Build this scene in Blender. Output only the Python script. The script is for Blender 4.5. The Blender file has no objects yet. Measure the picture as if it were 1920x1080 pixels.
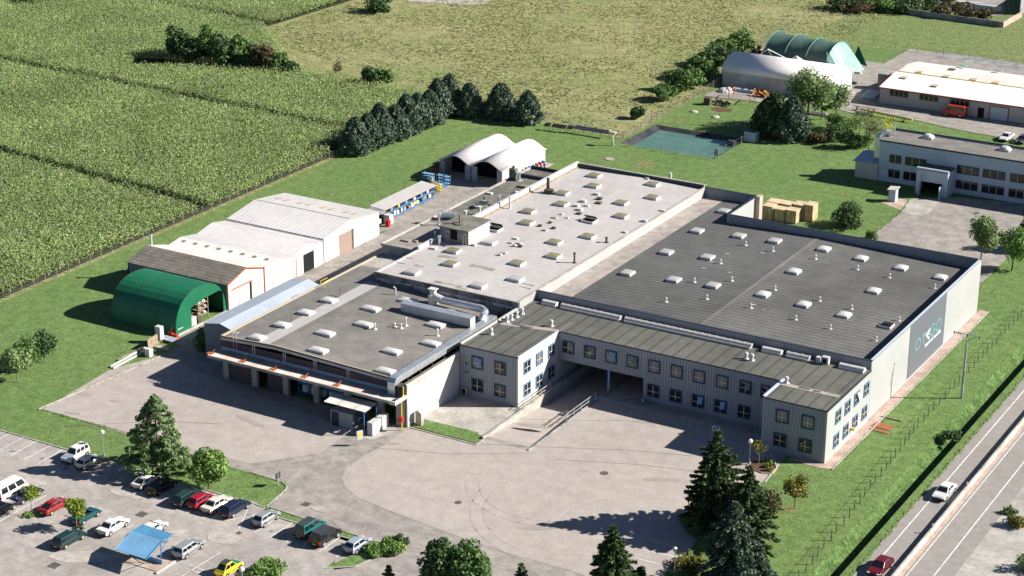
import bpy, bmesh, math, random
import numpy as np
from mathutils import Vector, Matrix
from mathutils.geometry import tessellate_polygon
random.seed(7); RNG = np.random.default_rng(11)
R = math.radians
scn = bpy.context.scene
COL = scn.collection
# ------------------------------------------------------------------ camera
CAMZ = 110.0; FPX = 3659.33
AX = ((0.8605339467, 0.5093886919, 0.0021182931), (-0.1826037872, 0.3045936210, 0.9348147318), (-0.4755388349, 0.8048266190, -0.3551294551))
cam = bpy.data.cameras.new("camera"); camo = bpy.data.objects.new("camera", cam); COL.objects.link(camo)
cam.sensor_width = 36; cam.lens = 36 * FPX / 1920; cam.clip_start = 1; cam.clip_end = 6000
camo.matrix_world = Matrix(((AX[0][0], AX[1][0], -AX[2][0], 0), (AX[0][1], AX[1][1], -AX[2][1], 0), (AX[0][2], AX[1][2], -AX[2][2], CAMZ), (0, 0, 0, 1)))
scn.camera = camo
# ------------------------------------------------------------------ sky, sun, exposure
SUN_AZ, SUN_EL = R(30), R(31)          # azimuth counted from +X towards +Y
w = bpy.data.worlds.new("World"); scn.world = w; w.use_nodes = True
sky = w.node_tree.nodes.new('ShaderNodeTexSky'); sky.sky_type = 'NISHITA'; sky.sun_disc = False
sky.sun_elevation = SUN_EL; sky.sun_rotation = R(90) - SUN_AZ; sky.altitude = 200; sky.air_density = 0.6; sky.dust_density = 0.3; sky.ozone_density = 2.5
bg = w.node_tree.nodes['Background']; bg.inputs[1].default_value = 0.05
w.node_tree.links.new(sky.outputs[0], bg.inputs[0])
sl = bpy.data.lights.new("sun", 'SUN'); sl.energy = 5.0; sl.angle = R(0.5); sl.color = (1.0, 0.95, 0.87)
so = bpy.data.objects.new("sun", sl); COL.objects.link(so)
so.location = (0, 250, 200)
SV = Vector((math.cos(SUN_EL) * math.cos(SUN_AZ), math.cos(SUN_EL) * math.sin(SUN_AZ), math.sin(SUN_EL)))
so.rotation_euler = SV.to_track_quat('Z', 'Y').to_euler()
vs = scn.view_settings; vs.view_transform = 'Standard'; vs.look = 'None'; vs.exposure = 0.92; vs.gamma = 1
scn.cycles.max_bounces = 5; scn.cycles.diffuse_bounces = 2; scn.cycles.glossy_bounces = 2; scn.cycles.transmission_bounces = 2; scn.cycles.transparent_max_bounces = 4

def ray(px, py):
    a, b = (px - 960) / FPX, -(py - 540) / FPX
    return [AX[0][i] * a + AX[1][i] * b + AX[2][i] for i in range(3)]
def at(px, py, z=0.0):
    d = ray(px, py); t = (z - CAMZ) / d[2]; return (d[0] * t, d[1] * t, z)
def onx(px, py, x):
    d = ray(px, py); t = x / d[0]; return (x, d[1] * t, CAMZ + d[2] * t)
def ony(px, py, y):
    d = ray(px, py); t = y / d[1]; return (d[0] * t, y, CAMZ + d[2] * t)
def up(bx, by, ty):
    """height of something standing at ground pixel (bx,by) whose top is at pixel row ty"""
    b = at(bx, by); d = ray(bx, ty); t = math.hypot(b[0], b[1]) / math.hypot(d[0], d[1]); return CAMZ + d[2] * t
def projnp(P):
    A = np.array(AX); v = (P - np.array([0, 0, CAMZ])) @ A.T
    return 960 + FPX * v[:, 0] / v[:, 2], 540 - FPX * v[:, 1] / v[:, 2]

# ------------------------------------------------------------------ materials
def mk(name, col, rough=.8, metal=0.0, var=(), bump=None, stripe=None, spec=.3, island=None, trans=0.0, coat=0.0, alt=None):
    """var: list of (scale, amount, tint rgb or None); stripe: (axis, period, depth_bump, colour amount); island: list of colours"""
    m = bpy.data.materials.new(name); m.use_nodes = True; nt = m.node_tree; N = nt.nodes; L = nt.links
    b = N['Principled BSDF']; b.inputs['Roughness'].default_value = rough; b.inputs['Metallic'].default_value = metal
    b.inputs['Specular IOR Level'].default_value = spec; b.inputs['Coat Weight'].default_value = coat
    tc = N.new('ShaderNodeTexCoord'); geo = N.new('ShaderNodeNewGeometry')
    c = N.new('ShaderNodeRGB'); c.outputs[0].default_value = (*col, 1); cur = c.outputs[0]
    if island:
        rp = N.new('ShaderNodeValToRGB'); rp.color_ramp.interpolation = 'LINEAR'
        el = rp.color_ramp.elements
        while len(el) < len(island): el.new(.5)
        for i, cc in enumerate(island): el[i].position = i / (len(island) - 1); el[i].color = (*cc, 1)
        L.new(geo.outputs['Random Per Island'], rp.inputs[0]); cur = rp.outputs[0]
    for i, v in enumerate(var):
        n = N.new('ShaderNodeTexNoise'); n.inputs['Scale'].default_value = v[0]; n.inputs['Detail'].default_value = 5; n.inputs['Roughness'].default_value = .62
        L.new(geo.outputs['Position'], n.inputs['Vector'])
        mr = N.new('ShaderNodeMapRange'); mr.inputs[1].default_value = .34; mr.inputs[2].default_value = .66
        L.new(n.outputs[0], mr.inputs[0])
        mx = N.new('ShaderNodeMix'); mx.data_type = 'RGBA'
        if len(v) > 2 and v[2]:
            L.new(cur, mx.inputs[6]); mx.inputs[7].default_value = (*v[2], 1)
            k = N.new('ShaderNodeMath'); k.operation = 'MULTIPLY'; k.inputs[1].default_value = v[1]; L.new(mr.outputs[0], k.inputs[0]); L.new(k.outputs[0], mx.inputs[0])
        else:
            mr.inputs[3].default_value = 1 - v[1]; mr.inputs[4].default_value = 1 + v[1]
            mx.blend_type = 'MULTIPLY'; mx.inputs[0].default_value = 1; L.new(cur, mx.inputs[6])
            cb = N.new('ShaderNodeCombineColor')
            for q in range(3): L.new(mr.outputs[0], cb.inputs[q])
            L.new(cb.outputs[0], mx.inputs[7])
        cur = mx.outputs[2]
    hb = None
    if stripe:
        ax, per, dep, amt = stripe[:4]; wid = stripe[4] if len(stripe) > 4 else .14
        sp = N.new('ShaderNodeSeparateXYZ'); L.new(geo.outputs['Position'], sp.inputs[0])
        m1 = N.new('ShaderNodeMath'); m1.operation = 'MULTIPLY'; m1.inputs[1].default_value = 1 / per; L.new(sp.outputs[ax], m1.inputs[0])
        m2 = N.new('ShaderNodeMath'); m2.operation = 'FRACT'; L.new(m1.outputs[0], m2.inputs[0])
        m3 = N.new('ShaderNodeMath'); m3.operation = 'PINGPONG'; m3.inputs[1].default_value = .5; L.new(m2.outputs[0], m3.inputs[0])
        m4 = N.new('ShaderNodeMapRange'); m4.inputs[1].default_value = .02; m4.inputs[2].default_value = wid; L.new(m3.outputs[0], m4.inputs[0])
        hb = m4.outputs[0]
        mx = N.new('ShaderNodeMix'); mx.data_type = 'RGBA'; mx.blend_type = 'MULTIPLY'; mx.inputs[0].default_value = 1; L.new(cur, mx.inputs[6])
        m5 = N.new('ShaderNodeMapRange'); m5.inputs[3].default_value = 1 - amt; m5.inputs[4].default_value = 1; L.new(m4.outputs[0], m5.inputs[0])
        cb = N.new('ShaderNodeCombineColor')
        for q in range(3): L.new(m5.outputs[0], cb.inputs[q])
        L.new(cb.outputs[0], mx.inputs[7]); cur = mx.outputs[2]
    if bump or (stripe and stripe[2]):
        bn = N.new('ShaderNodeBump'); bn.inputs['Strength'].default_value = 1
        if bump:
            n = N.new('ShaderNodeTexNoise'); n.inputs['Scale'].default_value = bump[0]; n.inputs['Detail'].default_value = 4; L.new(geo.outputs['Position'], n.inputs['Vector'])
            bn.inputs['Distance'].default_value = bump[1]; L.new(n.outputs[0], bn.inputs['Height'])
        else:
            bn.inputs['Distance'].default_value = stripe[2]; L.new(hb, bn.inputs['Height'])
        L.new(bn.outputs[0], b.inputs['Normal'])
    L.new(cur, b.inputs['Base Color'])
    if trans:
        t = N.new('ShaderNodeBsdfTranslucent'); L.new(cur, t.inputs[0]); ms = N.new('ShaderNodeMixShader'); ms.inputs[0].default_value = trans
        L.new(b.outputs[0], ms.inputs[1]); L.new(t.outputs[0], ms.inputs[2]); L.new(ms.outputs[0], N['Material Output'].inputs[0])
    return m
# ground covers
m_meadow = mk('meadow', (.225, .235, .10), .95, var=((.018, .65, (.16, .215, .075)), (.05, .6, (.32, .285, .16)), (.3, .22), (1.3, .35), (3.5, .3)), bump=(1.3, .2), spec=.1)
m_field = mk('rough_grass', (.155, .205, .075), .95, var=((.03, .5, (.205, .215, .10)), (.5, .2), (2.0, .35)), bump=(1.5, .2), spec=.1)
m_lawn = mk('mown_lawn', (.13, .20, .068), .95, var=((.03, .6, (.17, .235, .08)), (.13, .45, (.098, .178, .052)), (.6, .18), (1.8, .22), (4.5, .3)), bump=(4, .08), spec=.1)
m_dry = mk('dry_grass', (.24, .20, .105), .95, var=((.25, .8, (.13, .18, .06)), (1.1, .3), (4, .25)), bump=(3, .1), spec=.1)
m_soil = mk('field_soil', (.035, .042, .018), .95, var=((.4, .3),))
m_asph = mk('weathered_asphalt', (.33, .30, .278), .9, var=((.05, .6, (.25, .23, .215)), (.12, .7, (.45, .41, .38)), (.6, .14), (1.8, .10), (9, .09)), spec=.2)
m_yard = mk('pale_asphalt', (.40, .355, .325), .9, var=((.04, .55, (.345, .30, .275)), (.11, .4, (.44, .39, .36)), (.5, .09), (1.8, .06), (9, .06)), spec=.2)
m_lane = mk('lane_asphalt', (.33, .30, .275), .9, var=((.08, .6, (.24, .22, .20)), (.5, .22), (2.5, .12), (9, .08)), spec=.2)
m_road = mk('road_asphalt', (.31, .285, .265), .85, var=((.05, .5, (.26, .24, .22)), (.8, .10), (8, .08)), spec=.25)
m_conc = mk('concrete', (.40, .375, .34), .85, var=((.3, .22), (1.5, .14), (8, .08)))
m_concd = mk('grey_concrete', (.26, .26, .255), .85, var=((.4, .35), (2, .2), (9, .08)))
m_pave = mk('pinkish_paving', (.44, .335, .28), .9, var=((.5, .22), (3, .15)))
m_line = mk('road_paint', (.72, .71, .68), .7, var=((1.5, .25), (6, .2)))
m_dark = mk('dark_stain_and_shadow', (.10, .09, .08), .9, var=((2, .3),))  # stains and covers, also the painted cable shadows
m_mark = mk('tyre_mark', (.37, .328, .30), .9, var=((.5, .08), (3, .08)))
m_mulch = mk('bark_mulch', (.12, .06, .035), .95, var=((2, .4), (8, .4)), bump=(8, .06))
# buildings
m_vault = mk('vault_render', (.70, .67, .655), .7, var=((.12, .06), (.9, .05)))
m_white = mk('white_render', (.50, .482, .472), .7, var=((.12, .07), (.9, .05)))
m_whitew = mk('white_cladding', (.40, .40, .395), .5, var=((.15, .05),), stripe=(1, .5, .012, .06))
m_wroof = mk('white_membrane', (.485, .46, .45), .7, var=((.04, .4, (.43, .405, .395)), (.12, .35, (.41, .375, .345)), (.45, .06), (1.5, .06)), stripe=(1, 1.05, .0, .08))
m_wroof2 = mk('white_sheet_roof', (.53, .51, .50), .55, var=((.08, .10), (.8, .06)), stripe=(0, .9, .02, .09))
m_wroof3 = mk('white_sheet_roof_pale', (.53, .51, .505), .55, var=((.08, .12), (.8, .07)))
m_felt = mk('dark_roof_felt', (.138, .138, .131), .85, var=((.05, .22), (.18, .18, (.105, .108, .095)), (.35, .12), (5, .14)), stripe=(1, 1.05, .0, .40, .22))
m_felt2 = mk('grey_roof_felt', (.165, .157, .143), .85, var=((.045, .65, (.255, .235, .215)), (.35, .16), (1.2, .08), (6, .10)), stripe=(1, 1.0, .0, .08))
m_felt3 = mk('office_roof_felt', (.118, .120, .104), .85, var=((.1, .15), (.6, .12), (6, .1)), stripe=(0, 1.85, .0, .42))
m_gravel = mk('gravel_strip', (.40, .355, .32), .95, var=((.1, .6, (.28, .25, .225)), (.6, .2), (5, .1)))
m_annex = mk('mossy_flat_roof', (.185, .175, .15), .95, var=((.12, .7, (.11, .11, .095)), (.6, .3), (3, .2)))
m_grey = mk('grey_cladding', (.30, .33, .375), .55, var=((.2, .06),), stripe=(0, .42, .0, .42, .16))  # dark stripes put the groove shade between ribs into the colour
m_para = mk('blue_grey_cladding', (.25, .275, .305), .5, var=((.2, .06),), stripe=(0, .52, .03, .20))
m_rib = mk('cladding_rib', (.26, .29, .335), .55)
m_frame_shaded = mk('shaded_window_frame', (.028, .055, .105), .5)  # same blue frames, colour darkened for the shaded fronts
m_frame_lit = mk('sunlit_window_frame', (.10, .19, .31), .5)  # same frames again, colour lightened for the sunlit sides
m_bar = mk('cream_glazing_bar', (.62, .60, .54), .5)
m_glass = mk('window_glass', (.018, .022, .026), .04, spec=.6)
m_glass_refl = mk('sky_reflection_glass', (.16, .30, .48), .06, spec=.6)  # blue sky reflection painted into the pane colour
m_blind = mk('pale_blind', (.15, .158, .16), .2, spec=.5)
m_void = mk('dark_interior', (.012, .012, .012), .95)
m_trim = mk('dark_trim', (.035, .045, .06), .5)
m_coping = mk('pale_coping', (.50, .58, .66), .4)
m_gal = mk('galvanised_steel', (.62, .65, .68), .32, .65, var=((.6, .12),))
m_galw = mk('white_metal', (.58, .565, .55), .5, var=((1, .08),))
m_dome = mk('white_acrylic_dome', (.62, .605, .595), .25, spec=.5)
m_domeg = mk('greyed_dome', (.42, .405, .39), .35)
m_moss = mk('mossy_skylight', (.21, .205, .10), .5, var=((1.2, .5, (.30, .26, .20)), (5, .2)))
m_signp = mk('slate_sign_panel', (.125, .135, .155), .6)
m_teal = mk('teal_letter', (.13, .275, .32), .5)
m_wlet = mk('white_letter', (.78, .78, .78), .5)
m_pinkb = mk('faded_pink_band', (.62, .40, .37), .8, var=((.5, .2), (2, .15)))
m_brick = mk('dark_red_block', (.115, .085, .09), .85, var=((.4, .2), (3, .2)))
m_corr = mk('corrugated_sheet', (.68, .65, .61), .5, .2, var=((.35, .5, (.33, .14, .06)), (2, .15)), stripe=(0, .28, .05, .18))
m_corrw = mk('pale_corrugated_sheet', (.62, .58, .53), .55, var=((.7, .15),), stripe=(0, .34, .06, .22))
m_asb = mk('lichened_fibre_cement', (.17, .155, .13), .9, var=((.1, .4, (.24, .225, .195)), (.7, .25), (4, .25)), stripe=(1, .75, .03, .18))
m_asbl = mk('pale_fibre_cement', (.60, .54, .50), .8, var=((.3, .15),))
m_bluew = mk('blue_grey_sheet', (.44, .50, .58), .5, .1, var=((.3, .08),), stripe=(1, .33, .03, .12))
m_bluel = mk('lean_to_wall', (.22, .245, .275), .6, stripe=(0, .30, .04, .28))
m_shedl = mk('shed_side_sheet', (.20, .225, .25), .6, stripe=(0, .30, .04, .25))
m_orange = mk('rusty_trim', (.42, .12, .04), .7, var=((2, .3),))
m_brown = mk('brown_sliding_door', (.33, .235, .20), .7, stripe=(1, .4, .02, .08))
m_pinkd = mk('pinkish_door', (.66, .55, .53), .7, stripe=(1, .4, .02, .08))
m_tan = mk('tan_rooflight', (.50, .41, .29), .5)
m_gtent = mk('green_pvc', (.012, .135, .065), .45, var=((.2, .12), (2, .06)), spec=.4)
m_gtent2 = mk('faded_green_pvc', (.075, .135, .105), .45, var=((.15, .5, (.11, .17, .14)), (.9, .15)), spec=.5)
m_gtent3 = mk('pale_green_pvc', (.15, .33, .26), .4, var=((.25, .5, (.34, .44, .40)), (1, .1)))
m_blues = mk('blue_grey_render', (.44, .52, .60), .7, var=((.25, .07),))
m_farw = mk('cream_cladding', (.46, .44, .41), .6, stripe=(0, .9, .01, .08))
m_red = mk('red_paint', (.42, .035, .02), .4)
m_yel = mk('yellow_paint', (.72, .55, .04), .5)
m_blue = mk('blue_paint', (.05, .20, .47), .45)
m_bluec = mk('blue_corrugated', (.075, .25, .44), .5, var=((.3, .15), (2, .1)), stripe=(0, .25, .03, .16))
m_lbl = mk('light_blue_paint', (.20, .38, .58), .5)
m_water = mk('pond_water', (.095, .19, .15), .09, var=((.05, .2), (.3, .1)), bump=(2.5, .02), spec=.3)
m_liner = mk('pond_liner', (.05, .05, .055), .6, var=((.4, .4), (2, .2)))
m_wood = mk('weathered_wood', (.30, .24, .17), .9, var=((1.5, .3),))
m_woodd = mk('dark_wood', (.10, .085, .06), .9, var=((1.5, .3),))
m_crate = mk('fresh_pine', (.55, .40, .23), .8, var=((.8, .2), (4, .2)), stripe=(2, .22, .02, .35))
m_cratet = mk('pine_top', (.58, .46, .30), .8, var=((.8, .2), (5, .2)))
m_tyre = mk('tyre_rubber', (.015, .015, .016), .8)
m_rim = mk('wheel_rim', (.50, .49, .46), .35, .5)
m_lamp = mk('opal_globe', (.82, .82, .80), .25)
m_pole = mk('grey_pole', (.38, .40, .42), .5, .3)
m_wire = mk('fence_wire', (.16, .17, .15), .6)
m_black = mk('black_plastic', (.02, .02, .022), .5)
m_plate = mk('yellow_plate', (.62, .50, .10), .5)
m_tail = mk('red_lens', (.50, .02, .02), .2)
m_headl = mk('clear_lens', (.75, .77, .78), .1, spec=.6)
m_carg = mk('car_glass', (.012, .015, .018), .05, spec=.7)
m_bark = mk('bark', (.10, .075, .05), .95, var=((3, .3),))
m_barkl = mk('pale_bark', (.25, .21, .15), .95, var=((3, .3),))
def leafm(name, cols, trans=.25): return mk(name, cols[0], .6, island=cols, trans=trans, spec=.25)
l_bright = leafm('bright_leaves', [(.06, .14, .026), (.13, .25, .05), (.21, .34, .08), (.29, .41, .13)])
l_mid = leafm('mid_leaves', [(.04, .10, .026), (.10, .185, .045), (.18, .28, .09)])
l_pale = leafm('pale_leaves', [(.11, .18, .06), (.21, .30, .11), (.32, .42, .18)])
l_dark = leafm('dark_leaves', [(.022, .058, .02), (.06, .115, .038), (.125, .19, .07)], .15)
l_blue = leafm('blue_green_needles', [(.030, .062, .036), (.085, .13, .085), (.215, .27, .195)], .1)
l_spruce = leafm('spruce_needles', [(.018, .048, .018), (.058, .105, .036), (.17, .235, .085)], .12)
l_light = leafm('light_conifer_sprays', [(.085, .155, .06), (.19, .29, .11), (.31, .41, .20)], .3)
l_yel = leafm('yellowing_leaves', [(.06, .085, .015), (.15, .16, .03), (.28, .21, .05)])
l_lime = leafm('lime_leaves', [(.08, .14, .015), (.20, .28, .03), (.32, .38, .06)])
l_brown = leafm('brown_twigs', [(.06, .05, .025), (.11, .085, .045), (.13, .12, .05)])
l_corn = mk('maize_leaves', (.1, .17, .04), .5, island=[(.115, .21, .055), (.235, .365, .11), (.41, .51, .21), (.66, .66, .39)], trans=.4, spec=.3, var=((.06, .18), (1.4, .42), (3.2, .35)))
l_tuft = mk('grass_tufts', (.1, .17, .04), .8, island=[(.22, .30, .10), (.36, .40, .17), (.50, .48, .26), (.62, .57, .36)], trans=.5, spec=.1, var=((.4, .3),))
l_verge = mk('verge_blades', (.1, .17, .04), .8, island=[(.12, .21, .06), (.18, .28, .09), (.26, .33, .13)], trans=.4, spec=.1)

# ------------------------------------------------------------------ mesh helpers
BASE = {}
def tag(o, label=None, cat=None, group=None, kind=None):
    if label: o['label'] = label
    if cat: o['category'] = cat
    if group: o['group'] = group
    if kind: o['kind'] = kind
    return o
def thing(name, label, cat, loc=(0, 0, 0), rot=0, group=None):
    o = bpy.data.objects.new(name, None); COL.objects.link(o); o.location = loc; o.rotation_euler = (0, 0, rot); o.empty_display_size = .5
    BASE[o.name] = Vector(loc); return tag(o, label, cat, group)
def link(name, me, mats, parent, base):
    o = bpy.data.objects.new(name, me); COL.objects.link(o)
    for m in (mats if isinstance(mats, (list, tuple)) else [mats]): me.materials.append(m)
    if parent is not None: o.parent = parent
    else: o.location = base
    BASE[o.name] = Vector(base); return o
class MB:
    def __init__(s): s.v = []; s.f = []; s.m = []; s.mi = 0; s.g = []
    def add(s, vs, fs):
        n = len(s.v); s.g.append((n, len(s.f), n + len(vs), len(s.f) + len(fs))); s.v += [tuple(p) for p in vs]; s.f += [tuple(i + n for i in f) for f in fs]; s.m += [s.mi] * len(fs); return s
    def box(s, x0, x1, y0, y1, z0, z1):
        if x0 > x1: x0, x1 = x1, x0
        if y0 > y1: y0, y1 = y1, y0
        return s.add([(x0, y0, z0), (x1, y0, z0), (x1, y1, z0), (x0, y1, z0), (x0, y0, z1), (x1, y0, z1), (x1, y1, z1), (x0, y1, z1)],
                     [(3, 2, 1, 0), (4, 5, 6, 7), (0, 1, 5, 4), (1, 2, 6, 5), (2, 3, 7, 6), (3, 0, 4, 7)])
    def cbox(s, c, sx, sy, sz): return s.box(c[0] - sx / 2, c[0] + sx / 2, c[1] - sy / 2, c[1] + sy / 2, c[2], c[2] + sz)
    def poly(s, pts): return s.add(pts, [tuple(range(len(pts)))])
    def quad(s, *p): return s.poly(p)
    def prism(s, pts, d):
        """closed planar outline pts (3D) swept by vector d"""
        n = len(pts); q = [tuple(a + b for a, b in zip(p, d)) for p in pts]
        return s.add(list(pts) + q, [tuple(range(n))[::-1], tuple(range(n, 2 * n))] + [(i, (i + 1) % n, n + (i + 1) % n, n + i) for i in range(n)])
    def strip(s, pts, d):
        """open line of points swept by d (single sheet)"""
        n = len(pts); q = [tuple(a + b for a, b in zip(p, d)) for p in pts]
        return s.add(list(pts) + q, [(i, i + 1, n + i + 1, n + i) for i in range(n - 1)])
    def tube(s, p, q, r, n=8, r2=None, cap=True):
        p = Vector(p); q = Vector(q); d = (q - p)
        if d.length < 1e-6: return s
        d.normalize(); a = d.orthogonal().normalized(); b = d.cross(a); r2 = r if r2 is None else r2
        vs = [p + (a * math.cos(t) + b * math.sin(t)) * r for t in (2 * math.pi * i / n for i in range(n))] + [q + (a * math.cos(t) + b * math.sin(t)) * r2 for t in (2 * math.pi * i / n for i in range(n))]
        fs = [(i, (i + 1) % n, n + (i + 1) % n, n + i) for i in range(n)]
        if cap: fs += [tuple(range(n))[::-1], tuple(range(n, 2 * n))]
        return s.add(vs, fs)
    def path(s, pts, r, n=8):
        for a, b in zip(pts[:-1], pts[1:]): s.tube(a, b, r, n)
        return s
    def ball(s, c, r, n=12, k=8, sz=1.0, half=False):
        vs = []; fs = []; k0 = 0
        for j in range(k + 1):
            th = math.pi * j / k if not half else math.pi / 2 * j / k
            for i in range(n):
                a = 2 * math.pi * i / n; vs.append((c[0] + r * math.sin(th) * math.cos(a), c[1] + r * math.sin(th) * math.sin(a), c[2] + r * sz * math.cos(th)))
        for j in range(k):
            for i in range(n): fs.append((j * n + i, (j + 1) * n + i, (j + 1) * n + (i + 1) % n, j * n + (i + 1) % n))
        return s.add(vs, fs)
    def build(s, name, mat, parent=None, base=None, smooth=False, local=False, label=None, cat=None, group=None, kind=None):
        if base is None: base = BASE[parent.name] if parent is not None else (Vector((0, 0, 0)) if local else Vector((sum(p[0] for p in s.v) / len(s.v), sum(p[1] for p in s.v) / len(s.v), min(p[2] for p in s.v))))
        base = Vector(base); off = Vector((0, 0, 0)) if local else base
        me = bpy.data.meshes.new(name); me.from_pydata([(p[0] - off.x, p[1] - off.y, p[2] - off.z) for p in s.v], [], s.f)
        bm = bmesh.new(); bm.from_mesh(me)
        bmesh.ops.remove_doubles(bm, verts=bm.verts, dist=1e-5)
        bmesh.ops.recalc_face_normals(bm, faces=bm.faces); bm.to_mesh(me); bm.free()
        o = link(name, me, mat, parent, base)
        if smooth: me.shade_smooth()
        return tag(o, label, cat, group, kind)
    def pieces(s, name, mat, parent=None, per=1, **kw):
        """one object for every `per` pieces added"""
        out = []
        for i in range(0, len(s.g), per):
            a, b = s.g[i], s.g[min(i + per, len(s.g)) - 1]; q = MB(); q.add(s.v[a[0]:b[2]], [tuple(k - a[0] for k in f) for f in s.f[a[1]:b[3]]]); out.append(q.build(name, mat, parent, **kw))
        return out
    def mbuild(s, name, mats, parent=None, base=None, **kw):
        """several materials: s.m gives the slot"""
        base = Vector(base if base is not None else BASE[parent.name])
        me = bpy.data.meshes.new(name); me.from_pydata([(p[0] - base.x, p[1] - base.y, p[2] - base.z) for p in s.v], [], s.f)
        o = link(name, me, mats, parent, base)
        me.polygons.foreach_set('material_index', s.m); me.update()
        return tag(o, **kw)
def copy_tree(o, parent=None):
    c = o.copy(); COL.objects.link(c); BASE[c.name] = BASE.get(o.name, Vector())
    if parent is not None: c.parent = parent
    for ch in o.children: copy_tree(ch, c)
    return c
def sheet(name, poly, z, mat, holes=(), kind='structure', **kw):
    loops = [[Vector((p[0], p[1], z)) for p in poly]] + [[Vector((p[0], p[1], z)) for p in h] for h in holes]
    flat = [p for l in loops for p in l]; tri = tessellate_polygon(loops)
    me = bpy.data.meshes.new(name); me.from_pydata([tuple(p) for p in flat], [], [tuple(t) for t in tri])
    bm = bmesh.new(); bm.from_mesh(me)
    for f in bm.faces:
        f.normal_update()
        if f.normal.z < 0: f.normal_flip()
    bm.to_mesh(me); bm.free()
    o = bpy.data.objects.new(name, me); COL.objects.link(o); me.materials.append(mat); return tag(o, kind=kind, **kw)
def G(*pts): return [at(*p)[:2] for p in pts]
def npmesh(name, V, nv, mat, parent=None, base=(0, 0, 0), **kw):
    """V: (n*nv,3) vertices, one face per nv vertices"""
    V = np.asarray(V, dtype=np.float32) - np.asarray(base, dtype=np.float32); n = len(V)
    me = bpy.data.meshes.new(name); me.vertices.add(n); me.vertices.foreach_set('co', V.ravel())
    me.loops.add(n); me.loops.foreach_set('vertex_index', np.arange(n, dtype=np.int32))
    me.polygons.add(n // nv); me.polygons.foreach_set('loop_start', np.arange(0, n, nv, dtype=np.int32)); me.polygons.foreach_set('loop_total', np.full(n // nv, nv, dtype=np.int32))
    me.update(); me.validate()
    return tag(link(name, me, mat, parent, base), **kw)
# ================================================================== THE SETTING
def ground():
    xs = [-3000, -170, -149.6, -121.9, -115.2, -70.9, -69.9, -69.0, -68.4, -67.9, 3000]
    zs = {-69.9: -1.0, -69.0: -1.45, -68.4: -1.35}
    ys = [-800, 199, 231.0, 329.4, 345, 5000]
    v = []; f = []
    for y in ys:
        for x in xs: v.append((x, y, zs.get(x, 0)))
    n = len(xs)
    for j in range(len(ys) - 1):
        for i in range(n - 1):
            if xs[i] == -121.9 and ys[j] == 199: continue
            if xs[i] == -170 and ys[j] == 329.4: continue
            f.append((j * n + i, j * n + i + 1, (j + 1) * n + i + 1, (j + 1) * n + i))
    me = bpy.data.meshes.new('ground'); me.from_pydata(v, [], f); o = bpy.data.objects.new('ground', me); COL.objects.link(o); me.materials.append(m_meadow); tag(o, kind='structure')
ground()
RAMP = [(-121.9, 199), (-115.2, 199), (-115.2, 231), (-121.9, 231)]
POND = [(-170, 329.4), (-149.6, 329.4), (-149.6, 345), (-170, 345)]
sheet('field', [(-173.5, 385), (-173.5, 900), (300, 900), (300, 385), (-90, 385)], .01, m_field)
sheet('lawn', [(-212.3, 60), (-212.3, 333.5), (-193, 334), (-170.8, 332.2), (-173.4, 428), (-70.9, 436), (-70.9, 60)], .02, m_lawn, holes=(RAMP, POND))
sheet('road_verge', [(-67.9, 60), (-67.9, 460), (-66.6, 460), (-66.6, 60)], .02, m_lawn)
m = MB()
for x0, z0, x1, z1 in ((-70.9, .02, -69.9, -.98), (-69.9, -.98, -69.0, -1.43), (-69.0, -1.43, -68.4, -1.33), (-68.4, -1.33, -67.9, .02)):
    m.quad((x0, 60, z0), (x1, 60, z1), (x1, 460, z1), (x0, 460, z0))
m.build('ditch', mk('rank_grass', (.085, .145, .045), .95, var=((.5, .3), (2.0, .35), (4.5, .3)), bump=(3, .25), spec=.1), base=(0, 0, 0), kind='structure')
# meadow patches of dry grass
for k, (cx, cy, rx, ry) in enumerate(((1205, 310, 26, 8), (1130, 300, 8, 3), (700, 255, 12, 4), (1585, 365, 9, 3), (1315, 172, 18, 5), (255, 610, 25, 8), (1440, 1010, 14, 10), (1480, 955, 14, 7), (345, 850, 34, 12), (300, 872, 40, 10), (420, 900, 30, 8))):
    pts = []
    for i in range(22):
        a = i * 2 * math.pi / 22; r = .75 + .4 * random.random(); pts.append(at(cx + rx * r * math.cos(a), cy + ry * r * math.sin(a))[:2])
    sheet('dry_grass_patch', pts, .035, m_dry)
# asphalt
CARP = [(-215, 60), (-215, 168.4), (-179, 168.3), (-160.3, 168.5), (-158, 168.6), (-134.6, 168.6), (-134.3, 167.6), (-117.6, 167.3)] + G((757, 1030), (748, 1042), (722, 1054), (690, 1061), (684, 1060))
sheet('car_park', [(-212, 60), (-212, 168.2), (-160, 168.4), (-134.6, 168.5), (-134.2, 167.2), (-117.3, 167.1), (-115.6, 165.5), (-116.6, 162.0), (-119.4, 159.9), (-119.6, 162.2), (-118.4, 160.2), (-119, 150), (-118, 60)], .045, m_asph)
sheet('driveway', [(-118.0, 60), (-119.2, 150), (-119.4, 159.9), (-116.6, 162.0), (-115.6, 165.5), (-117.3, 167.9), (-134.0, 168.8)] + G((500, 951), (538, 917), (520, 900), (470, 888), (240, 815)) + [(-178.7, 176.1), (-176.4, 203.4), (-172, 207), (-166, 203), (-164, 197.5), (-133, 197), (-131.2, 197.2), (-128.2, 196.7), (-121.8, 197.7), (-121.9, 200), (-115.2, 200), (-115.2, 230.45), (-109.5, 230.45), (-109.5, 222), (-85.5, 222)]
      + G((1458, 872), (1432, 905), (1400, 930), (1330, 950), (1272, 974), (1300, 1003), (1312, 1012), (1300, 1028), (1262, 1060), (1236, 1082)) + [(-80, 60)], .04, m_lane)
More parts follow.
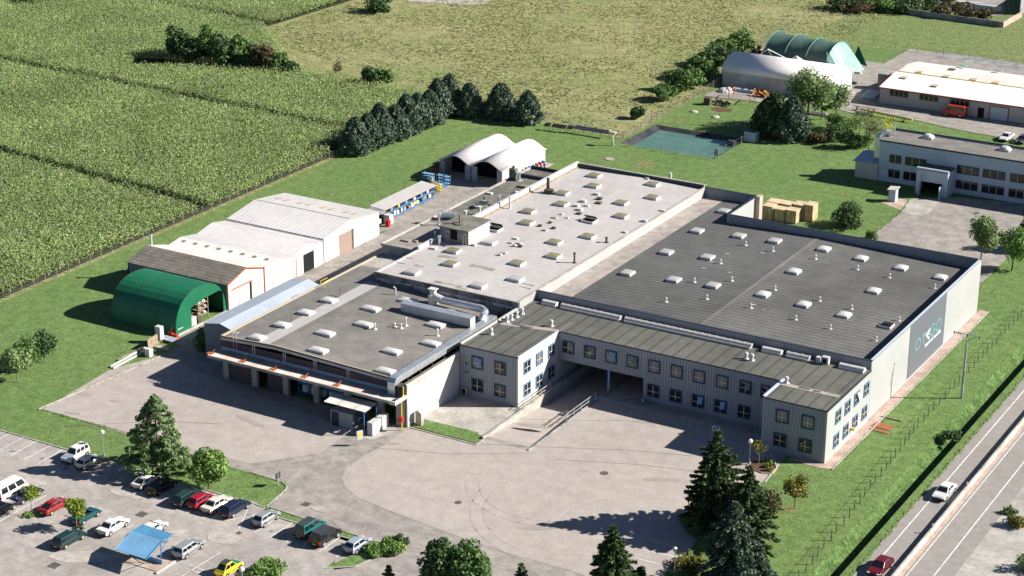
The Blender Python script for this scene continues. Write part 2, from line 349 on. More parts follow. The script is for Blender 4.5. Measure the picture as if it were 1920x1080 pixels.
yl = G((762, 806), (715, 838), (672, 862), (648, 880), (641, 897), (647, 915), (672, 934), (740, 962), (850, 1003), (960, 1040), (1070, 1070), (1120, 1090), (1235, 1086), (1262, 1058), (1300, 1026), (1305, 1012), (1290, 1000), (1268, 975), (1330, 948), (1396, 928), (1430, 903), (1456, 873)) + [(-89.4, 219), (-115.0, 219), (-115.0, 199), (-122.1, 199)] + G((903, 829), (896, 834), (790, 808), (775, 806))
sheet('yard', yl, .055, m_yard)
sheet('west_yard', G((82, 768), (207, 693), (300, 668), (430, 720), (640, 800), (655, 812), (600, 850), (470, 870), (240, 812)), .05, m_yard)
sheet('works_lane', [(-179.8, 204), (-179.9, 259.6), (-184.2, 259.6), (-184.6, 283), (-188.4, 290.5), (-188.8, 292.9), (-175, 292.9), (-163, 289), (-163.3, 200), (-170, 203)], .05, m_lane)
sheet('loading_apron', [(-132.4, 199.6), (-132.4, 210), (-123.0, 210), (-122.1, 205), (-122.1, 199.8), (-128.5, 199.3)], .06, m_conc)
sheet('tower_strip', [(-123.1, 209.9), (-122.1, 209.9), (-122.1, 231), (-123.1, 231)], .05, m_conc)
sheet('wall_footpath', [(-80.6, 213.6), (-85.0, 213.9), (-85.0, 215.3), (-80.5, 215.3), (-80.5, 278.2), (-78.9, 277.9), (-79.0, 214.2)], .06, m_pave)
sheet('forecourt', G((1705, 373), (1688, 400), (1640, 437), (1625, 447), (1585, 440), (1560, 436)) + [(-112, 291), (-84, 290), (-84, 312)] + G((1918, 392), (1960, 395), (1960, 385), (1790, 370)), .05, m_lane)
sheet('forecourt_slab', G((1700, 374), (1692, 398), (1712, 404), (1740, 402), (1766, 376)), .06, m_conc)
sheet('depot_yard', G((1318, 180), (1450, 195), (1560, 203), (1600, 213), (1640, 211), (1700, 222), (1800, 245), (1918, 266), (2000, 280), (2000, 140), (1918, 119), (1706, 91), (1657, 119), (1600, 112), (1560, 120), (1430, 140), (1365, 160)), .05, m_lane)
sheet('depot_lane_edge', G((1762, 97), (1752, 108), (1918, 133), (1918, 119)), .06, m_concd)
sheet('town_yard', G((1690, -8), (1884, -8), (1882, 28), (1860, 30), (1760, 20)), .06, m_lane)
sheet('far_track', G((740, -4), (770, 3), (860, 9), (905, 8), (930, -4)), .06, m_conc)
# main road
sheet('main_road', [(-66.6, 60), (-66.9, 460), (-56.2, 460), (-56.0, 236), (-55.2, 233)] + [(-50, 60)], .05, m_road)
sheet('lay_by', [(-56.6, 60), (-56.6, 233), (-55.2, 231.5), (-53.6, 226)] + [(-51.2, 217), (-46, 200), (-40, 60)], .06, m_conc)
sheet('roadside_grass', [(-56.3, 460), (-55.7, 233.2), (-54.6, 230), (-52.9, 224), (-50.8, 216.5), (-45.5, 199), (-38, 60), (200, 60), (200, 460)], .03, m_lawn)
def marks(name, segs, wd, mat=m_line, z=.075):
    m = MB()
    for (a, b) in segs:
        a = Vector((*a[:2], z)); b = Vector((*b[:2], z)); d = (b - a).normalized(); nrm = Vector((-d.y, d.x, 0)) * wd / 2
        m.quad(a - nrm, b - nrm, b + nrm, a + nrm)
    return m.build(name, mat, base=(0, 0, 0), kind='structure')
def run(pts): return list(zip(pts[:-1], pts[1:]))
marks('road_edge_line', [((-65.3, 60), (-65.5, 460)), ((-58.55, 60), (-58.75, 460))], .16)
marks('road_centre_line', [((-61.3, 60), (-61.35, 460))], .12, m_line)
marks('bay_lines', [((x, 162.7), (x, 167.1)) for x in (-131.67, -129.37, -127.05, -124.7, -122.3, -119.9)] + [((x - .05, 163.4), (x - .2, 168.2)) for x in (-171.7, -169.3, -167.0, -164.7, -174.0, -176.4, -178.8, -181.2)] +
      [(at(425, 977), at(480, 966)), (at(448, 992), at(464, 956)), (at(0, 978), at(87, 929)), (at(20, 952), at(36, 958)), (at(68, 970), at(100, 981)), (at(340, 1082), at(413, 1037)), (at(348, 1066), at(385, 1080)), (at(355, 1060), at(440, 1092)), (at(239, 991), at(250, 985))], .11)
marks('visitor_bay_lines', [(at(1226, 1016), at(1262, 1026)), (at(1206, 1032), at(1270, 1046)), (at(1190, 1047), at(1250, 1062)), (at(1372, 885), at(1392, 893)), (at(1400, 897), at(1432, 904))], .12)
def arc(c, r, a0, a1, n=26): return [(c[0] + r * math.cos(a0 + (a1 - a0) * i / n), c[1] + r * math.sin(a0 + (a1 - a0) * i / n)) for i in range(n + 1)]
tm = []
for c, r, a0, a1 in (((-107, 192), 9.6, 3.5, 6.0), ((-107, 192.6), 11.6, 3.6, 6.1), ((-100, 188), 13, 3.0, 4.6), ((-100, 188), 14.6, 3.0, 4.7), ((-93, 186), 9, 2.4, 3.7), ((-93, 186), 10.4, 2.4, 3.7), ((-117, 186), 12, 5.0, 6.3)): tm += run(arc(c, r, a0, a1))
marks('tyre_marks', tm, .16, m_mark, .0650)
cr = []
for pts in (((640, 733), (800, 745)), ((470, 705), (620, 727)), ((905, 783), (1000, 787), (1180, 790), (1290, 800)), ((880, 832), (1000, 838), (1180, 845), (1300, 856)), ((700, 840), (840, 852), (1000, 850)), ((120, 800), (300, 790), (420, 796)), ((1040, 862), (1200, 872), (1300, 884))): cr += run(G(*pts))
marks('cable_shadows', cr, .07, m_dark, .0655)  # thin dark lines painted as shadows of overhead cables
marks('drain_channel', [(at(1027, 793), at(1065, 770)), (at(1034, 798), at(1074, 774))], .10, m_dark, .066)
# kerbs (real steps)
def kerb(pts, wd=.16, h=.14, z0=0.0, mat=m_conc):
    m = MB()
    for a, b in run(pts):
        a = Vector((*a[:2], z0)); b = Vector((*b[:2], z0)); d = (b - a).normalized(); nrm = Vector((-d.y, d.x, 0)) * wd / 2
        m.prism([tuple(a - nrm), tuple(b - nrm), tuple(b + nrm), tuple(a + nrm)], (0, 0, h))
    return m
kb = kerb([(-178.8, 176.0), (-176.4, 203.4)], .2)
for pts in ([(-178.9, 168.35), (-160, 168.5), (-134.7, 168.6)], G((500, 951), (536, 919), (538, 912), (530, 905), (470, 886)), [(-134.0, 167.3), (-117.4, 167.15), (-115.7, 165.5), (-116.7, 162.0), (-119.4, 159.9)], [(-134, 168.9), (-117.2, 168.2), (-115.3, 165.6)],
            G((770, 803), (893, 835), (905, 826)), [(-79.0, 214), (-79.0, 278)], G((1460, 872), (1434, 905))):
    k2 = kerb(pts); kb.add(k2.v, k2.f)
kb.build('kerbs', m_conc, base=(0, 0, 0), kind='structure')
sheet('planted_island', [(-160.2, 168.6), (-134.8, 168.7)] + G((502, 950), (536, 918), (536, 911), (520, 902), (470, 888), (395, 868), (350, 852), (235, 842)), .055, m_lawn)
sheet('grass_strip', [(-133.9, 167.4), (-117.4, 167.3), (-115.8, 165.5), (-116.8, 162.2), (-119.3, 160.2), (-118.9, 163), (-117.6, 166.4), (-117.4, 168.0), (-133.8, 168.8)], .06, m_lawn)
sheet('grass_bed', G((772, 800), (787, 785), (898, 812), (893, 832)), .1, m_lawn)
sheet('flower_bed_soil', G((1402, 876), (1412, 865), (1445, 866), (1455, 880), (1448, 888), (1430, 886)), .1, m_mulch)
sheet('under_tree_grass', G((1272, 974), (1330, 950), (1396, 932), (1430, 906), (1460, 940), (1420, 1085), (1236, 1084), (1262, 1060), (1300, 1028), (1308, 1012), (1290, 1000)), .065, m_lawn)
m = MB()
for p0, p1, p2, p3 in (((1643, 792), (1677, 800), (1668, 808), (1631, 799)), ((1631, 803), (1667, 811), (1662, 814), (1629, 805))):
    m.poly([at(*q, .09) for q in (p0, p1, p2, p3)])
def fringe(pts, out=.38, z=.085, mat=None):
    m = MB()
    for a, b in run(pts):
        a = Vector((*a[:2], 0)); b = Vector((*b[:2], 0)); L = (b - a).length; d = (b - a) / max(L, 1e-6); nn = Vector((-d.y, d.x, 0)); k = max(2, int(L / .45)); P = []
        for i in range(k + 1):
            o = out * random.random() ** 1.6; P.append((a + d * (L * i / k) + nn * o, a + d * (L * i / k) - nn * (out * random.random() ** 1.6)))
        for (p, q), (p2, q2) in zip(P[:-1], P[1:]): m.quad(*[(v.x, v.y, z) for v in (p, p2, q2, q)])
    return m
fr_ = MB()
for pts in ([(-178.9, 175.8), (-176.5, 203.2)], [(-178.7, 176.1)] + G((240, 812), (300, 828)), [(-212, 168.3), (-160, 168.5)], G((240, 842), (350, 855), (470, 889), (535, 905), (537, 917), (502, 950)), [(-66.65, 120), (-66.85, 330)], [(-56.2, 330), (-55.9, 234)], [(-78.95, 214.2), (-78.9, 277.8)], G((1432, 905), (1400, 930), (1330, 950), (1272, 974)), G((1300, 1003), (1310, 1012), (1300, 1028), (1262, 1060)), G((1705, 373), (1688, 400), (1640, 437), (1625, 447)), [(-180.0, 262), (-180.0, 205)], G((1318, 180), (1450, 195), (1560, 203), (1600, 213), (1640, 211), (1700, 222), (1800, 245), (1918, 266)), G((1918, 119), (1706, 91), (1657, 119)), [(-133.8, 167.4), (-117.4, 167.3)], [(-133.8, 168.85), (-117.4, 168.1)]):
    k2 = fringe(pts); fr_.add(k2.v, k2.f)
fr_.build('turf_edge', m_lawn, base=(0, 0, 0), kind='structure')
def blobs(name, spots, mat, z):
    m = MB()
    for x, y, rx, ry, a0 in spots:
        n = 14; ph = random.random() * 6; P = []
        for i in range(n):
            a = 6.283 * i / n; r = .75 + .18 * math.sin(2 * a + ph) + .12 * random.random(); u, v = rx * r * math.cos(a), ry * r * math.sin(a); P.append((x + u * math.cos(a0) - v * math.sin(a0), y + u * math.sin(a0) + v * math.cos(a0), z))
        m.poly(P)
    return m.build(name, mat, base=(0, 0, 0), kind='structure')
m_oil = mk('oily_asphalt', (.20, .18, .165), .6, var=((1.5, .5, (.33, .30, .275)), (5, .15)))
blobs('oil_stains', [(x + random.uniform(-.3, .3), y + random.uniform(-.8, .8), random.uniform(.2, .55), random.uniform(.2, .6), random.random() * 3) for x in np.arange(-177, -120, 2.33) for y in ((164.6,) if x < -160 or x > -133 else (165.2, 154.8)) if random.random() < .75], m_oil, .072)
m_pat = mk('worn_patch', (.42, .38, .345), .9, var=((.8, .2), (6, .08)))
blobs('worn_patches', [(*at(px, py)[:2], rx, ry, a) for px, py, rx, ry, a in ((150, 1045, 4.0, 2.0, .3), (420, 1010, 3.2, 1.4, .2), (250, 925, 4.5, 1.6, .1), (600, 955, 1.6, .8, .4), (60, 900, 4.0, 1.5, .2), (330, 1000, 2.0, 1.0, 1.2))], m_pat, .071)
m_sta = mk('stained_asphalt', (.30, .265, .24), .9, var=((.7, .6, (.39, .345, .315)), (4, .12)))
blobs('stained_patches', [(*at(px, py)[:2], rx, ry, a) for px, py, rx, ry, a in ((160, 740, 1.6, .5, .1), (215, 752, 1.1, .35, .2), (135, 775, 1.4, .4, .1), (470, 790, 3.0, .7, -.2), (590, 770, 2.2, .5, -.2), (730, 832, 1.8, .5, .3), (1000, 800, 2.4, .6, .2), (1240, 900, 2.6, .8, .4), (1010, 990, 3.0, .9, .5), (640, 985, 2.5, .6, -.4), (300, 745, 1.2, .4, .1), (800, 372, 2.2, .5, 1.2), (770, 400, 1.6, .4, 1.3), (830, 355, 1.2, .4, 1.2))], m_sta, .0705)
# ramp into the undercroft
m = MB()
m.quad((-121.9, 199, 0), (-115.2, 199, 0), (-115.2, 218, -1.45), (-121.9, 218, -1.45)); m.quad((-121.9, 218, -1.45), (-115.2, 218, -1.45), (-115.2, 231, -1.45), (-121.9, 231, -1.45))
m.build('loading_ramp', m_yard, base=(0, 0, 0), kind='structure')
m = MB(); m.box(-122.15, -121.9, 199, 231, -1.6, .25); m.box(-122.2, -121.85, 199, 217, .25, .33); m.build('ramp_retaining_wall', m_conc, label='pale concrete retaining wall beside the loading ramp under the tower', cat='retaining wall')
m = MB(); m.box(-115.2, -114.95, 199, 231, -1.6, .18); m.build('ramp_retaining_wall', m_concd, label='low kerbed retaining wall along the yard side of the loading ramp', cat='retaining wall')
# pond
W = [(-168.0, 330.4), (-150.7, 329.9), (-150.3, 343.6), (-168.2, 343.6)]
m = MB(); m.poly([(x, y, -.55) for x, y in W]); m.build('pond_water', m_water, base=(-160, 337, -.55), kind='structure')
m = MB(); O = [(-170, 329.4), (-149.6, 329.4), (-149.6, 345), (-170, 345)]
for i in range(4):
    a, b = O[i], O[(i + 1) % 4]; c, d = W[(i + 1) % 4], W[i]
    m.quad((*a, .03), (*b, .03), (*c, -.6), (*d, -.6))
m.build('pond_bank', m_liner, base=(0, 0, 0), kind='structure')
# ================================================================== BUILDINGS
def fbox(mb, pl, c, s, u0, u1, z0, z1, d0, d1):
    """box on a wall plane: pl 'y' (u along x) or 'x' (u along y); s = outward sign; d = distance out of the wall"""
    if pl == 'y': mb.box(u0, u1, c + s * d0, c + s * d1, z0, z1)
    else: mb.box(c + s * d0, c + s * d1, u0, u1, z0, z1)
def window(par, pl, c, s, u, z, w_, h, fm=None, gm=None, bars=(1, 1), t=.16, off=0.0, openpane=None):
    fm = fm or m_frame_shaded; a = MB()
    fbox(a, pl, c, s, u - w_ / 2, u + w_ / 2, z + h / 2 - t, z + h / 2, off, off + .11); fbox(a, pl, c, s, u - w_ / 2, u + w_ / 2, z - h / 2, z - h / 2 + t, off, off + .13)
    fbox(a, pl, c, s, u - w_ / 2, u - w_ / 2 + t, z - h / 2 + t, z + h / 2 - t, off, off + .11); fbox(a, pl, c, s, u + w_ / 2 - t, u + w_ / 2, z - h / 2 + t, z + h / 2 - t, off, off + .11)
    f = a.build('window', fm, par)
    g = MB(); fbox(g, pl, c, s, u - w_ / 2 + t, u + w_ / 2 - t, z - h / 2 + t, z + h / 2 - t, off, off + .045); g.build('pane', gm or m_glass, f)
    b = MB(); bw = .075
    for i in range(bars[0]):
        uu = u - w_ / 2 + w_ * (i + 1) / (bars[0] + 1); fbox(b, pl, c, s, uu - bw / 2, uu + bw / 2, z - h / 2 + t, z + h / 2 - t, off + .05, off + .085)
    for i in range(bars[1]):
        zz = z - h / 2 + h * (i + 1) / (bars[1] + 1) - .12; fbox(b, pl, c, s, u - w_ / 2 + t, u + w_ / 2 - t, zz - bw / 2, zz + bw / 2, off + .052, off + .08)
    if bars[0] + bars[1]: b.build('glazing_bar', m_bar, f)
    if openpane is not None:
        o = MB(); uu = u + w_ * .22
        if pl == 'y': o.quad((uu - w_ * .2, c + s * (off + .1), z + h * .38), (uu + w_ * .2, c + s * (off + .1), z + h * .38), (uu + w_ * .17, c + s * (off + .42), z - h * .12), (uu - w_ * .23, c + s * (off + .42), z - h * .12))
        else: o.quad((c + s * (off + .1), uu - w_ * .2, z + h * .38), (c + s * (off + .1), uu + w_ * .2, z + h * .38), (c + s * (off + .45), uu + w_ * .2, z - h * .12), (c + s * (off + .45), uu - w_ * .2, z - h * .12))
        o.build('open_light', openpane, f)
    return f
def skylight(par, x, y, z, sx, sy, h=.38, dome=.3, dm=None, curb=None, seams=0):
    a = MB(); a.prism([(x - sx / 2, y - sy / 2, z), (x + sx / 2, y - sy / 2, z), (x + sx / 2, y + sy / 2, z), (x - sx / 2, y + sy / 2, z)], (0, 0, h)); s = a.build('skylight', curb or m_galw, par)
    b = MB(); n = 6; P = []
    for j in range(n + 1):
        for i in range(n + 1):
            u, v = i / n, j / n; k = (1 - (2 * u - 1) ** 4) * (1 - (2 * v - 1) ** 4)
            P.append((x + (u - .5) * (sx - .16), y + (v - .5) * (sy - .16), z + h + .03 + dome * k))
    b.add(P, [(j * (n + 1) + i, j * (n + 1) + i + 1, (j + 1) * (n + 1) + i + 1, (j + 1) * (n + 1) + i) for j in range(n) for i in range(n)])
    b.build('dome', dm or m_dome, s, smooth=True)
    if seams:
        c = MB(); c.box(x - .03, x + .03, y - sy / 2 + .1, y + sy / 2 - .1, z + h + dome + .02, z + h + dome + .06); c.build('glazing_bar', m_bar, s)
    return s
def vent(par, x, y, z, h=.55):
    m = MB(); m.tube((x, y, z), (x, y, z + .12), .36, 12, .26); m.tube((x, y, z + .1), (x, y, z + h), .10, 8); m.tube((x, y, z + h), (x, y, z + h + .18), .19, 10, .12)
    return m.build('roof_vent', m_galw, par, smooth=False)
def chimney(par, x, y, z, h, r=.16, mat=None, cap=True, name='chimney_pipe'):
    m = MB(); m.tube((x, y, z), (x, y, z + h), r, 10)
    m.tube((x, y, z), (x, y, z + .18), r * 3, 12, r * 1.6)
    if cap: m.tube((x, y, z + h), (x, y, z + h + .12), r * 1.7, 10)
    return m.build(name, mat or m_gal, par)
def wallbox(mb, x0, x1, y0, y1, z0, z1, t=.25):
    """four walls butted end to end"""
    mb.box(x0, x1, y0, y0 + t, z0, z1); mb.box(x0, x1, y1 - t, y1, z0, z1); mb.box(x0, x0 + t, y0 + t, y1 - t, z0, z1); mb.box(x1 - t, x1, y0 + t, y1 - t, z0, z1); return mb

# ---- big dark-roofed hall
hall = thing('factory_hall', 'largest hall, dark striped flat roof behind parapets, white side wall bearing a slate sign', 'factory', (-106, 254, 0))
X0, X1, Y0, Y1, ZP, ZR = -132.05, -80.55, 230.5, 276.85, 8.68, 7.62
m = MB(); m.box(X1 - .3, X1, Y0 + .3, Y1, 0, ZP); m.build('side_wall', m_whitew, hall)
m = MB(); m.box(X0, X1, Y0, Y0 + .3, -1.6, ZP); m.build('front_wall', m_para, hall)
m = MB(); m.box(-122.5, X1 - .3, Y1 - .3, Y1, 0, ZP); m.build('rear_wall', m_para, hall)
m = MB(); m.box(-122.8, -122.5, Y1 - .3, 288, 0, ZP); m.build('annex_side_wall', m_whitew, hall)
m = MB(); m.box(X0, -122.8, 287.7, 288, 0, ZP); m.build('annex_rear_wall', m_para, hall)
m = MB()
m.add([(X0 + .05, Y0 + .3, 7.05), (-106.9, Y0 + .3, ZR), (X1 - .3, Y0 + .3, 7.1), (X0 + .05, Y1 - .3, 7.05), (-106.9, Y1 - .3, ZR), (X1 - .3, Y1 - .3, 7.1), (-122.8, Y0 + .3, 7.25), (-122.8, Y1 - .3, 7.25), (X0 + .05, 287.7, 7.05), (-122.8, 287.7, 7.25)],
      [(0, 6, 7, 3), (6, 1, 4, 7), (3, 7, 9, 8)])
roof = m.build('roof', mk('older_roof_felt', (.116, .117, .114), .85, var=((.05, .16), (.35, .12), (5, .12)), stripe=(1, 1.05, .0, .42, .24)), hall)
m = MB(); m.quad((-106.9, Y0 + .3, ZR), (X1 - .3, Y0 + .3, 7.1), (X1 - .3, Y1 - .3, 7.1), (-106.9, Y1 - .3, ZR)); m.build('roof', m_felt, hall)
def zroof(x): return ZR - (.57 / 25.1) * (x + 106.9 if x > -106.9 else -106.9 - x) - (.0 if x > -106.9 else 0)
m = MB(); m.quad((X0 + .05, Y0 + .31, 7.075), (-128.3, Y0 + .31, 7.16), (-128.3, 287.69, 7.16), (X0 + .05, 287.69, 7.075)); m.build('gravel_strip', m_gravel, hall)
m = MB(); m.box(-107.1, -106.7, Y0 + .35, Y1 - .35, ZR - .01, ZR + .03); m.build('ridge_strip', m_felt2, hall)
m = MB(); m.box(X0, X1 + .04, Y0 - .04, Y0 + .34, ZP, ZP + .07); m.box(X1 - .34, X1 + .06, Y0 + .34, Y1 - .34, ZP, ZP + .07); m.box(-122.84, X1 + .06, Y1 - .34, Y1 + .04, ZP, ZP + .07); m.box(-122.84, -122.46, Y1 + .04, 287.66, ZP, ZP + .07); m.box(X0, -122.46, 287.66, 288.04, ZP, ZP + .07)
m.build('coping', m_trim, hall)
m = MB(); m.box(X1 - .30, X1 + .04, Y0 + .4, Y1 - .4, ZP + .07, ZP + .10); m.build('coping_trim', m_coping, hall)
m = MB(); m.box(-131, X1 - .4, Y0 + .31, Y0 + .5, 7.1, 7.5); m.box(-122.4, X1 - .4, Y1 - .5, Y1 - .31, 6.9, 7.4); m.pieces('roof_upstand', m_para, hall)
for (px, py) in ((1358, 390), (1307.5, 427), (1386, 438), (1453, 449), (1545, 465), (1327, 478), (1250, 467), (1177, 505.5), (1264, 520), (1337.5, 532.5), (1489, 507), (1615, 481), (1690, 497), (1764, 513), (1639, 540), (1431, 550), (1507, 567), (1583, 585), (1663, 603)):
    p = at(px, py, 7.9); x, y = p[0], p[1]; left = x < -107.5
    skylight(hall, x, y, zroof(x) - .05, 1.75, 1.9, .42, .08 if left else .20, m_domeg if left else (m_carg if px == 1663 else m_dome))
for (px, py) in ((1398, 457), (1449, 469), (1351, 491), (1529, 484), (1608, 502), (1668, 516), (1753, 534), (1302, 526), (1372, 525), (1453, 542), (1537, 561), (1325, 559), (1408, 576), (1492, 596), (1597, 575), (1686, 595), (1557, 612), (1643, 632), (1249, 563)):
    p = at(px, py + 1, 7.6); vent(hall, p[0], p[1], zroof(p[0]) - .03)
m = MB()
for (px, py) in ((1577, 509), (1623, 513), (1548, 526), (1550, 529), (1559, 556), (1562, 577), (1561, 581), (1560, 585), (1413, 571), (1429, 579), (1572, 654), (1766, 524), (1748, 551), (1320, 501), (1334, 489), (1368, 510), (1430, 474), (1364, 474)):
    p = at(px, py, 7.55); z = zroof(p[0]) + .012; m.quad((p[0] - .35, p[1] - .14, z), (p[0] + .35, p[1] - .14, z), (p[0] + .35, p[1] + .14, z), (p[0] - .35, p[1] + .14, z))
m.pieces('repair_patch', m_conc, hall)
# sign with lettering
ya, yb = onx(1708, 610, X1)[1], onx(1775, 555, X1)[1]
m = MB(); m.box(X1, X1 + .05, ya, yb, .45, ZP - .12); sign = m.build('sign_panel', m_signp, hall)
def lettering(txt, size, x, y, z, mat, parent, name, sx=1.0, face='x', depth=.015, align='LEFT', off=0.0):
    cu = bpy.data.curves.new(name, 'FONT'); cu.body = txt; cu.size = size; cu.extrude = depth; cu.align_x = align; cu.offset = off
    o = bpy.data.objects.new(name, cu); COL.objects.link(o)
    dg = bpy.context.evaluated_depsgraph_get(); me = bpy.data.meshes.new_from_object(o.evaluated_get(dg)); bpy.data.objects.remove(o)
    if face == 'x': M = Matrix(((0, 0, 1, x), (sx, 0, 0, y), (0, 1, 0, z), (0, 0, 0, 1)))
    else: M = Matrix(((sx, 0, 0, x), (0, 0, -1, y), (0, 1, 0, z), (0, 0, 0, 1)))
    b = BASE[parent.name] if parent is not None else Vector((x, y, z))
    me.transform(Matrix.Translation(-b) @ M); me.materials.clear()
    return link(name, me, mat, parent, b)
def onsign(zx, zy): q = onx(1680 + zx / 6, 560 + zy / 6, X1 + .05); return q[1], q[2]
for ch, (l, t), (r, b) in (('O', (217, 505), (275, 500)), ('T', (287, 440), (332, 430)), ('G', (385, 345), (436, 355)), ('O', (447, 295), (507, 290))):
    y0, _ = onsign(l, t); y1, _ = onsign(r, b)
    zt = {217: onsign(246, 447)[1], 287: onsign(310, 395)[1], 385: onsign(412, 288)[1], 447: onsign(478, 229)[1]}[l]; zb = {217: onsign(246, 578)[1], 287: onsign(303, 512)[1], 385: onsign(408, 416)[1], 447: onsign(474, 362)[1]}[l]
    h = zt - zb; o = lettering(ch, h / .70, X1 + .055, y0, zb, m_teal, sign, 'letter', off=.035)
    bb = [v.co for v in o.data.vertices]; a0 = min(v.y for v in bb); a1 = max(v.y for v in bb); c0 = min(v.z for v in bb); c1 = max(v.z for v in bb); B = BASE[sign.name]
    for v in o.data.vertices:
        v.co.y = (y0 - B.y) + (v.co.y - a0) / (a1 - a0) * (y1 - y0); v.co.z = (zb - B.z) + (v.co.z - c0) / (c1 - c0) * h
m = MB()
def sp(zx, zy): y, z = onsign(zx, zy); return (X1 + .055, y, z)
m.prism([sp(383, 330), sp(331, 413), sp(345, 413), sp(383, 352)], (.03, 0, 0)); m.prism([sp(333, 417), sp(363, 457), sp(377, 437), sp(347, 405)], (.03, 0, 0)); m.prism([sp(352, 396), sp(374, 404), sp(374, 387), sp(360, 380)], (.03, 0, 0))
m.build('letter', m_wlet, sign)
y0, z0 = onsign(322, 542); y1, z1 = onsign(498, 395)
o = lettering('beyond textile', .8, X1 + .055, y0, (z0 + z1) / 2 + .1, m_wlet, sign, 'slogan', off=.01)
a0 = min(v.co.y for v in o.data.vertices); a1 = max(v.co.y for v in o.data.vertices)
for v in o.data.vertices: v.co.y = a0 + (v.co.y - a0) * (y1 - y0) / (a1 - a0)

# ---- white-roofed hall
wh = thing('factory_hall', 'long factory hall with pale membrane roof full of mossy square skylights', 'factory', (-145, 256, 0))
wx0, wx1, wy0, wy1, wz = -157.1, -132.05, 225.3, 288.1, 8.3
m = MB(); m.box(wx0, wx1, wy0, wy0 + .3, 0, 8.5); m.build('front_wall', mk('grey_block_wall', (.17, .18, .185), .85, var=((.5, .35), (2, .2)), stripe=(0, 4.6, .02, .5)), wh)
m = MB(); m.box(-156.6, -132.6, wy0 - .03, wy0, 7.35, 7.72); m.build('pale_band', mk('weathered_pale_band', (.30, .31, .32), .8, var=((1.2, .6), (4, .3))), wh)
m = MB(); m.box(-152.8, -150.2, wy0 - .06, wy0, 6.75, 7.45); fr = m.build('window', m_trim, wh); m = MB(); m.box(-152.65, -151.55, wy0 - .08, wy0 - .06, 6.85, 7.35); m.box(-151.45, -150.35, wy0 - .08, wy0 - .06, 6.85, 7.35); m.build('pane', m_blind, fr)
m = MB(); m.box(wx1 - .3, wx1, wy0 + .3, wy1, 0, 8.5); m.box(wx0, wx1 - .3, wy1 - .3, wy1, 0, 9.0); m.box(wx0, wx0 + .3, wy0 + .3, wy1 - .3, 0, 8.45); m.build('wall', m_white, wh)
m = MB()
m.add([(wx0 + .3, wy0 + .3, 8.28), (-144.4, wy0 + .3, 8.55), (wx1 - .3, wy0 + .3, 8.3), (wx0 + .3, wy1 - .3, 8.28), (-144.4, wy1 - .3, 8.55), (wx1 - .3, wy1 - .3, 8.3)], [(0, 1, 4, 3), (1, 2, 5, 4)])
m.build('roof', m_wroof, wh)
def zw(x): return 8.55 - .27 * abs(x + 144.4) / 12.5
m = MB(); m.box(wx0 - .05, wx0 + .45, 251, wy1, 8.46, 9.25); m.box(wx0 - .05, wx0 + .35, 237, 242, 8.46, 9.0); m.build('parapet', m_white, wh)
m = MB(); m.box(wx1 - .36, wx1 + .06, wy0 + .31, wy1 - .31, 8.5, 8.62); m.box(wx0, wx1, wy0 - .05, wy0 + .31, 8.5, 8.58); m.box(wx0, wx1, wy1 - .31, wy1 + .04, 9.0, 9.08); m.build('coping', m_conc, wh)
m = MB(); m.box(wx1, wx1 + .06, wy0 + .35, wy1 - .3, 7.2, 8.5); m.build('flashing', m_whitew, wh)
m = MB(); m.box(wx0 + .46, wx0 + .8, 251, wy1 - .4, 8.3, 8.5); m.build('rusty_flashing', m_wood, wh)
m = MB(); m.box(wx0 + .3, wx1 - .3, wy1 - .36, wy1 - .3, 8.3, 8.95); m.build('upstand', m_trim, wh)
for i, (px, py) in enumerate(((773, 508), (845, 493), (850, 468), (917.5, 453), (897.5, 534), (967, 521), (970, 492), (988, 416), (991, 394), (1115, 327), (1113, 347), (1055, 360), (1052.5, 381), (1165, 379), (1165, 403), (1224, 344), (1224, 368), (1103, 441), (1040, 452.5), (1038, 478))):
    p = at(px, py, 8.75); skylight(wh, p[0], p[1], zw(p[0]) - .05, 2.1, 1.75, .45, .05, m_domeg if i in (0, 4, 5, 3) else m_moss, m_galw)
for (px, py, op) in ((927, 428, 0), (1105, 413, 1)):
    p = at(px, py, 8.7); x, y = p[0], p[1]; z = zw(x) - .05
    m = MB(); wallbox(m, x - 1.1, x + 1.1, y - .9, y + .9, z, z + .4, .1); s = m.build('skylight', m_galw, wh); m = MB(); m.box(x - 1, x + 1, y - .8, y + .8, z + .1, z + .14); m.build('shaft', m_void, s)
    m = MB(); m.prism([(x - 1.1, y + .9, z + .42), (x + 1.1, y + .9, z + .42), (x + 1.1, y + (.1 if op else .5), z + 1.0), (x - 1.1, y + (.1 if op else .5), z + 1.0)], (0, 0, .06)); m.build('open_lid', m_woodd, s)
for i, (bx, by) in enumerate([(1000 + a / 6, 300 + b / 6) for a, b in ((715, 385), (565, 465), (745, 440), (735, 485), (485, 515), (605, 515), (320, 608), (240, 645), (385, 650), (190, 705), (75, 740), (230, 768), (130, 792), (1455, 555), (1250, 675), (1030, 797), (1280, 210), (520, 560), (515, 605))] + [(700 + a / 6, 380 + b / 6) for a, b in ((1605, 403), (1545, 450), (1640, 465), (1590, 488), (1655, 495), (1425, 588), (1470, 565), (680, 500), (1130, 470))]):
    p = at(bx, by, 8.6); s_ = random.uniform(.35, .75); m = MB(); m.cbox((p[0], p[1], zw(p[0]) - .02), s_ * 1.3, s_, random.uniform(.18, .4)); m.build('vent_cowl', random.choice((m_galw, m_galw, m_conc, m_woodd)), wh)
m = MB()
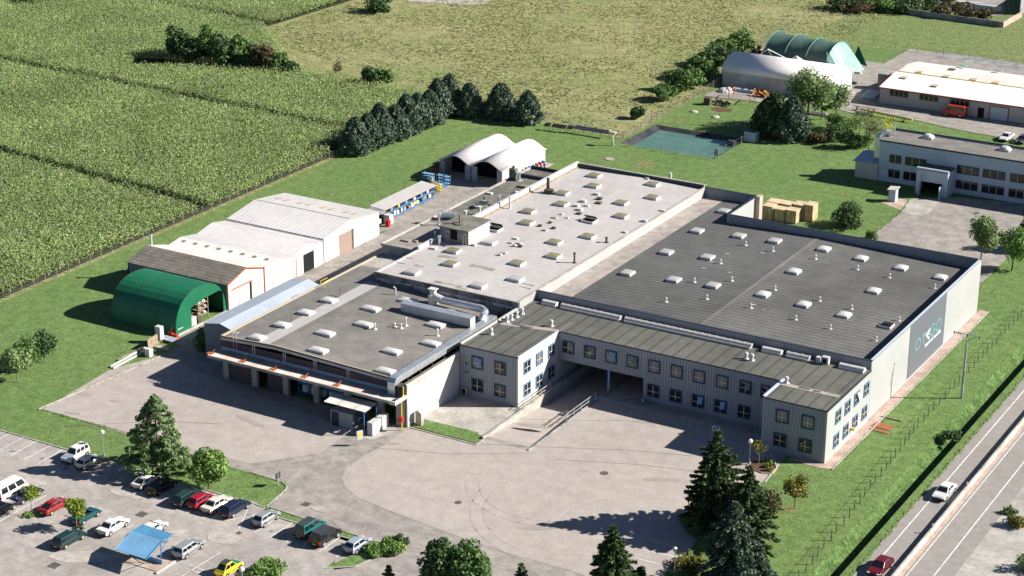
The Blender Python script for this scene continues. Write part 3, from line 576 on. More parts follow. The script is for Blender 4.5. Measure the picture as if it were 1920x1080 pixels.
for (px, py, sx, sy) in ((850, 484, 5.2, .8), (790, 499, 2.4, .7), (905, 503, 4.2, .9), (842, 534, 4.8, .7), (858, 541, 3.0, .6)):
    p = at(px, py, 8.4); z = zw(p[0]) + .012; m.quad((p[0] - sx / 2, p[1] - sy / 2, z), (p[0] + sx / 2, p[1] - sy / 2, z), (p[0] + sx / 2, p[1] + sy / 2, z), (p[0] - sx / 2, p[1] + sy / 2, z))
m.pieces('felt_patch', mk('bare_felt_patch', (.30, .28, .235), .9, var=((.8, .35), (3, .2))), wh)
m = MB()
for (px, py) in ((990, 533), (985, 539), (765, 482), (750, 492)):
    p = at(px, py, 8.4); z = zw(p[0]) + .02; m.box(p[0] - 1.0, p[0] + 1.0, p[1] - .06, p[1] + .06, z, z + .04)
m.pieces('rusty_rail', m_wood, wh)
for (px, py, pt, r) in ((1077, 493, 475, .15), (1137, 455, 446, .17), (824, 459, 443, .2), (816, 446, 434, .16)):
    p = at(px, py, 8.3); d = ray(px, pt); t = math.hypot(*p[:2]) / math.hypot(*d[:2]); chimney(wh, p[0], p[1], zw(p[0]) - .05, CAMZ + d[2] * t - 8.3, r, m_woodd if px > 1000 else m_gal)
# plant room on the white roof
m = MB(); m.box(-156.6, -151.4, 242.8, 249.2, 8.2, 10.6); pr = m.build('plant_room', m_concd, wh)
m = MB(); m.box(-151.4, -151.36, 242.85, 249.15, 8.25, 10.55); m.build('rendered_side', m_white, pr)
m = MB(); m.box(-156.8, -151.2, 242.6, 249.4, 10.6, 10.75); m.build('roof_slab', m_annex, pr)
m = MB(); m.tube((-154.4, 245.2, 10.75), (-154.4, 245.2, 10.9), 1.0, 16); m.tube((-154.4, 245.2, 10.9), (-154.4, 245.2, 12.3), .16, 10); m.build('flue', m_annex, pr)
m = MB(); m.box(-154.6, -153.4, 242.74, 242.8, 8.9, 10.5); m.build('louvre_door', m_void, pr)
m = MB()
for x in (-155.0, -151.9):
    for dx in (0, .5): m.tube((x + dx, 242.1, 8.3), (x + dx, 242.1, 10.3), .04, 6)
    m.tube((x, 242.1, 10.3), (x + .5, 242.1, 10.3), .04, 6); m.tube((x + .25, 242.1, 10.3), (x + .25, 242.8, 10.3), .04, 6)
m.pieces('pipe_frame', m_wood, wh, per=6)
# fan and flue at the far parapet
p = at(1029, 361, 8.4)
m = MB(); m.cbox((p[0], p[1], 8.3), 1.2, 1.2, .7); m.tube((p[0] - .2, p[1] + .1, 9.0), (p[0] - .2, p[1] + .1, 10.9), .28, 12); m.tube((p[0] + .5, p[1] - .3, 8.7), (p[0] + 1.1, p[1] - .3, 8.7), .35, 10); m.build('extractor_fan', m_woodd, wh)

# ---- low annex beside it
an = thing('factory_annex', 'narrow flat-roofed annex with stained dark roof, pipes and garden chairs between lane and pale roof', 'annex', (-160, 262, 0))
m = MB(); m.box(-163.5, wx0, 236.9, 283.5, 0, 8.15); m.build('wall', m_concd, an)
m = MB(); m.quad((-163.4, 237, 8.2), (wx0 - .05, 237, 8.25), (wx0 - .05, 250, 8.25), (-163.4, 250, 8.2)); m.build('pale_roof', m_lane, an)
m = MB(); m.quad((-163.4, 250, 8.2), (wx0 - .05, 250, 8.25), (wx0 - .05, 278, 8.25), (-163.4, 278, 8.2)); m.build('roof', m_annex, an)
m = MB(); m.quad((-163.4, 278.5, 8.2), (wx0 - .05, 278.5, 8.2), (wx0 - .05, 283.4, 8.2), (-163.4, 283.4, 8.2)); m.build('rear_roof', m_annex, an)
m = MB(); m.box(-163.75, -163.4, 236.8, 283.5, 7.9, 8.42); m.box(-163.4, wx0 - .05, 236.8, 237.0, 8.1, 8.36); m.build('edge_kerb', m_conc, an)
m = MB(); m.box(-163.4, wx0 - .05, 278.0, 278.4, 8.1, 8.75); m.box(-163.4, wx0 - .05, 283.2, 283.5, 8.1, 8.7); m.build('cross_parapet', m_trim, an)
m = MB(); m.box(-163.85, -163.75, 237, 283, 8.1, 8.3); m.build('gutter', m_orange, an)
for (px, py, pt, r) in ((1003 - 30 + 0, 337, 322, .3),): pass
for (px, py, pt, r, mt) in ((973, 338, 324, .28, m_gal), (936, 383, 366, .16, m_gal), (956, 391, 369, .17, m_galw), (899, 401, 387, .24, m_galw), (873, 410, 395, .2, m_galw), (823, 421, 403, .18, m_gal)):
    p = at(px, py, 8.3); d = ray(px, pt); t = math.hypot(*p[:2]) / math.hypot(*d[:2]); chimney(an, p[0], p[1], 8.2, CAMZ + d[2] * t - 8.3, r, mt)
p = at(963, 335, 8.3); m = MB(); m.cbox((p[0], p[1], 8.2), 1.3, .9, 1.9); m.tube((p[0], p[1], 10.1), (p[0], p[1], 10.6), .25, 8); m.build('chimney_stack', m_annex, an)
p = at(982, 350, 8.3); skylight(an, p[0], p[1], 8.2, 1.9, 1.3, .3, .05, m_moss, m_woodd)
p = at(967, 362, 8.3); skylight(an, p[0], p[1], 8.2, 1.0, .8, .15, .3)
p = at(918, 363, 8.3); m = MB(); m.cbox((p[0], p[1], 8.2), 1.0, .6, .3); m.build('vent_cowl', m_galw, an)
p = at(833, 410, 8.6); m = MB(); m.tube((p[0] - .9, p[1] + .6, 8.9), (p[0] + 1.2, p[1] + 1.6, 8.9), .55, 14); m.build('water_tank', m_gal, an)
p = at(838, 402, 8.3); m = MB()
for dx in (0, .35, .7): m.tube((p[0] + dx, p[1], 8.2), (p[0] + dx, p[1], 10.0 + (dx < .1) * .8), .06, 6)
m.build('aerial_masts', m_galw, an)
p = at(780, 452, 8.4); m = MB(); m.cbox((p[0] - 1.6, p[1] - .5, 8.25), 1.4, .5, .2); m.cbox((p[0], p[1], 8.25), .5, .4, .25); m.build('roof_bric_a_brac', m_wood, an)
# ---- office wing
of = thing('office_building', 'two-storey ribbed grey office wing with blue window frames wrapping round the entrance yard', 'office', (-106, 222, 0))
FY, TX0, TX1, TY, EX0, EX1, EY, OZ = 221.2, -132.4, -123.1, 210.0, -89.4, -80.5, 215.15, 7.4
def ribs(m, x0, x1, y, z0, z1, s=.42):
    n = int((x1 - x0) / s)
    for i in range(1, n): x = x0 + i * (x1 - x0) / n; m.box(x - .035, x + .035, y - .035, y, z0, z1)
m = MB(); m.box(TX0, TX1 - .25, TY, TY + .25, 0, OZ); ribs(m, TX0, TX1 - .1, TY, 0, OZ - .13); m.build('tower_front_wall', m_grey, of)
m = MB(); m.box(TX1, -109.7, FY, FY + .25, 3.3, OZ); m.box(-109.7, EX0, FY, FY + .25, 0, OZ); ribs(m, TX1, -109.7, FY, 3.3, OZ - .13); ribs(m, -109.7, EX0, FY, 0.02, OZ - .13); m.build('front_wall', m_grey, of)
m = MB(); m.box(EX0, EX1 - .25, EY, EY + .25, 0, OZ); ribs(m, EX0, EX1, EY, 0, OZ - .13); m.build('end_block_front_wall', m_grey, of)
m = MB(); m.box(TX1 - .25, TX1, TY, FY, 0, OZ); m.box(TX1 - .25, TX1, FY, 230.4, -1.6, OZ); m.build('tower_side_wall', m_white, of)
m = MB(); m.box(EX1 - .25, EX1, EY, 230.5, 0, OZ); m.build('end_wall', m_whitew, of)
m = MB(); m.box(EX0, EX0 + .25, EY + .25, FY, 0, OZ); m.box(-109.7, -109.45, FY + .25, 230.4, 0, 3.1); m.build('side_wall', m_para, of)
m = MB(); m.box(TX1, -109.45, FY + .25, 230.4, 3.1, 3.3); m.build('undercroft_ceiling', m_concd, of)
m = MB(); m.box(-115.25, -115.0, FY + .05, FY + .3, -.1, 3.3); m.build('undercroft_column', m_lbl, of)
m = MB(); m.quad((TX0, TY - .04, OZ), (TX1 + .04, TY - .04, OZ), (TX1 + .04, 230.45, OZ + .10), (TX0, 230.45, OZ + .10)); m.quad((TX1 + .04, FY - .04, OZ), (EX0, FY - .04, OZ), (EX0, 230.45, OZ + .10), (TX1 + .04, 230.45, OZ + .10)); m.quad((EX0 - .0, EY - .04, OZ), (EX1 + .04, EY - .04, OZ), (EX1 + .04, 230.45, OZ + .10), (EX0, 230.45, OZ + .10))
m.build('roof', m_felt3, of)
m = MB(); m.box(TX0, TX1 + .06, TY - .07, TY - .01, OZ - .12, OZ + .06); m.box(TX1 + .06, EX0 - .02, FY - .07, FY - .01, OZ - .12, OZ + .06); m.box(EX0 - .06, EX1 + .07, EY - .07, EY - .01, OZ - .12, OZ + .06); m.box(EX1 + .01, EX1 + .07, EY - .01, 230.4, OZ - .1, OZ + .16)
m.build('edge_trim', m_trim, of)
m = MB(); m.box(EX0 - .06, EX0 + .25, EY - .01, FY + .4, OZ + .02, OZ + .2); m.box(TX1 - .1, TX1 + .05, TY, FY, OZ + .0, OZ + .14); m.pieces('edge_coping', m_coping, of)
m = MB(); m.box(TX0, TX0 + .3, TY, 230.4, OZ + .08, OZ + .3); m.build('party_coping', m_white, of)
m = MB(); m.quad((EX0 + .3, 219.7, OZ + .075), (EX1 - .4, 219.7, OZ + .075), (EX1 - .4, 220.6, OZ + .085), (EX0 + .3, 220.6, OZ + .085)); m.quad((TX0 + 1, 219.0, OZ + .08), (TX1 - .2, 220.6, OZ + .09), (TX1 - .2, 221.6, OZ + .1), (TX0 + 1, 220.0, OZ + .09)); m.pieces('gutter_strip', m_gravel, of)
m = MB()
for (x0, x1, y) in ((-130, -126.8, 220.1), (-128.5, -127.2, 219.8), (-86.6, -85, 220.2), (-84.6, -83.5, 220.1)): m.quad((x0, y - .25, OZ + .10), (x1, y - .1, OZ + .10), (x1, y + .25, OZ + .11), (x0, y + .3, OZ + .11))
m.pieces('roof_stain', m_dark, of)
W1, H1 = 1.78, 1.85
gl = lambda i: (m_glass, m_glass, m_glass, m_blind, m_blind, m_blind, m_blind, m_glass, m_glass)[i % 9]
for i, (px, py) in enumerate(((1066, 652), (1106, 660), (1146, 669), (1186, 678), (1227, 688), (1269, 697), (1311, 707), (1354, 717), (1398, 726), (1438, 736))):
    q = ony(px, py, FY); window(of, 'y', FY, -1, q[0], 5.35, W1, H1, gm=(m_glass, m_glass, m_blind, m_blind, m_blind, m_blind, m_blind, m_blind, m_glass, m_glass)[i], off=.04, openpane=(m_glass_refl if i == 2 else m_blind if i in (3, 8) else None))
for i, (px, py) in enumerate(((1225, 735), (1267, 745), (1309, 754.5), (1351, 764), (1395, 774.5))):
    q = ony(px, py, FY); window(of, 'y', FY, -1, q[0], 1.75, W1, H1, off=.04, openpane=(m_glass_refl if i in (2, 3) else None))
for i, (px, z) in enumerate(((895.5, 5.3), (938, 5.3), (895.5, 1.95), (937.7, 1.95))):
    q = ony(px, 700, TY); window(of, 'y', TY, -1, q[0], z, W1, H1, gm=(m_blind if i == 0 else m_glass), off=.04, openpane=(m_glass_refl if i == 0 else None))
for i, (px, py, z) in enumerate(((988, 686, 5.3), (1011, 671, 5.3), (1033.5, 657, 5.3), (988, 734, 1.95), (1010.5, 718, 1.95), (1033, 703, 1.95))):
    q = onx(px, py, TX1); window(of, 'x', TX1, 1, q[1], z, W1, H1, m_frame_lit, m_blind if i == 1 else m_glass)
for i, (px, z) in enumerate(((1466, 5.3), (1514.7, 5.3), (1464, 1.95), (1512, 1.95))):
    q = ony(px, 800, EY); window(of, 'y', EY, -1, q[0], z, W1, H1, gm=(m_blind if i < 2 else m_glass), off=.04)
for i, (px, py, z) in enumerate(((1571, 781, 5.3), (1588.7, 763, 5.3), (1606, 746.7, 5.3), (1624, 730, 5.3), (1566.7, 830, 1.95), (1584.7, 812, 1.95), (1602, 794.7, 1.95), (1619.7, 777.5, 1.95))):
    q = onx(px, py, EX1); window(of, 'x', EX1, 1, q[1], z, W1, H1, m_frame_lit, m_glass, openpane=(m_white if i == 2 else None))
m = MB(); m.box(-90.6, -89.7, FY - .05, FY, 0, 2.7); m.build('door', m_void, of)
m = MB(); m.box(-91.2, EX0, FY - .9, FY, 2.95, 3.05); m.build('door_canopy', m_trim, of)
m = MB()
q = ony(1380, 745, EY)
def bars(y, a, b, rib):
    """long rooflight standing on the roof against the tall parapet, from pixel a to pixel b"""
    xa = at(*a, 7.7)[0]; xb = at(*b, 7.7)[0]; mm = MB(); n = 8; pr = [(xa, y + .5 * math.cos(math.pi * i / n), 7.70 + .42 * math.sin(math.pi * i / n)) for i in range(n + 1)]
    mm.prism([(xa, y - .62, 7.48), (xa, y - .62, 7.72)] + pr[::-1] + [(xa, y + .62, 7.72), (xa, y + .62, 7.48)], (xb - xa, 0, 0)); s = mm.build('barrel_rooflight', m_domeg if rib else m_galw, of)
    if rib:
        r = MB(); k = max(2, int((xb - xa) / 1.05))
        for j in range(k + 1):
            x = xa + (xb - xa) * j / k; pp = [(x - .05, y + .53 * math.cos(math.pi * i / n), 7.71 + .46 * math.sin(math.pi * i / n)) for i in range(n + 1)]
            r.strip(pp, (.1, 0, 0))
        r.box(xa, xb, y - .68, y - .62, 7.5, 7.8); r.build('glazing_bar', m_galw, s)
bars(229.3, (1010, 571), (1036, 577), 0); bars(229.3, (1052, 575), (1158, 601), 1); bars(229.3, (1168, 603), (1403, 655), 1); bars(229.3, (1422, 661), (1459, 668), 0); bars(229.3, (1470, 670), (1511, 679), 1); bars(229.3, (1567, 692), (1614, 702), 0)
for (px, py) in ((1034, 611), (921, 626), (969, 594), (979, 588), (951, 603), (959, 599), (1399, 672), (1410, 675), (1475, 718)):
    p = at(px, py, 7.5); m = MB(); m.tube((p[0], p[1], 7.42), (p[0], p[1], 7.6), .42, 10, .3); m.tube((p[0], p[1], 7.6), (p[0], p[1], 8.15), .2, 8); m.tube((p[0], p[1], 8.15), (p[0], p[1], 8.4), .3, 8, .2); m.build('roof_vent', m_galw, of)
for (px, py) in ((1547, 683), (1533, 680)):
    p = at(px, py, 7.5); m = MB(); m.cbox((p[0], 229.3, 7.5), .95 if px > 1540 else .5, .6, 1.05 if px > 1540 else .8); a_ = m.build('air_conditioner', m_galw, of)
    if px > 1540: m = MB(); m.box(p[0] - .35, p[0] + .2, 228.97, 229.0, 7.65, 8.3); m.build('fan_grille', m_void, a_)
m = MB(); m.box(-132.0, -131.0, TY - .45, TY - .05, .3, 1.2); a_ = m.build('air_conditioner', m_conc, of); m = MB(); m.box(-131.85, -131.25, TY - .48, TY - .45, .4, 1.1); m.build('fan_grille', m_void, a_)
m = MB(); m.tube((-131.6, TY - .12, 3.6), (-130.9, TY - .12, 3.6), .05, 6); m.cbox((-131.3, TY - .15, 4.7), .12, .12, .3); m.build('wall_lamp', m_black, of)
m = MB(); m.path([(-129.2, TY - .1, 2.75), (-128.2, TY - .1, 2.75)], .03, 6); m.path([(-129.1, TY - .1, 2.75), (-129.05, TY - .1, 3.1), (-128.8, TY - .1, 3.3), (-128.5, TY - .1, 3.25), (-128.3, TY - .1, 3.0), (-128.25, TY - .1, 2.75)], .03, 6); m.build('bell_bracket', m_conc, of)
m = MB(); m.cbox((-80.2, 224.0, 1.3), .5, .35, .35); m.build('yellow_box', m_yel, of)
# railings by the ramp
def railing(name, label, pts, h=1.05, mat=None, rails=2, posts=None):
    m = MB()
    for k in range(rails):
        zz = h * (k + 1) / rails; m.path([(p[0], p[1], p[2] + zz) for p in pts], .05, 6)
    for a, b in run(pts):
        L = math.dist(a, b); n = max(1, int(L / 2.0))
        for i in range(n + 1):
            t = i / n; p = [a[j] + (b[j] - a[j]) * t for j in range(3)]; m.tube(p, (p[0], p[1], p[2] + h), .05, 6)
    return m.build(name, mat or m_lbl, label=label, cat='railing')
railing('railing', 'light blue railing along the kerb on the yard side of the ramp', [(-115.08, 209.2, .18), (-115.08, 217.5, .18)], mat=m_pole)
railing('railing', 'blue guard rail standing alone at right angles beside the undercroft', [(-114.5, 217.0, 0.05), (-109.9, 217.0, 0.05)], .95, m_blue, 1)
railing('railing', 'pale railing on the wall top beneath the lit side of the tower', [(-122.0, 209.5, .33), (-122.0, 217, .33)], .95, m_conc)
m = MB(); m.tube((-109.6, 220.9, .2), (-109.0, 219.8, .6), .25, 8); m.build('plastic_drum', m_lbl, label='small pale blue drum lying in shade at the corner of the undercroft', cat='drum')
# ---- workshop block at the left
ws = thing('workshop_building', 'low workshop block with grey felt roof, white domed skylights, rusty canopy and white side wall', 'workshop', (-148, 210, 0))
WX0, WX1, WY = -163.85, -132.45, 197.3
m = MB(); m.box(WX1 - .25, WX1, 196.9, TY, 0, 6.22); m.build('side_wall', m_white, ws)
m = MB(); m.box(WX1, WX1 + .03, 197.0, 209.6, 5.28, 6.0); m.build('pink_band', m_pinkb, ws)
m = MB(); m.box(WX0, WX1 - .25, WY, WY + .3, 4.95, 5.9); m.build('front_band', m_brick, ws)
m = MB(); m.box(WX0, WX1 - .25, WY, WY + .3, 4.3, 4.95); m.build('front_lintel', m_bluew, ws)
m = MB()
for x in (-163.85, -158.8, -153.4, -148.2, -143.0, -137.6): m.box(x, x + .9, WY - .02, WY + .5, 0, 4.3)
m.pieces('front_pillar', m_conc, ws)
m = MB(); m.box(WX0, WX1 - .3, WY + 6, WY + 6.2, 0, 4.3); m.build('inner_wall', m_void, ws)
m = MB()
for x0, x1 in ((-162.9, -158.9), (-156.2, -153.5)): m.box(x0, x1, WY + .2, WY + .28, 0, 4.3)
m.pieces('slatted_door', mk('dark_slatted_door', (.11, .085, .09), .8, stripe=(0, .4, .02, .4)), ws)
m = MB(); m.box(WX0, WX0 + .25, WY + .3, 236.9, 0, 6.3); m.build('west_wall', m_concd, ws)
m = MB(); P = [(WX0 + .02, 6.5), (-154.5, 7.0), (-135.05, 6.45)]
m.add([(x, y, z) for y in (WY, 225.2) for x, z in P], [(0, 1, 4, 3), (1, 2, 5, 4)]); m.build('roof', m_felt2, ws)
m = MB(); m.quad((WX0 + .02, 225.2, 6.5), (wx0 - .05, 225.2, 6.86), (wx0 - .05, 231, 6.82), (WX0 + .02, 231, 6.48)); m.build('rear_roof', m_felt2, ws)
m = MB(); m.quad((WX0 + .02, 231, 6.48), (wx0 - .05, 231, 6.82), (wx0 - .05, 236.85, 6.8), (WX0 + .02, 236.85, 6.46)); m.build('pale_rear_roof', m_conc, ws)
m = MB(); zf = lambda x: 6.5 + (.5 * (x - WX0) / 9.35 if x < -154.5 else .5 - .55 * (x + 154.5) / 19.45)
m.quad((-158.2, WY + .3, zf(-158.2) + .02), (-155.6, WY + .3, zf(-155.6) + .02), (-155.6, 225.15, zf(-155.6) + .02), (-158.2, 225.15, zf(-158.2) + .02)); m.build('pale_roof_strip', m_wroof, ws)
m = MB()
for a, b in ((WX0, -154.5), (-154.5, -135.05)):
    m.prism([(a, WY - .14, zf(a) - .5), (b, WY - .14, zf(b) - .5), (b, WY - .14, zf(b) - .12), (a, WY - .14, zf(a) - .12)], (0, .14, 0))
m.build('white_fascia', m_white, ws)
m = MB()
for a, b in ((WX0, -154.5), (-154.5, -135.05)): m.prism([(a, WY - .02, zf(a) - .02), (b, WY - .02, zf(b) - .02), (b, WY - .02, zf(b) + .1), (a, WY - .02, zf(a) + .1)], (0, .16, 0))
m.build('yellowed_kerb', m_tan, ws)
m = MB(); m.box(WX0 - .12, WX0 + .02, WY, 236.9, 6.1, 6.62); m.build('west_fascia', m_white, ws)
m = MB(); m.box(WX0 + .02, WX0 + .25, WY, 236.9, 6.5, 6.66); m.build('west_kerb', m_tan, ws)
for (px, py, s_) in ((765, 561, 1), (696, 577, 1), (683, 605.5, 1), (610, 623, 1), (597, 654, 1), (817, 603.5, 1), (808, 637, 1), (735, 653, 1), (723, 688.5, 1), (617, 560, 0), (574, 583, 0), (529.5, 606, 0), (483, 629.5, 0)):
    p = at(px, py, 7.2); skylight(ws, p[0], p[1], zf(p[0]) - .03, 2.6 if s_ else 2.2, 1.45 if s_ else 1.6, .36, .17)
for (px, py, h) in ((703, 616, .8), (740, 611, .5), (752, 613, .55), (761, 608, 1.1), (820, 625, .9)):
    p = at(px, py, 6.9); vent(ws, p[0], p[1], zf(p[0]), h)
for (x, y) in ((-157.9, 205.5), (-158.0, 217.5)):
    m = MB(); z = zf(x)
    m.tube((x, y, z), (x + .2, y, z + 1.7), .03, 6); m.path([(x - 2, y + .2, z), (x + .2, y, z)], .03, 6); m.build('roof_stay', m_trim, ws)
# galvanised duct along the gutter, with a drop at the front
m = MB(); m.box(-135.0, -133.95, 197.3, 222.5, 6.1, 7.05); du = m.build('ventilation_duct', m_gal, ws)
m = MB()
pts = [(196.2 + .0, 3.7)]
m.prism([(-135.05, 197.3, 7.1), (-135.05, 196.55, 6.95), (-135.05, 196.15, 6.4), (-135.05, 196.1, 4.1), (-135.05, 197.0, 4.1), (-135.05, 197.05, 6.1), (-135.05, 197.3, 6.1)], (1.15, 0, 0)); m.build('duct_elbow', m_gal, du)
m = MB()
for y in np.arange(199.5, 222, 3.1): m.box(-135.06, -133.9, y, y + .07, 6.08, 7.08)
m.pieces('duct_flange', m_galw, du)
m = MB(); m.box(-133.9, WX1 - .25, 197.3, 222, 5.3, 5.6); m.build('gutter_ledge', mk('mossy_ledge', (.17, .16, .11), .95, var=((.6, .5, (.35, .32, .28)),)), ws)
m = MB()
for y in np.arange(199, 220, 3.0): m.tube((-134, y, 6.2), (-132.8, y, 5.6), .05, 6)
m.pieces('duct_bracket', m_woodd, ws)
# duct boxes on the roof
m = MB(); m.prism([(-147.2, 217.6, 6.7), (-147.2, 218.9, 6.7), (-147.2, 218.9, 8.0), (-147.2, 217.6, 8.0)], (11.8, 0, 0)); d2 = m.build('roof_duct', m_galw, ws)
m = MB(); m.box(-147.3, -135.3, 217.5, 219.0, 8.0, 8.06); m.build('duct_cover', m_gal, d2)
m = MB(); m.path([(-143.4, 222.6, 7.6), (-136.6, 222.6, 7.6), (-135.7, 222.1, 7.5), (-135.4, 221.2, 7.3), (-135.4, 220.4, 6.6)], .55, 14); d3 = m.build('round_duct', m_gal, ws)
m = MB(); m.tube((-145.0, 222.8, 6.6), (-145.0, 222.8, 8.1), .8, 12, .75); m.tube((-145.0, 222.8, 8.1), (-145.0, 222.8, 8.9), .5, 12); m.cbox((-145.0, 222.8, 8.9), 1.3, 1.0, .12); m.tube((-144.5, 222.7, 7.8), (-143.3, 222.6, 7.6), .6, 12); m.build('fan_cowl', m_galw, d3)
p = at(806, 585, 6.7); skylight(ws, -140.5, 220.4, 6.62, 2.6, 1.1, .3, .5, m_domeg)
m = MB(); m.path([(-151.3, 222.4, 6.8), (-151.3, 222.4, 7.9), (-151.7, 222.4, 8.1)], .11, 8); m.build('bent_pipe', m_galw, ws)
m = MB()
for i in range(2): m.path([(-163.2 + i * .8, 220.0, 6.6), (-163.2 + i * .8, 220.0, 7.5), (-163.2 + i * .8, 221.8, 7.5)], .04, 6)
m.build('roof_ladder_hoop', m_yel, ws)
m = MB()
for dx in (0, .55): m.path([(-161.6 + dx, WY - .2, 5.0), (-161.6 + dx, WY - .2, 7.5), (-161.6 + dx, WY + .5, 7.5)], .035, 6)
m.build('roof_ladder_hoop', m_galw, ws)
m = MB()
for x in (-158.4, -153.1, -147.9, -142.4): m.box(x, x + .12, WY - .12, WY, 4.5, 6.3); m.box(x + .35, x + .47, WY - .12, WY, 4.5, 6.3)
m.pieces('downpipe', m_galw, ws)
# rusty canopy over the loading bays
m = MB(); n = 220
x0c, x1c = -163.9, -133.4
m.quad((x0c, 194.2, 4.72), (x1c, 194.2, 4.72), (x1c, WY, 4.45), (x0c, WY, 4.45)); ca = m.build('canopy', m_corr, ws)
m = MB()
for i in range(int((x1c - x0c) / .28)): x = x0c + i * .28; m.prism([(x, 194.18, 4.73), (x + .13, 194.18, 4.73), (x + .09, 194.18, 4.79), (x + .04, 194.18, 4.79)], (0, 3.1, -.27))
m.build('corrugation', m_corr, ca)
m = MB(); m.box(x0c, x1c, 194.05, 194.17, 4.38, 4.76); m.build('gutter', m_concd, ca)
m = MB()
for x in (-163.9, -158.3, -153, -147.8, -142.4): m.tube((x, WY, 5.4), (x, 195.0, 4.75), .05, 6); m.cbox((x, 194.8, 4.78), 1.0, .7, .03)
m.pieces('canopy_stay', m_orange, ca, per=2)
m = MB(); m.box(-133.4, WX1, 194.05, 194.3, 4.3, 4.8); m.box(-132.75, WX1, 194.3, 196.9, 4.3, 4.8); m.build('canopy_return', m_white, ca)
m = MB(); m.box(-133.6, -132.75, 196.0, 197.2, 4.6, 6.2); m.build('control_cabinet', m_black, ws)
m = MB(); m.path([(-132.6, 196.2, 6.2), (-132.6, 196.2, 5.0), (-132.6, 195.7, 4.6), (-132.6, 195.7, .2)], .09, 8); m.build('gas_pipe', m_yel, ws)
m = MB(); m.cbox((-132.6, 195.5, 1.4), .6, .45, .7); m.build('gas_box', m_red, ws)
m = MB(); m.box(-134.3, -132.9, 196.9, 197.1, 0, 4.3); m.build('front_return_wall', m_conc, ws)
# tanks in the shade of the bays
for i in range(9):
    m = MB(); x = -150.5 + (i % 5) * 1.5; z = .6 if i < 5 else 2.0
    m.tube((x, WY + 1.5, z + .05), (x, WY + 1.5, z + 1.05), .55, 12); m.build('storage_tank', m_galw, label='dull grey tank stored in two tiers in the dark bay under the rusty canopy', cat='tank', group='tanks stored under the canopy')
m = MB(); m.box(-151.4, -143.6, WY + .9, WY + 2.1, 1.85, 1.95); m.box(-151.4, -143.6, WY + .9, WY + 2.1, .5, .6)
for x in (-151.4, -147.5, -143.7): m.box(x, x + .1, WY + .9, WY + 1.0, 0, 3.2)
m.build('storage_rack', m_blue, label='blue steel rack holding grey tanks in the dark bay', cat='rack')
# kiosk with corrugated roof and stairs in front of the bays
ki = thing('outbuilding', 'small blue-grey kiosk with sloping corrugated roof and outside stair before the loading bays', 'kiosk', (-138, 194, 0))
A, B_, C_, D_ = at(611, 747, 3.6), at(691, 770, 3.6), at(720, 755, 4.0), at(629, 731, 4.0)
m = MB(); m.quad((-142.3, 191.7, 3.55), (-135.6, 191.7, 3.55), (-135.6, 194.5, 3.75), (-142.3, 194.5, 3.75)); r_ = m.build('roof', m_corrw, ki)
m = MB()
for i in range(int(6.7 / .3)): x = -142.3 + i * .3; m.prism([(x, 191.68, 3.57), (x + .12, 191.68, 3.57), (x + .09, 191.68, 3.63), (x + .03, 191.68, 3.63)], (0, 2.84, .2))
m.build('corrugation', m_corrw, r_)
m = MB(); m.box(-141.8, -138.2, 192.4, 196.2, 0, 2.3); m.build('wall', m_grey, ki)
m = MB(); m.box(-141.6, -140.5, 192.36, 192.4, 0, 2.1); m.build('door', m_trim, ki)
m = MB(); m.box(-135.75, -134.9, 192.2, 196, 0, 1.9); m.build('side_wall', m_white, ki)
m = MB()
for x, y in ((-136.0, 191.9), (-135.6, 194.2)): m.tube((x, y, 0), (x, y, 3.6), .07, 8)
m.pieces('post', m_blue, ki)
m = MB()
for i in range(9): z = 2.3 - i * .25; m.box(-138.1 + i * .26, -137.8 + i * .26, 192.6, 193.7, z, z + .06)
m.prism([(-138.1, 192.55, 2.3), (-137.9, 192.55, 2.3), (-135.75, 192.55, .05), (-136, 192.55, .05)], (0, .06, 0)); m.build('stair', m_trim, ki)
sheet('kiosk_slab', [(-142.4, 191.6), (-134.6, 191.2), (-132.6, 195.2), (-134.6, 196.5), (-138, 196.2), (-142.4, 193)], .065, m_conc)
m = MB(); p = at(787, 797); m.cbox((p[0], p[1], 0), .9, .7, 1.9); m.prism([(p[0] - .6, p[1] - .45, 1.9), (p[0] + .6, p[1] - .45, 1.9), (p[0], p[1] - .45, 2.3)], (0, .9, 0)); e_ = m.build('meter_cabinet', m_conc, label='small gabled cream meter cabinet against the white workshop wall', cat='cabinet')
m = MB(); m.box(p[0] - .3, p[0] + .3, p[1] - .39, p[1] - .36, .2, 1.6); m.build('door', m_tan, e_)
# ---- blue-grey lean-to gable
lt = thing('outbuilding', 'narrow blue-grey metal gabled shed joined to the workshop beside the green tent', 'shed', (-167.8, 214, 0))
y0, y1 = 203.3, 224.6
m = MB(); m.prism([(-171.9, y0, 0), (-164.3, y0, 0), (-164.3, y0, 3.9), (-168.9, y0, 5.25), (-171.9, y0, 4.7)], (0, .2, 0)); m.box(-171.9, -171.7, y0 + .2, y1, 0, 4.7); m.build('wall', m_bluel, lt)
m = MB(); m.quad((-172.1, y0 - .15, 4.72), (-168.9, y0 - .15, 5.32), (-168.9, y1, 5.32), (-172.1, y1, 4.72)); m.quad((-168.9, y0 - .15, 5.32), (-163.97, y0 - .15, 3.9), (-163.97, y1, 3.9), (-168.9, y1, 5.32)); m.build('roof', m_bluew, lt)
m = MB(); m.prism([(-171.9, y1 - .2, 0), (-164.3, y1 - .2, 0), (-164.3, y1 - .2, 3.9), (-168.9, y1 - .2, 5.25), (-171.9, y1 - .2, 4.7)], (0, .19, 0)); m.build('rear_wall', m_bluel, lt)

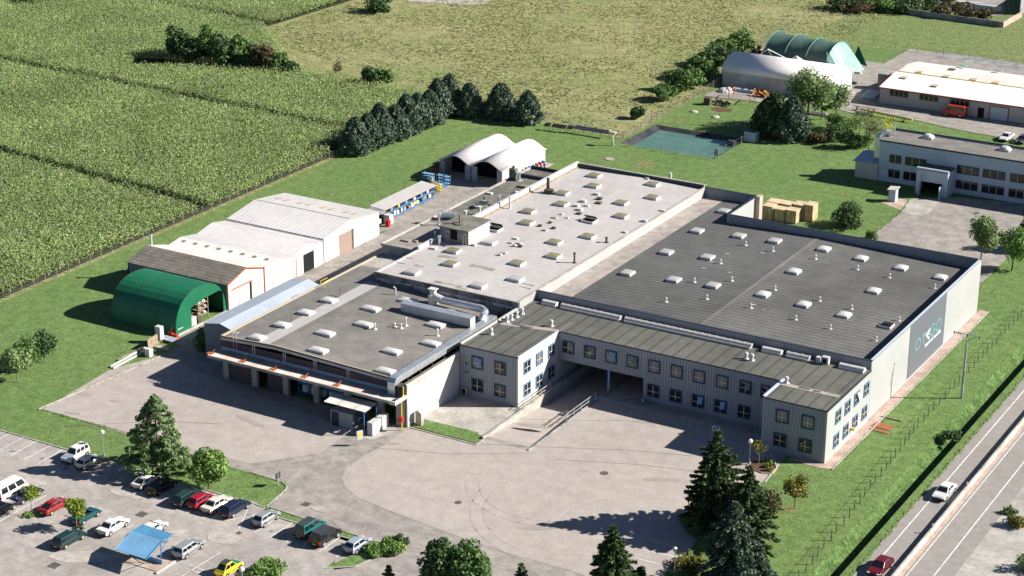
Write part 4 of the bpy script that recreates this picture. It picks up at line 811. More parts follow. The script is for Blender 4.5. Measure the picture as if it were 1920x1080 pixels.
# ---- row of sheds beside the maize
def gable(name, label, x0, x1, y0, y1, zn, zr, yr, zf_, wallm, sidem, roofn, rooff, cat='shed', trim=None, t=.08):
    b = thing(name, label, cat, ((x0 + x1) / 2, (y0 + y1) / 2, 0))
    pf = [(x1, y0, 0), (x1, y1, 0), (x1, y1, zf_), (x1, yr, zr), (x1, y0, zn)]
    m = MB(); m.prism(pf, (-.2, 0, 0)); m.build('gable_wall', wallm, b)
    m = MB(); m.box(x0, x1 - .2, y0, y0 + .2, 0, zn); m.box(x0, x1 - .2, y1 - .2, y1, 0, zf_); m.prism([(x0, a, c) for _, a, c in pf], (.2, 0, 0)); m.build('wall', sidem, b)
    m = MB(); m.prism([(x0 - .1, y0 - .15, zn + .01), (x1 + .12, y0 - .15, zn + .01), (x1 + .12, yr, zr + .02), (x0 - .1, yr, zr + .02)], (0, 0, t)); m.build('near_roof', roofn, b)
    m = MB(); m.prism([(x0 - .1, yr + .001, zr + .02), (x1 + .12, yr + .001, zr + .02), (x1 + .12, y1 + .1, zf_ + .01), (x0 - .1, y1 + .1, zf_ + .01)], (0, 0, t)); m.build('far_roof', rooff, b)
    if trim:
        m = MB(); q = x1 + .13
        for a, c in (((y0, zn), (yr, zr)), ((yr, zr), (y1, zf_))): m.prism([(q, a[0], a[1] - .12), (q, c[0], c[1] - .12), (q, c[0], c[1] + .08), (q, a[0], a[1] + .08)], (.05, 0, 0))
        m.box(x1, x1 + .12, y0, y0 + .15, 0, zn); m.box(x1, x1 + .12, y1 - .15, y1, 0, zf_); m.build('trim', trim, b)
    return b
SX0, SX1 = -199.4, -179.6
s1 = gable('storage_shed', 'gabled shed with lichened dark fibre-cement roof and rusty trim behind the green tent', SX0, SX1, 218.2, 227.5, 4.3, 5.65, 222.9, 4.3, m_white, m_shedl, m_asb, m_asbl, trim=m_orange)  # far slope of the same roof coloured pale to show full sun
m = MB(); m.box(SX1, SX1 + .06, 221.0, 223.6, .05, 3.0); m.build('slatted_door', m_pinkd, s1); m = MB(); m.box(SX1, SX1 + .03, 223.6, 224.2, .05, 3.1); m.build('door_gap', m_void, s1); m = MB(); m.box(SX1, SX1 + .1, 219.3, 224.4, 3.05, 3.2); m.build('door_rail', m_orange, s1)
p = onx(284, 459, SX0 + .3); m = MB(); m.tube((SX0 + .4, 223.6, 5.4), (SX0 + .4, 223.6, 7.2), .18, 8); m.tube((SX0 + .4, 223.6, 7.2), (SX0 + .4, 223.6, 7.4), .28, 8); m.build('chimney_pipe', m_gal, s1)
def rooflights(b, x0, x1, n, y0, y1, z0, z1, w_, pair=0, mat=None):
    m = MB(); xs = [x0 + (x1 - x0) * i / (n - 1) for i in range(n)]
    for x in xs: m.quad((x - w_ / 2, y0, z0), (x + w_ / 2, y0, z0), (x + w_ / 2, y1, z1), (x - w_ / 2, y1, z1))
    m.build('rooflight', mat or m_tan, b)
s2 = gable('storage_shed', 'low white shed with a row of long mossy rooflights next to the dark lichened roof', SX0, SX1, 227.6, 235.2, 3.95, 4.5, 231.3, 3.85, m_white, m_white, mk('grey_white_sheet', (.74, .72, .70), .55, var=((.3, .06),)), m_wroof3)  # near slopes of the white sheds coloured paler to offset weaker sun
rooflights(s2, SX0 + 1.4, SX1 - 1.6, 8, 228.3, 230.6, 4.16, 4.50, .75, mat=m_moss)
m = MB(); m.box(SX1, SX1 + .06, 229.7, 232.4, .05, 3.3); m.build('sliding_door', m_pinkd, s2)
s3 = gable('storage_shed', 'low white shed with an open dark doorway between two pinkish door leaves', SX0, SX1, 235.3, 243.2, 3.8, 4.6, 239.4, 3.85, m_white, m_white, m_vault, m_wroof2)
rooflights(s3, SX0 + 1.4, SX1 - 2, 8, 240.8, 242.2, 4.42, 4.15, .85)
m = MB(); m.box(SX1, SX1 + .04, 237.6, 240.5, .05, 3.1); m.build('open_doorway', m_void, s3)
m = MB(); m.box(SX1, SX1 + .1, 235.8, 237.6, .05, 3.2); m.box(SX1, SX1 + .1, 240.5, 242.9, .05, 3.3); m.pieces('door_leaf', m_pinkd, s3)
s4 = gable('storage_shed', 'largest white shed of the row with brown roller door and paired tan rooflights', SX0, SX1, 243.4, 259.4, 4.15, 5.35, 251.1, 4.2, m_white, m_white, mk('bright_sheet_roof', (.64, .61, .60), .55, var=((.08, .08), (.8, .05)), stripe=(0, .9, .02, .06)), m_wroof2)
for k in range(4):
    xc = SX0 + 3.0 + k * 4.7
    for dx in (-.8, .9):
        m = MB(); x = xc + dx; m.quad((x - .38, 246.3, 4.70), (x + .38, 246.3, 4.70), (x + .38, 248.0, 4.95), (x - .38, 248.0, 4.95)); m.quad((x - .38, 254.0, 5.10), (x + .38, 254.0, 5.10), (x + .38, 255.5, 4.90), (x - .38, 255.5, 4.90)); m.pieces('rooflight', m_tan, s4)
m = MB(); m.box(SX0 - .1, SX1 + .12, 243.05, 243.3, 3.75, 4.12); m.build('gutter', m_gal, s4)
m = MB(); m.box(SX1, SX1 + .05, 247.8, 251.3, .05, 3.45); m.build('roller_door', m_brown, s4); m = MB(); m.box(SX1, SX1 + .09, 251.3, 251.75, .05, 3.5); m.build('door_post', m_woodd, s4)
m = MB(); m.box(SX0, SX1, 251.0, 251.2, 5.44, 5.48); m.build('ridge_cap', m_conc, s4)

# ---- green round tent
gt = thing('storage_tent', 'dark green round-topped storage tent with open end, nearest the lawn', 'tent', (-186, 212, 0))
gx0, gx1, gy0, gy1 = -192.3, -179.7, 206.0, 217.9
def arcpts(x, n=16, k=1.0):
    o = []
    for i in range(n + 1):
        a = math.pi * i / n; c, s_ = math.cos(a), math.sin(a); yy = (gy0 + gy1) / 2 - (gy1 - gy0) / 2 * k * math.copysign(abs(c) ** .8, c); o.append((x, yy, .35 + 5.75 * k * abs(s_) ** .85))
    return o
m = MB(); P = arcpts(gx0); P = [(gx0, gy0, 0)] + P + [(gx0, gy1, 0)]; m.strip(P, (gx1 - gx0, 0, 0)); m.build('cover', m_gtent, gt)
m = MB()
for x in (gx0 + .02, gx0 + 4.2, gx0 + 8.4, gx1 - .06):
    Q = arcpts(x, k=1.012); m.strip([(x, gy0, 0)] + Q + [(x, gy1, 0)], (.12, 0, 0))
m.build('hoop', m_gtent2, gt)
P = arcpts(gx1 - .03); P0 = arcpts(gx0 + .1)
m = MB(); m.poly([(gx0 + .1, gy0, 0)] + P0 + [(gx0 + .1, gy1, 0)]); m.build('rear_wall', m_gtent, gt)
op = onx(365, 566, gx1); 
ya_, yb_ = 209.7, 217.3
outer = [(gx1 - .03, gy0, 0.35)] + [p for p in P]
i0 = [i for i, p in enumerate(P) if p[1] < ya_][-1]
m = MB(); prof = [(p[1], p[2]) for p in P]
def ztop(y):
    for (a, za), (b, zb) in zip(prof[:-1], prof[1:]):
        if a <= y <= b + 1e-9: return za + (zb - za) * (y - a) / max(1e-6, b - a)
    return .35
def zopen(y): return 3.35 + .16 * (y - ya_) if y < 213 else 3.88 + .03 * (y - 213)
ys = sorted(set([gy0 + .02] + [p[1] for p in P] + [ya_, 210.5, 212, 214, 216, yb_, gy1 - .02])); ys = [y for y in ys if gy0 < y < gy1]
for a, b in run(ys):
    lo = lambda y, mid: (.1 if not (ya_ <= mid <= yb_) else min(zopen(y), ztop(y) - .12))
    mid = (a + b) / 2; m.quad((gx1 - .02, a, lo(a, mid)), (gx1 - .02, b, lo(b, mid)), (gx1 - .02, b, ztop(b)), (gx1 - .02, a, ztop(a)))
m.build('end_wall', m_gtent, gt)
m = MB(); m.box(gx1 - .01, gx1 + .25, gy0 + .2, gy1, 0, .28); m.build('ground_beam', m_conc, gt)
m = MB(); p0 = onx(200 + 803 / 6, 480 + 832 / 6, gx1 + .01); p1 = onx(200 + 862 / 6, 480 + 802 / 6, gx1 + .01)
m.quad((gx1 + .01, p0[1], p0[2] - .06), (gx1 + .01, p0[1] + .25, p0[2] - .04), (gx1 + .01, p0[1] + .25, p0[2] + .16), (gx1 + .01, p0[1], p0[2] + .13))
m.quad((gx1 + .01, p0[1] + .35, p0[2] + .0), (gx1 + .01, p1[1], p1[2] - .02), (gx1 + .01, p1[1], p1[2] + .05), (gx1 + .01, p0[1] + .35, p0[2] + .12)); m.build('white_mark', m_wlet, gt)
rk = thing('storage_rack', 'wooden rack of bundled pale sacks just inside the green tent', 'rack', (-181.5, 213.6, 0))
m = MB()
for y in (212.6, 214.9):
    for x in (-182.3, -180.9): m.box(x, x + .1, y, y + .1, 0, 3.4)
for z in (.7, 1.6, 2.5): m.box(-182.3, -180.8, 212.6, 215.0, z, z + .08)
m.build('frame', m_wood, rk)
for i in range(14):
    m = MB(); m.ball((-181.5 + random.uniform(-.3, .45), 212.9 + random.random() * 1.9, .95 + .9 * (i % 4) * .95), random.uniform(.25, .42), 8, 6, .7); m.build('sack', random.choice((m_white, m_asbl, m_wood)), label='pale bundled sack on the rack inside the green tent', cat='sack', group='sacks on the tent rack')
m = MB(); m.cbox((-181.0, 210.8, 0), 1.5, 1.3, 1.35); m.build('storage_box', m_white, label='white plastic storage box at the mouth of the green tent', cat='box')
m = MB(); m.cbox((-180.7, 212.2, 0), 1.0, .8, .9); m.build('storage_box', m_woodd, label='dark wooden box beside the white box in the tent mouth', cat='box')

# ---- twin barrel-roofed store
tb = thing('storage_building', 'white twin-vaulted store with two dark arched openings', 'store', (-182, 301, 0))
bx0, bx1, by0, by1 = -188.85, -175.3, 293.0, 309.2
def vault(x):
    u = (x - bx0) / (bx1 - bx0) * 2; k = u % 1.0
    return 3.12 + 1.35 * max(0.0, math.sin(math.pi * min(1, max(0, (k - .04) / .92)))) ** 1.15
xs = [bx0 + (bx1 - bx0) * i / 48 for i in range(49)]; xs[0] -= .12; xs[-1] += .1
m = MB(); m.strip([(x, by0 - .25, vault(min(max(x, bx0), bx1 - 1e-4)) + .0) for x in xs], (0, by1 - by0 + .25, 0)); ro = m.build('roof', m_vault, tb, smooth=True)
so_ = ro.modifiers.new('thickness', 'SOLIDIFY'); so_.thickness = .16; so_.offset = 1
m = MB(); m.box(bx0, bx0 + .2, by0 + .15, by1 - .2, 0, 3.12); m.box(bx1 - .2, bx1, by0 + .15, by1 - .2, 0, 3.12); m.prism([(x, by1, vault(min(max(x, bx0), bx1 - 1e-4)) - .02) for x in xs[1:-1]] + [(bx1, by1, 0), (bx0, by1, 0)], (0, -.2, 0)); m.build('wall', m_white, tb)
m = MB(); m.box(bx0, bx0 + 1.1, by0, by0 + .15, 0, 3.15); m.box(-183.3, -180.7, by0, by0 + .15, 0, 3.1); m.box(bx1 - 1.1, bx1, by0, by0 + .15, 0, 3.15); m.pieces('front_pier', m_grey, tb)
m = MB(); m.box(-182.1, -181.9, by0 - .03, by0, 0, 3.0); m.build('pier_joint', m_trim, tb); m = MB(); m.box(-182.75, -182.5, by0 - .03, by0, 1.9, 2.15); m.build('red_notice', m_red, tb)
m = MB(); m.box(bx0 + .2, bx1 - .2, by0 + 4.0, by0 + 4.1, 0, 3.1); m.build('dark_screen', m_void, tb)  # added black screen that paints the inside of the openings dark
sheet('store_floor', [(bx0 - .2, by0), (bx1 + .4, by0), (bx1 + 1.2, by1 + 1.5), (bx0, by1)], .06, m_conc)
# ---- blue-grey two-storey block at the right
rb = thing('workshop_building', 'pale blue two-storey block with flat grey roof and a projecting entrance porch at right', 'building', (-104, 336, 0))
rx0, rx1, ry0, ry1 = -117.75, -72, 332.8, 340.6
m = MB(); m.box(rx0, rx1, ry0, ry0 + .25, 0, 7.75); m.box(rx0, rx0 + .25, ry0 + .25, ry1 - .25, 0, 7.75); m.box(rx0, rx1, ry1 - .25, ry1, 0, 7.9); m.box(rx1 - .25, rx1, ry0 + .25, ry1 - .25, 0, 7.75); m.build('wall', m_blues, rb)
m = MB(); m.quad((rx0 - .1, ry0 - .1, 7.86), (rx1, ry0 - .1, 7.86), (rx1, ry1 - .25, 7.76), (rx0 - .1, ry1 - .25, 7.76)); m.build('roof', m_felt2, rb)
m = MB(); m.box(rx0 - .1, rx1, ry0 - .14, ry0 - .1, 7.6, 7.9); m.box(rx0, rx1, ry1 - .22, ry1 + .1, 7.9, 8.15); m.build('edge_trim', m_trim, rb)
for px, py in ((1740, 258), (1884, 281)): p = at(px, py, 7.9); skylight(rb, p[0], p[1], 7.78, 2.0, 1.8, .35, .5)
for i, (x, z, w_) in enumerate(((-114.6, 4.62, 2.2), (-110.7, 4.62, 4.0), (-100.85, 4.62, 4.1), (-96.0, 4.62, 4.1), (-91.0, 4.62, 4.1), (-114.65, 1.78, 2.2), (-110.9, 1.78, 3.9), (-100.85, 1.78, 4.1), (-96.0, 1.78, 4.1), (-91.0, 1.78, 4.1))):
    window(rb, 'y', ry0, -1, x, z, w_, 1.55, m_trim, m_glass, bars=(1 if w_ < 3 else 2, 0), t=.1)
m = MB(); px0, px1, py0 = -109.1, -103.2, 328.9
m.box(px0, px0 + .9, py0, py0 + .2, 0, 4.6); m.box(px1 - .9, px1, py0, py0 + .2, 0, 4.6); m.box(px0 + .9, px1 - .9, py0, py0 + .2, 3.9, 4.6); m.box(px0, px0 + .2, py0 + .2, ry0, 0, 4.6); m.box(px1 - .2, px1, py0 + .2, ry0, 0, 4.6); po = m.build('porch', m_blues, rb)
m = MB(); m.box(px0 - .06, px1 + .06, py0 - .06, ry0, 4.6, 4.75); m.build('porch_roof', m_felt, po); m = MB(); m.box(px0, px1, py0 - .1, py0 + .3, 4.75, 5.05); m.build('porch_parapet', m_coping, po)
m = MB(); m.box(px0 + .9, px1 - .9, py0 + .3, py0 + .36, 2.4, 3.9); m.build('door_panel', m_blues, po); m = MB(); m.box(px0 + .2, px1 - .2, ry0 - .06, ry0 - .02, 0, 4.5); m.build('doorway', m_void, po)
m = MB(); m.box(px0 + .9, px0 + .98, py0 - 1.5, py0, .02, 2.3); m.box(px1 - .98, px1 - .9, py0 - 1.6, py0, .02, 2.3); m.pieces('open_door', m_blues, po)
l2 = thing('outbuilding', 'low lean-to clad in pale sheet at the left end of the blue block', 'lean-to', (-119.8, 334, 0))
m = MB(); m.prism([(-122.2, 332.6, 0), (-122.2, 338, 0), (-122.2, 338, 3.6), (-122.2, 332.6, 3.15)], (4.4, 0, 0)); m.build('wall', mk('pale_sheet', (.50, .50, .47), .6, stripe=(0, .35, .02, .15)), l2)
m = MB(); m.prism([(-122.6, 332.3, 3.1), (-117.76, 332.3, 3.1), (-117.76, 338.2, 3.75), (-122.6, 338.2, 3.75)], (0, 0, .12)); m.build('roof', m_bluew, l2)
m = MB(); m.box(-119.3, -118.2, 334.3, 335.4, 3.75, 7.8); m.path([(-118.75, 334.85, 7.6), (-118.5, 335.2, 8.3), (-117.9, 335.6, 8.6), (-117.0, 336, 8.4)], .6, 12); m.build('galvanised_duct', m_gal, l2)
m = MB(); m.tube((-116.6, 337, 7.7), (-116.6, 337, 10.3), .14, 8); m.build('flue', m_gal, rb)
p = at(1674, 377); m = MB(); m.cbox((p[0], p[1], 0), 1.3, 1.3, 2.2); hu = m.build('wall', m_blues, thing('guard_hut', 'tiny pale hut with a slanting lid standing on a slab before the blue block', 'hut', (p[0], p[1], 0)))
m = MB(); m.prism([(p[0] - .9, p[1] - .9, 2.2), (p[0] + .9, p[1] - .9, 2.35), (p[0] + .9, p[1] + .9, 2.55), (p[0] - .9, p[1] + .9, 2.4)], (0, 0, .1)); m.build('roof', m_asbl, hu.parent)
sheet('hut_slab', G((1652, 380), (1668, 372), (1712, 375), (1698, 392), (1690, 395)), .055, m_pave)
# ---- cream depot at the far right
dp = thing('warehouse', 'long cream single-storey depot with very pale roof, red eaves trim and strip windows', 'warehouse', (-110, 392, 0))
dx0, dx1, dy0 = -136.8, -75, 384.3
m = MB(); m.box(dx0, dx1, dy0, dy0 + .3, 0, 3.5); m.build('wall', m_farw, dp)
m = MB(); m.prism([(dx0, dy0 + .3, 0), (dx0, 406, 0), (dx0, 406, 3.7), (dx0, 398.5, 5.0), (dx0, 394, 4.75), (dx0, dy0 + .3, 3.5)], (.3, 0, 0)); m.build('end_wall', m_concd, dp)
m = MB(); m.quad((dx0 - .2, dy0 - .3, 3.5), (dx1, dy0 - .3, 3.5), (dx1, 394, 4.8), (dx0 - .2, 394, 4.8)); m.build('near_roof', mk('depot_roof_sheet', (.86, .83, .82), .5, var=((.08, .06),)), dp)
m = MB(); m.quad((dx0 + .2, 394, 4.75), (dx1, 394, 4.75), (dx1, 399.5, 5.1), (dx0 + .2, 399.5, 5.1)); m.quad((dx0 + .2, 399.5, 5.1), (dx1, 399.5, 5.1), (dx1, 406.5, 4.2), (dx0 + .2, 406.5, 4.2)); m.build('far_roof', mk('warm_white_sheet', (.74, .68, .62), .6, var=((.1, .08),)), dp)
m = MB(); m.box(dx0, dx1, 393.9, 394.15, 4.8, 4.9); m.build('ridge_cap', m_yel, dp)
m = MB(); m.box(dx0 - .22, dx1, dy0 - .36, dy0 - .30, 3.3, 3.56); m.prism([(dx0 - .26, dy0 - .3, 3.35), (dx0 - .26, 394, 4.65), (dx0 - .26, 394, 4.86), (dx0 - .26, dy0 - .3, 3.56)], (.06, 0, 0)); m.build('trim', m_red, dp)
for x in (-134.2, -127.6 - .1, -121.0, -114.6):
    if x < -116: window(dp, 'y', dy0, -1, x + 1.6, 2.55, 4.0, 1.15, m_woodd, m_glass, bars=(3, 0), t=.1)
window(dp, 'y', dy0, -1, -114.0 + .3, 2.55, 3.9, 1.15, m_woodd, m_glass, bars=(3, 0), t=.1) if False else None
m = MB(); m.box(-115.5, -114.2, dy0 - .06, dy0, .02, 2.1); m.build('door', m_void, dp)
m = MB(); m.box(-112.9, -109.2, dy0 - .06, dy0, .02, 2.7); d_ = m.build('roller_door', mk('pale_blue_door', (.50, .56, .62), .6, stripe=(2, .45, .02, .15)), dp)
m = MB(); m.box(-113.1, -112.9, dy0 - .08, dy0, .02, 2.9); m.box(-109.2, -109.0, dy0 - .08, dy0, .02, 2.9); m.box(-113.1, -109.0, dy0 - .08, dy0, 2.7, 2.9); m.build('door_frame', m_red, d_)
for i, (px, py, mt) in enumerate(((1724, 143, 0), (1774, 151, 0), (1825, 157, 0), (1867, 163, 0), (1808, 123, 1), (1873, 132, 1), (1695, 149, 0), (1753, 162, 0))):
    zz = 4.0 if py > 140 else 4.9; p = at(px, py, zz); z = 3.5 + (p[1] - 384) / 9.9 * 1.3 if p[1] < 394 else 4.85 + .02
    m = MB(); m.box(p[0] - .7, p[0] + .7, p[1] - .8, p[1] + .8, z + .02, z + .16); m.build('rooflight', (m_tan, m_gtent3)[mt], dp)
p = at(1784, 132, 4.9); m = MB(); m.box(p[0] - .7, p[0] + .7, p[1] - .9, p[1] + .9, 4.95, 5.2); m.build('rooflight', m_woodd, dp)
p = at(1657, 165, 0); m = MB(); m.cbox((p[0], p[1], 0), 2.2, 2.2, 3.3); m.build('block_store', m_concd, dp)
# ---- white vaulted hall
vh = thing('warehouse', 'white vaulted sheet hall with plain pale side wall beyond the pond', 'warehouse', (-158, 386, 0))
vx0, vx1, vy0, vy1 = -171.75, -146.0, 380.4, 392.0
def varc(x): return [(x, vy0 + (vy1 - vy0) * i / 14, 3.2 + 2.85 * math.sin(math.pi * i / 14) ** .62) for i in range(15)]
m = MB(); m.strip(varc(vx0 - .1), (vx1 - vx0 + .2, 0, 0)); o = m.build('roof', mk('ivory_sheet', (.88, .82, .77), .6, var=((.15, .08),)), vh, smooth=True); so_ = o.modifiers.new('thickness', 'SOLIDIFY'); so_.thickness = .12; so_.offset = 1
m = MB(); m.box(vx0, vx1, vy0, vy0 + .2, 0, 3.2); m.box(vx0, vx1, vy1 - .2, vy1, 0, 3.2); m.build('wall', mk('grey_white_block', (.50, .50, .50), .8, var=((.3, .2), (2, .1)), stripe=(2, .8, .01, .12)), vh)
m = MB(); m.prism(varc(vx1) + [(vx1, vy1, 0), (vx1, vy0, 0)], (-.2, 0, 0)); m.prism(varc(vx0) + [(vx0, vy1, 0), (vx0, vy0, 0)], (.2, 0, 0)); m.pieces('end_wall', m_white, vh)
m = MB(); m.box(vx1, vx1 + .05, 385.3, 385.7, 0, 3.6); m.build('door_post', m_conc, vh)
p = at(1493, 112, 4.0); wt = MB(); c = ony(1493, 104, 397.0); wt.tube((c[0], 397, 2.4), (c[0], 397, c[2]), 3.2, 4, .05); wt.build('storage_tent', m_white, label='small white peaked marquee top between the white vaulted hall and the green tent', cat='tent')
# ---- big green tent
bt = thing('storage_tent', 'large green fabric tent with hooped ribs and pale sloping end beside the depot yard', 'tent', (-163, 408, 0))
def tarc(cx, cy, hw, h, dx, dy, n=12):
    """arch across direction (dx,dy) centred at (cx,cy)"""
    return [(cx - dx * hw * math.cos(math.pi * i / n), cy - dy * hw * math.cos(math.pi * i / n), h * math.sin(math.pi * i / n) ** .8) for i in range(n + 1)]
A0 = Vector((-170.2, 406.8)); A1 = Vector((-154.2, 404.5)); ax = (A1 - A0).normalized(); nx = Vector((-ax.y, ax.x))
secs = []
for k in range(13):
    t = k / 12; c = A0 + (A1 - A0) * t; sag = .9 * math.sin(math.pi * ((t * 3) % 1.0)) if k not in (0, 12) else 0; sag *= .45
    secs.append(tarc(c.x, c.y, 6.0, 6.7 - sag, nx.x, nx.y))
m = MB(); n = len(secs[0]); V = [p for s in secs for p in s]; m.add(V, [(j * n + i, j * n + i + 1, (j + 1) * n + i + 1, (j + 1) * n + i) for j in range(12) for i in range(n - 1)]); m.build('cover', m_gtent2, bt, smooth=True)
m = MB()
for k in (0, 4, 8, 12):
    t = k / 12; c = A0 + (A1 - A0) * t; m.path(tarc(c.x, c.y, 6.1, 6.82, nx.x, nx.y), .11, 6)
m.pieces('hoop', mk('green_hoop', (.12, .24, .19), .5), bt, per=12)
e = A1 + ax * 3.8; s1_ = secs[-1]; base = [(p[0] + (e - A1).x * (1 if .15 < i / 12 < .85 else .75), p[1] + (e - A1).y, 0.05) for i, p in enumerate(s1_)]
m = MB(); m.add(list(s1_) + base, [(i, i + 1, n + i + 1, n + i) for i in range(n - 1)]); m.build('end_flap', m_gtent3, bt)
q0, q1 = at(1612, 108), at(1626, 125); m = MB(); m.add([(q0[0] - .5, q0[1], 2.8), (q1[0], q1[1], .05), (q0[0] - .4, q0[1] - 3.4, .05)], [(0, 1, 2)]); m.build('doorway', m_gtent, bt)
m = MB()
for (a, b) in ((at(1420, 105, 4.6), at(1440, 92, 6.6)), (at(1440, 92, 6.6), at(1446, 105, 4.4)), (at(1440, 92, 6.6), at(1473, 109, 4.2)), (at(1551, 98, 7.0), at(1551, 118, 3.0))): m.tube(a, b, .1, 6)
m.pieces('pole', m_gal, thing('tripod_frame', 'pale steel tripod frame rising behind the white vaulted hall', 'frame', at(1440, 104)))

# ================================================================== VEHICLES
PAINT = {}
def paint(name, col, rough=.3, metal=0.0): 
    if name not in PAINT: PAINT[name] = mk(name, col, rough, metal, coat=.5, var=((1.5, .05),))
    return PAINT[name]
KIND = {  # L, W, hood z, belt z, roof z, rear belt x, rear roof x, front roof x, front belt x, boot z
    'hatchback': (3.85, 1.62, .80, .90, 1.38, -1.80, -1.35, .30, 1.05, .90), 'saloon': (4.45, 1.70, .80, .90, 1.38, -1.45, -.85, .35, 1.10, .92),
    'estate': (4.45, 1.70, .82, .92, 1.45, -2.10, -1.85, .35, 1.10, .92), 'coupe': (4.3, 1.68, .78, .86, 1.28, -1.90, -.75, .30, 1.15, .86),
    'mpv': (4.35, 1.78, .95, 1.02, 1.78, -2.10, -1.90, .55, 1.55, 1.02), 'jeep': (3.9, 1.65, .98, 1.02, 1.72, -1.90, -1.75, .35, .75, 1.02),
    'van': (4.9, 1.95, 1.05, 1.15, 2.25, -2.40, -2.32, 1.45, 2.1, 1.15), 'cabriolet': (4.0, 1.66, .80, .88, 1.30, -1.2, -.80, .10, .75, .90), 'beetle': (3.8, 1.50, .85, .92, 1.58, -1.55, -.85, .15, .75, .80)}
def car(name, label, cat, loc, rot, col, kind, group=None, bonnet=None, rf=None, dark_bumper=True):
    L, W, hz, bz, rz, rb_, rr, fr_, fb, bo = KIND[kind]; g = .24; hl = L / 2; hw = W / 2
    root = thing(name, label, cat, loc, R(rot), group)
    # lower body: side outline lofted over five stations
    if kind == 'beetle': out = [(-hl, .35), (-hl, .62), (-hl + .25, .80), (rb_, bz), (fb, bz), (fb + .35, hz + .02), (hl - .3, .72), (hl, .55), (hl, .35), (hl - .3, g), (-hl + .3, g)]
    else: out = [(-hl, .42), (-hl + .03, .68), (-hl + .12, bo - .03), (rb_, bz), (fb, bz), (fb + .05, hz + .06), (hl - .35, hz - .05), (hl - .06, hz - .16), (hl, .50), (hl - .06, .32), (hl - .5, g), (-hl + .5, g), (-hl + .05, .32)]
    m = MB(); st = [(-hw, .07), (-hw + .05, .015), (-hw + .12, 0), (hw - .12, 0), (hw - .05, .015), (hw, .07)]; n = len(out); cz = .55; V = []
    for y, ins in st:
        for x, z in out:
            V.append((x * (1 - ins * .35), y, cz + (z - cz) * (1 - ins * 2.0)))
    F = [(j * n + i, j * n + (i + 1) % n, (j + 1) * n + (i + 1) % n, (j + 1) * n + i) for j in range(5) for i in range(n)] + [tuple(range(n))[::-1], tuple(range(5 * n, 6 * n))]
    m.add(V, F); body = m.build('body', col, root, local=True); bv_ = body.modifiers.new('edge', 'BEVEL'); bv_.width = .05; bv_.segments = 2; bv_.limit_method = 'ANGLE'; bv_.angle_limit = R(25)
    if bonnet:
        m = MB(); m.quad((fb + .06, -hw + .1, hz + .075), (hl - .3, -hw + .14, hz - .03), (hl - .3, hw - .14, hz - .03), (fb + .06, hw - .1, hz + .075)); m.build('bonnet', bonnet, root, local=True)
    # cabin
    wb, wr = hw - .06, hw - .24
    b = [(rb_, -wb, bz - .02), (fb, -wb, bz - .02), (fb, wb, bz - .02), (rb_, wb, bz - .02)]; t = [(rr, -wr, rz - .06), (fr_, -wr, rz - .06), (fr_, wr, rz - .06), (rr, wr, rz - .06)]
    if kind != 'cabriolet':
        m = MB(); tt = [(x * .96 + .02 * (rr + fr_), y * .9, rz) for x, y, _ in t]
        m.add(b + t + tt, [(0, 1, 5, 4), (1, 2, 6, 5), (2, 3, 7, 6), (3, 0, 4, 7), (4, 5, 9, 8), (5, 6, 10, 9), (6, 7, 11, 10), (7, 4, 8, 11), (8, 9, 10, 11)]); cb_ = m.build('cabin', col, root, local=True); bv_ = cb_.modifiers.new('edge', 'BEVEL'); bv_.width = .035; bv_.segments = 2; bv_.limit_method = 'ANGLE'; bv_.angle_limit = R(25)
        if rf:
            m = MB(); m.prism([(x, y, rz + .004) for x, y, _ in tt], (0, 0, .03)); m.build('roof_panel', rf, root, local=True)
    def pane(nm, p, u0, u1, v0, v1):
        P = [Vector(q) for q in p]; nn = (P[1] - P[0]).cross(P[3] - P[0]).normalized() * .012
        f = lambda u, v: (P[0] * (1 - u) + P[1] * u) * (1 - v) + (P[3] * (1 - u) + P[2] * u) * v + nn
        mm = MB(); mm.quad(f(u0, v0), f(u1, v0), f(u1, v1), f(u0, v1)); return mm.build(nm, m_carg, root, local=True)
    pane('windscreen', (b[1], b[2], t[2], t[1]), .07, .93, .10, .92)
    if kind != 'cabriolet':
        pane('rear_window', (b[3], b[0], t[0], t[3]), .09, .91, .18, .90)
        sp = [(.05, .47), (.52, .95)] if kind not in ('estate', 'mpv', 'van', 'jeep') else [(.05, .30), (.34, .62), (.66, .95)]
        for u0, u1 in sp:
            pane('side_window', (b[0], b[1], t[1], t[0]), u0, u1, .16, .86); pane('side_window', (b[2], b[3], t[3], t[2]), 1 - u1, 1 - u0, .16, .86)
    else:
        m = MB(); m.box(-1.25, .45, -.62, .62, bz - .08, bz + .015); m.build('interior', m_black, root, local=True)
        m = MB(); m.box(-.55, -.35, -.55, -.1, bz, 1.18); m.box(-.55, -.35, .1, .55, bz, 1.18); m.box(-1.35, -.8, -.7, .7, bz, bz + .16); m.build('seat', m_black, root, local=True)
    # wheels
    r = .30 if kind not in ('jeep', 'van', 'mpv') else .34; xa = hl * .62
    for x in (-xa, xa * 1.02):
        for s in (-1, 1):
            m = MB(); m.tube((x, s * (hw - .17), r), (x, s * (hw + .012), r), r, 14); wl = m.build('wheel', m_tyre, root, local=True)
            m = MB(); m.tube((x, s * (hw + .012), r), (x, s * (hw + .03), r), r * .66, 12); m.build('rim', m_rim, wl, local=True)
    for s in (-1, 1):
        m = MB(); m.box(-hl + .3, hl - .3, s * hw, s * (hw + .015), .44, .52); m.build('side_strip', m_black, root, local=True)
        for x in (-xa, xa * 1.02):
            m = MB(); k = [(x + (r + .07) * math.cos(math.pi * i / 10), s * hw, r + (r + .07) * math.sin(math.pi * i / 10)) for i in range(11)]; m.prism(k, (0, s * .008, 0)); m.build('wheel_arch', m_black, root, local=True)
    bm_ = m_black if dark_bumper else col
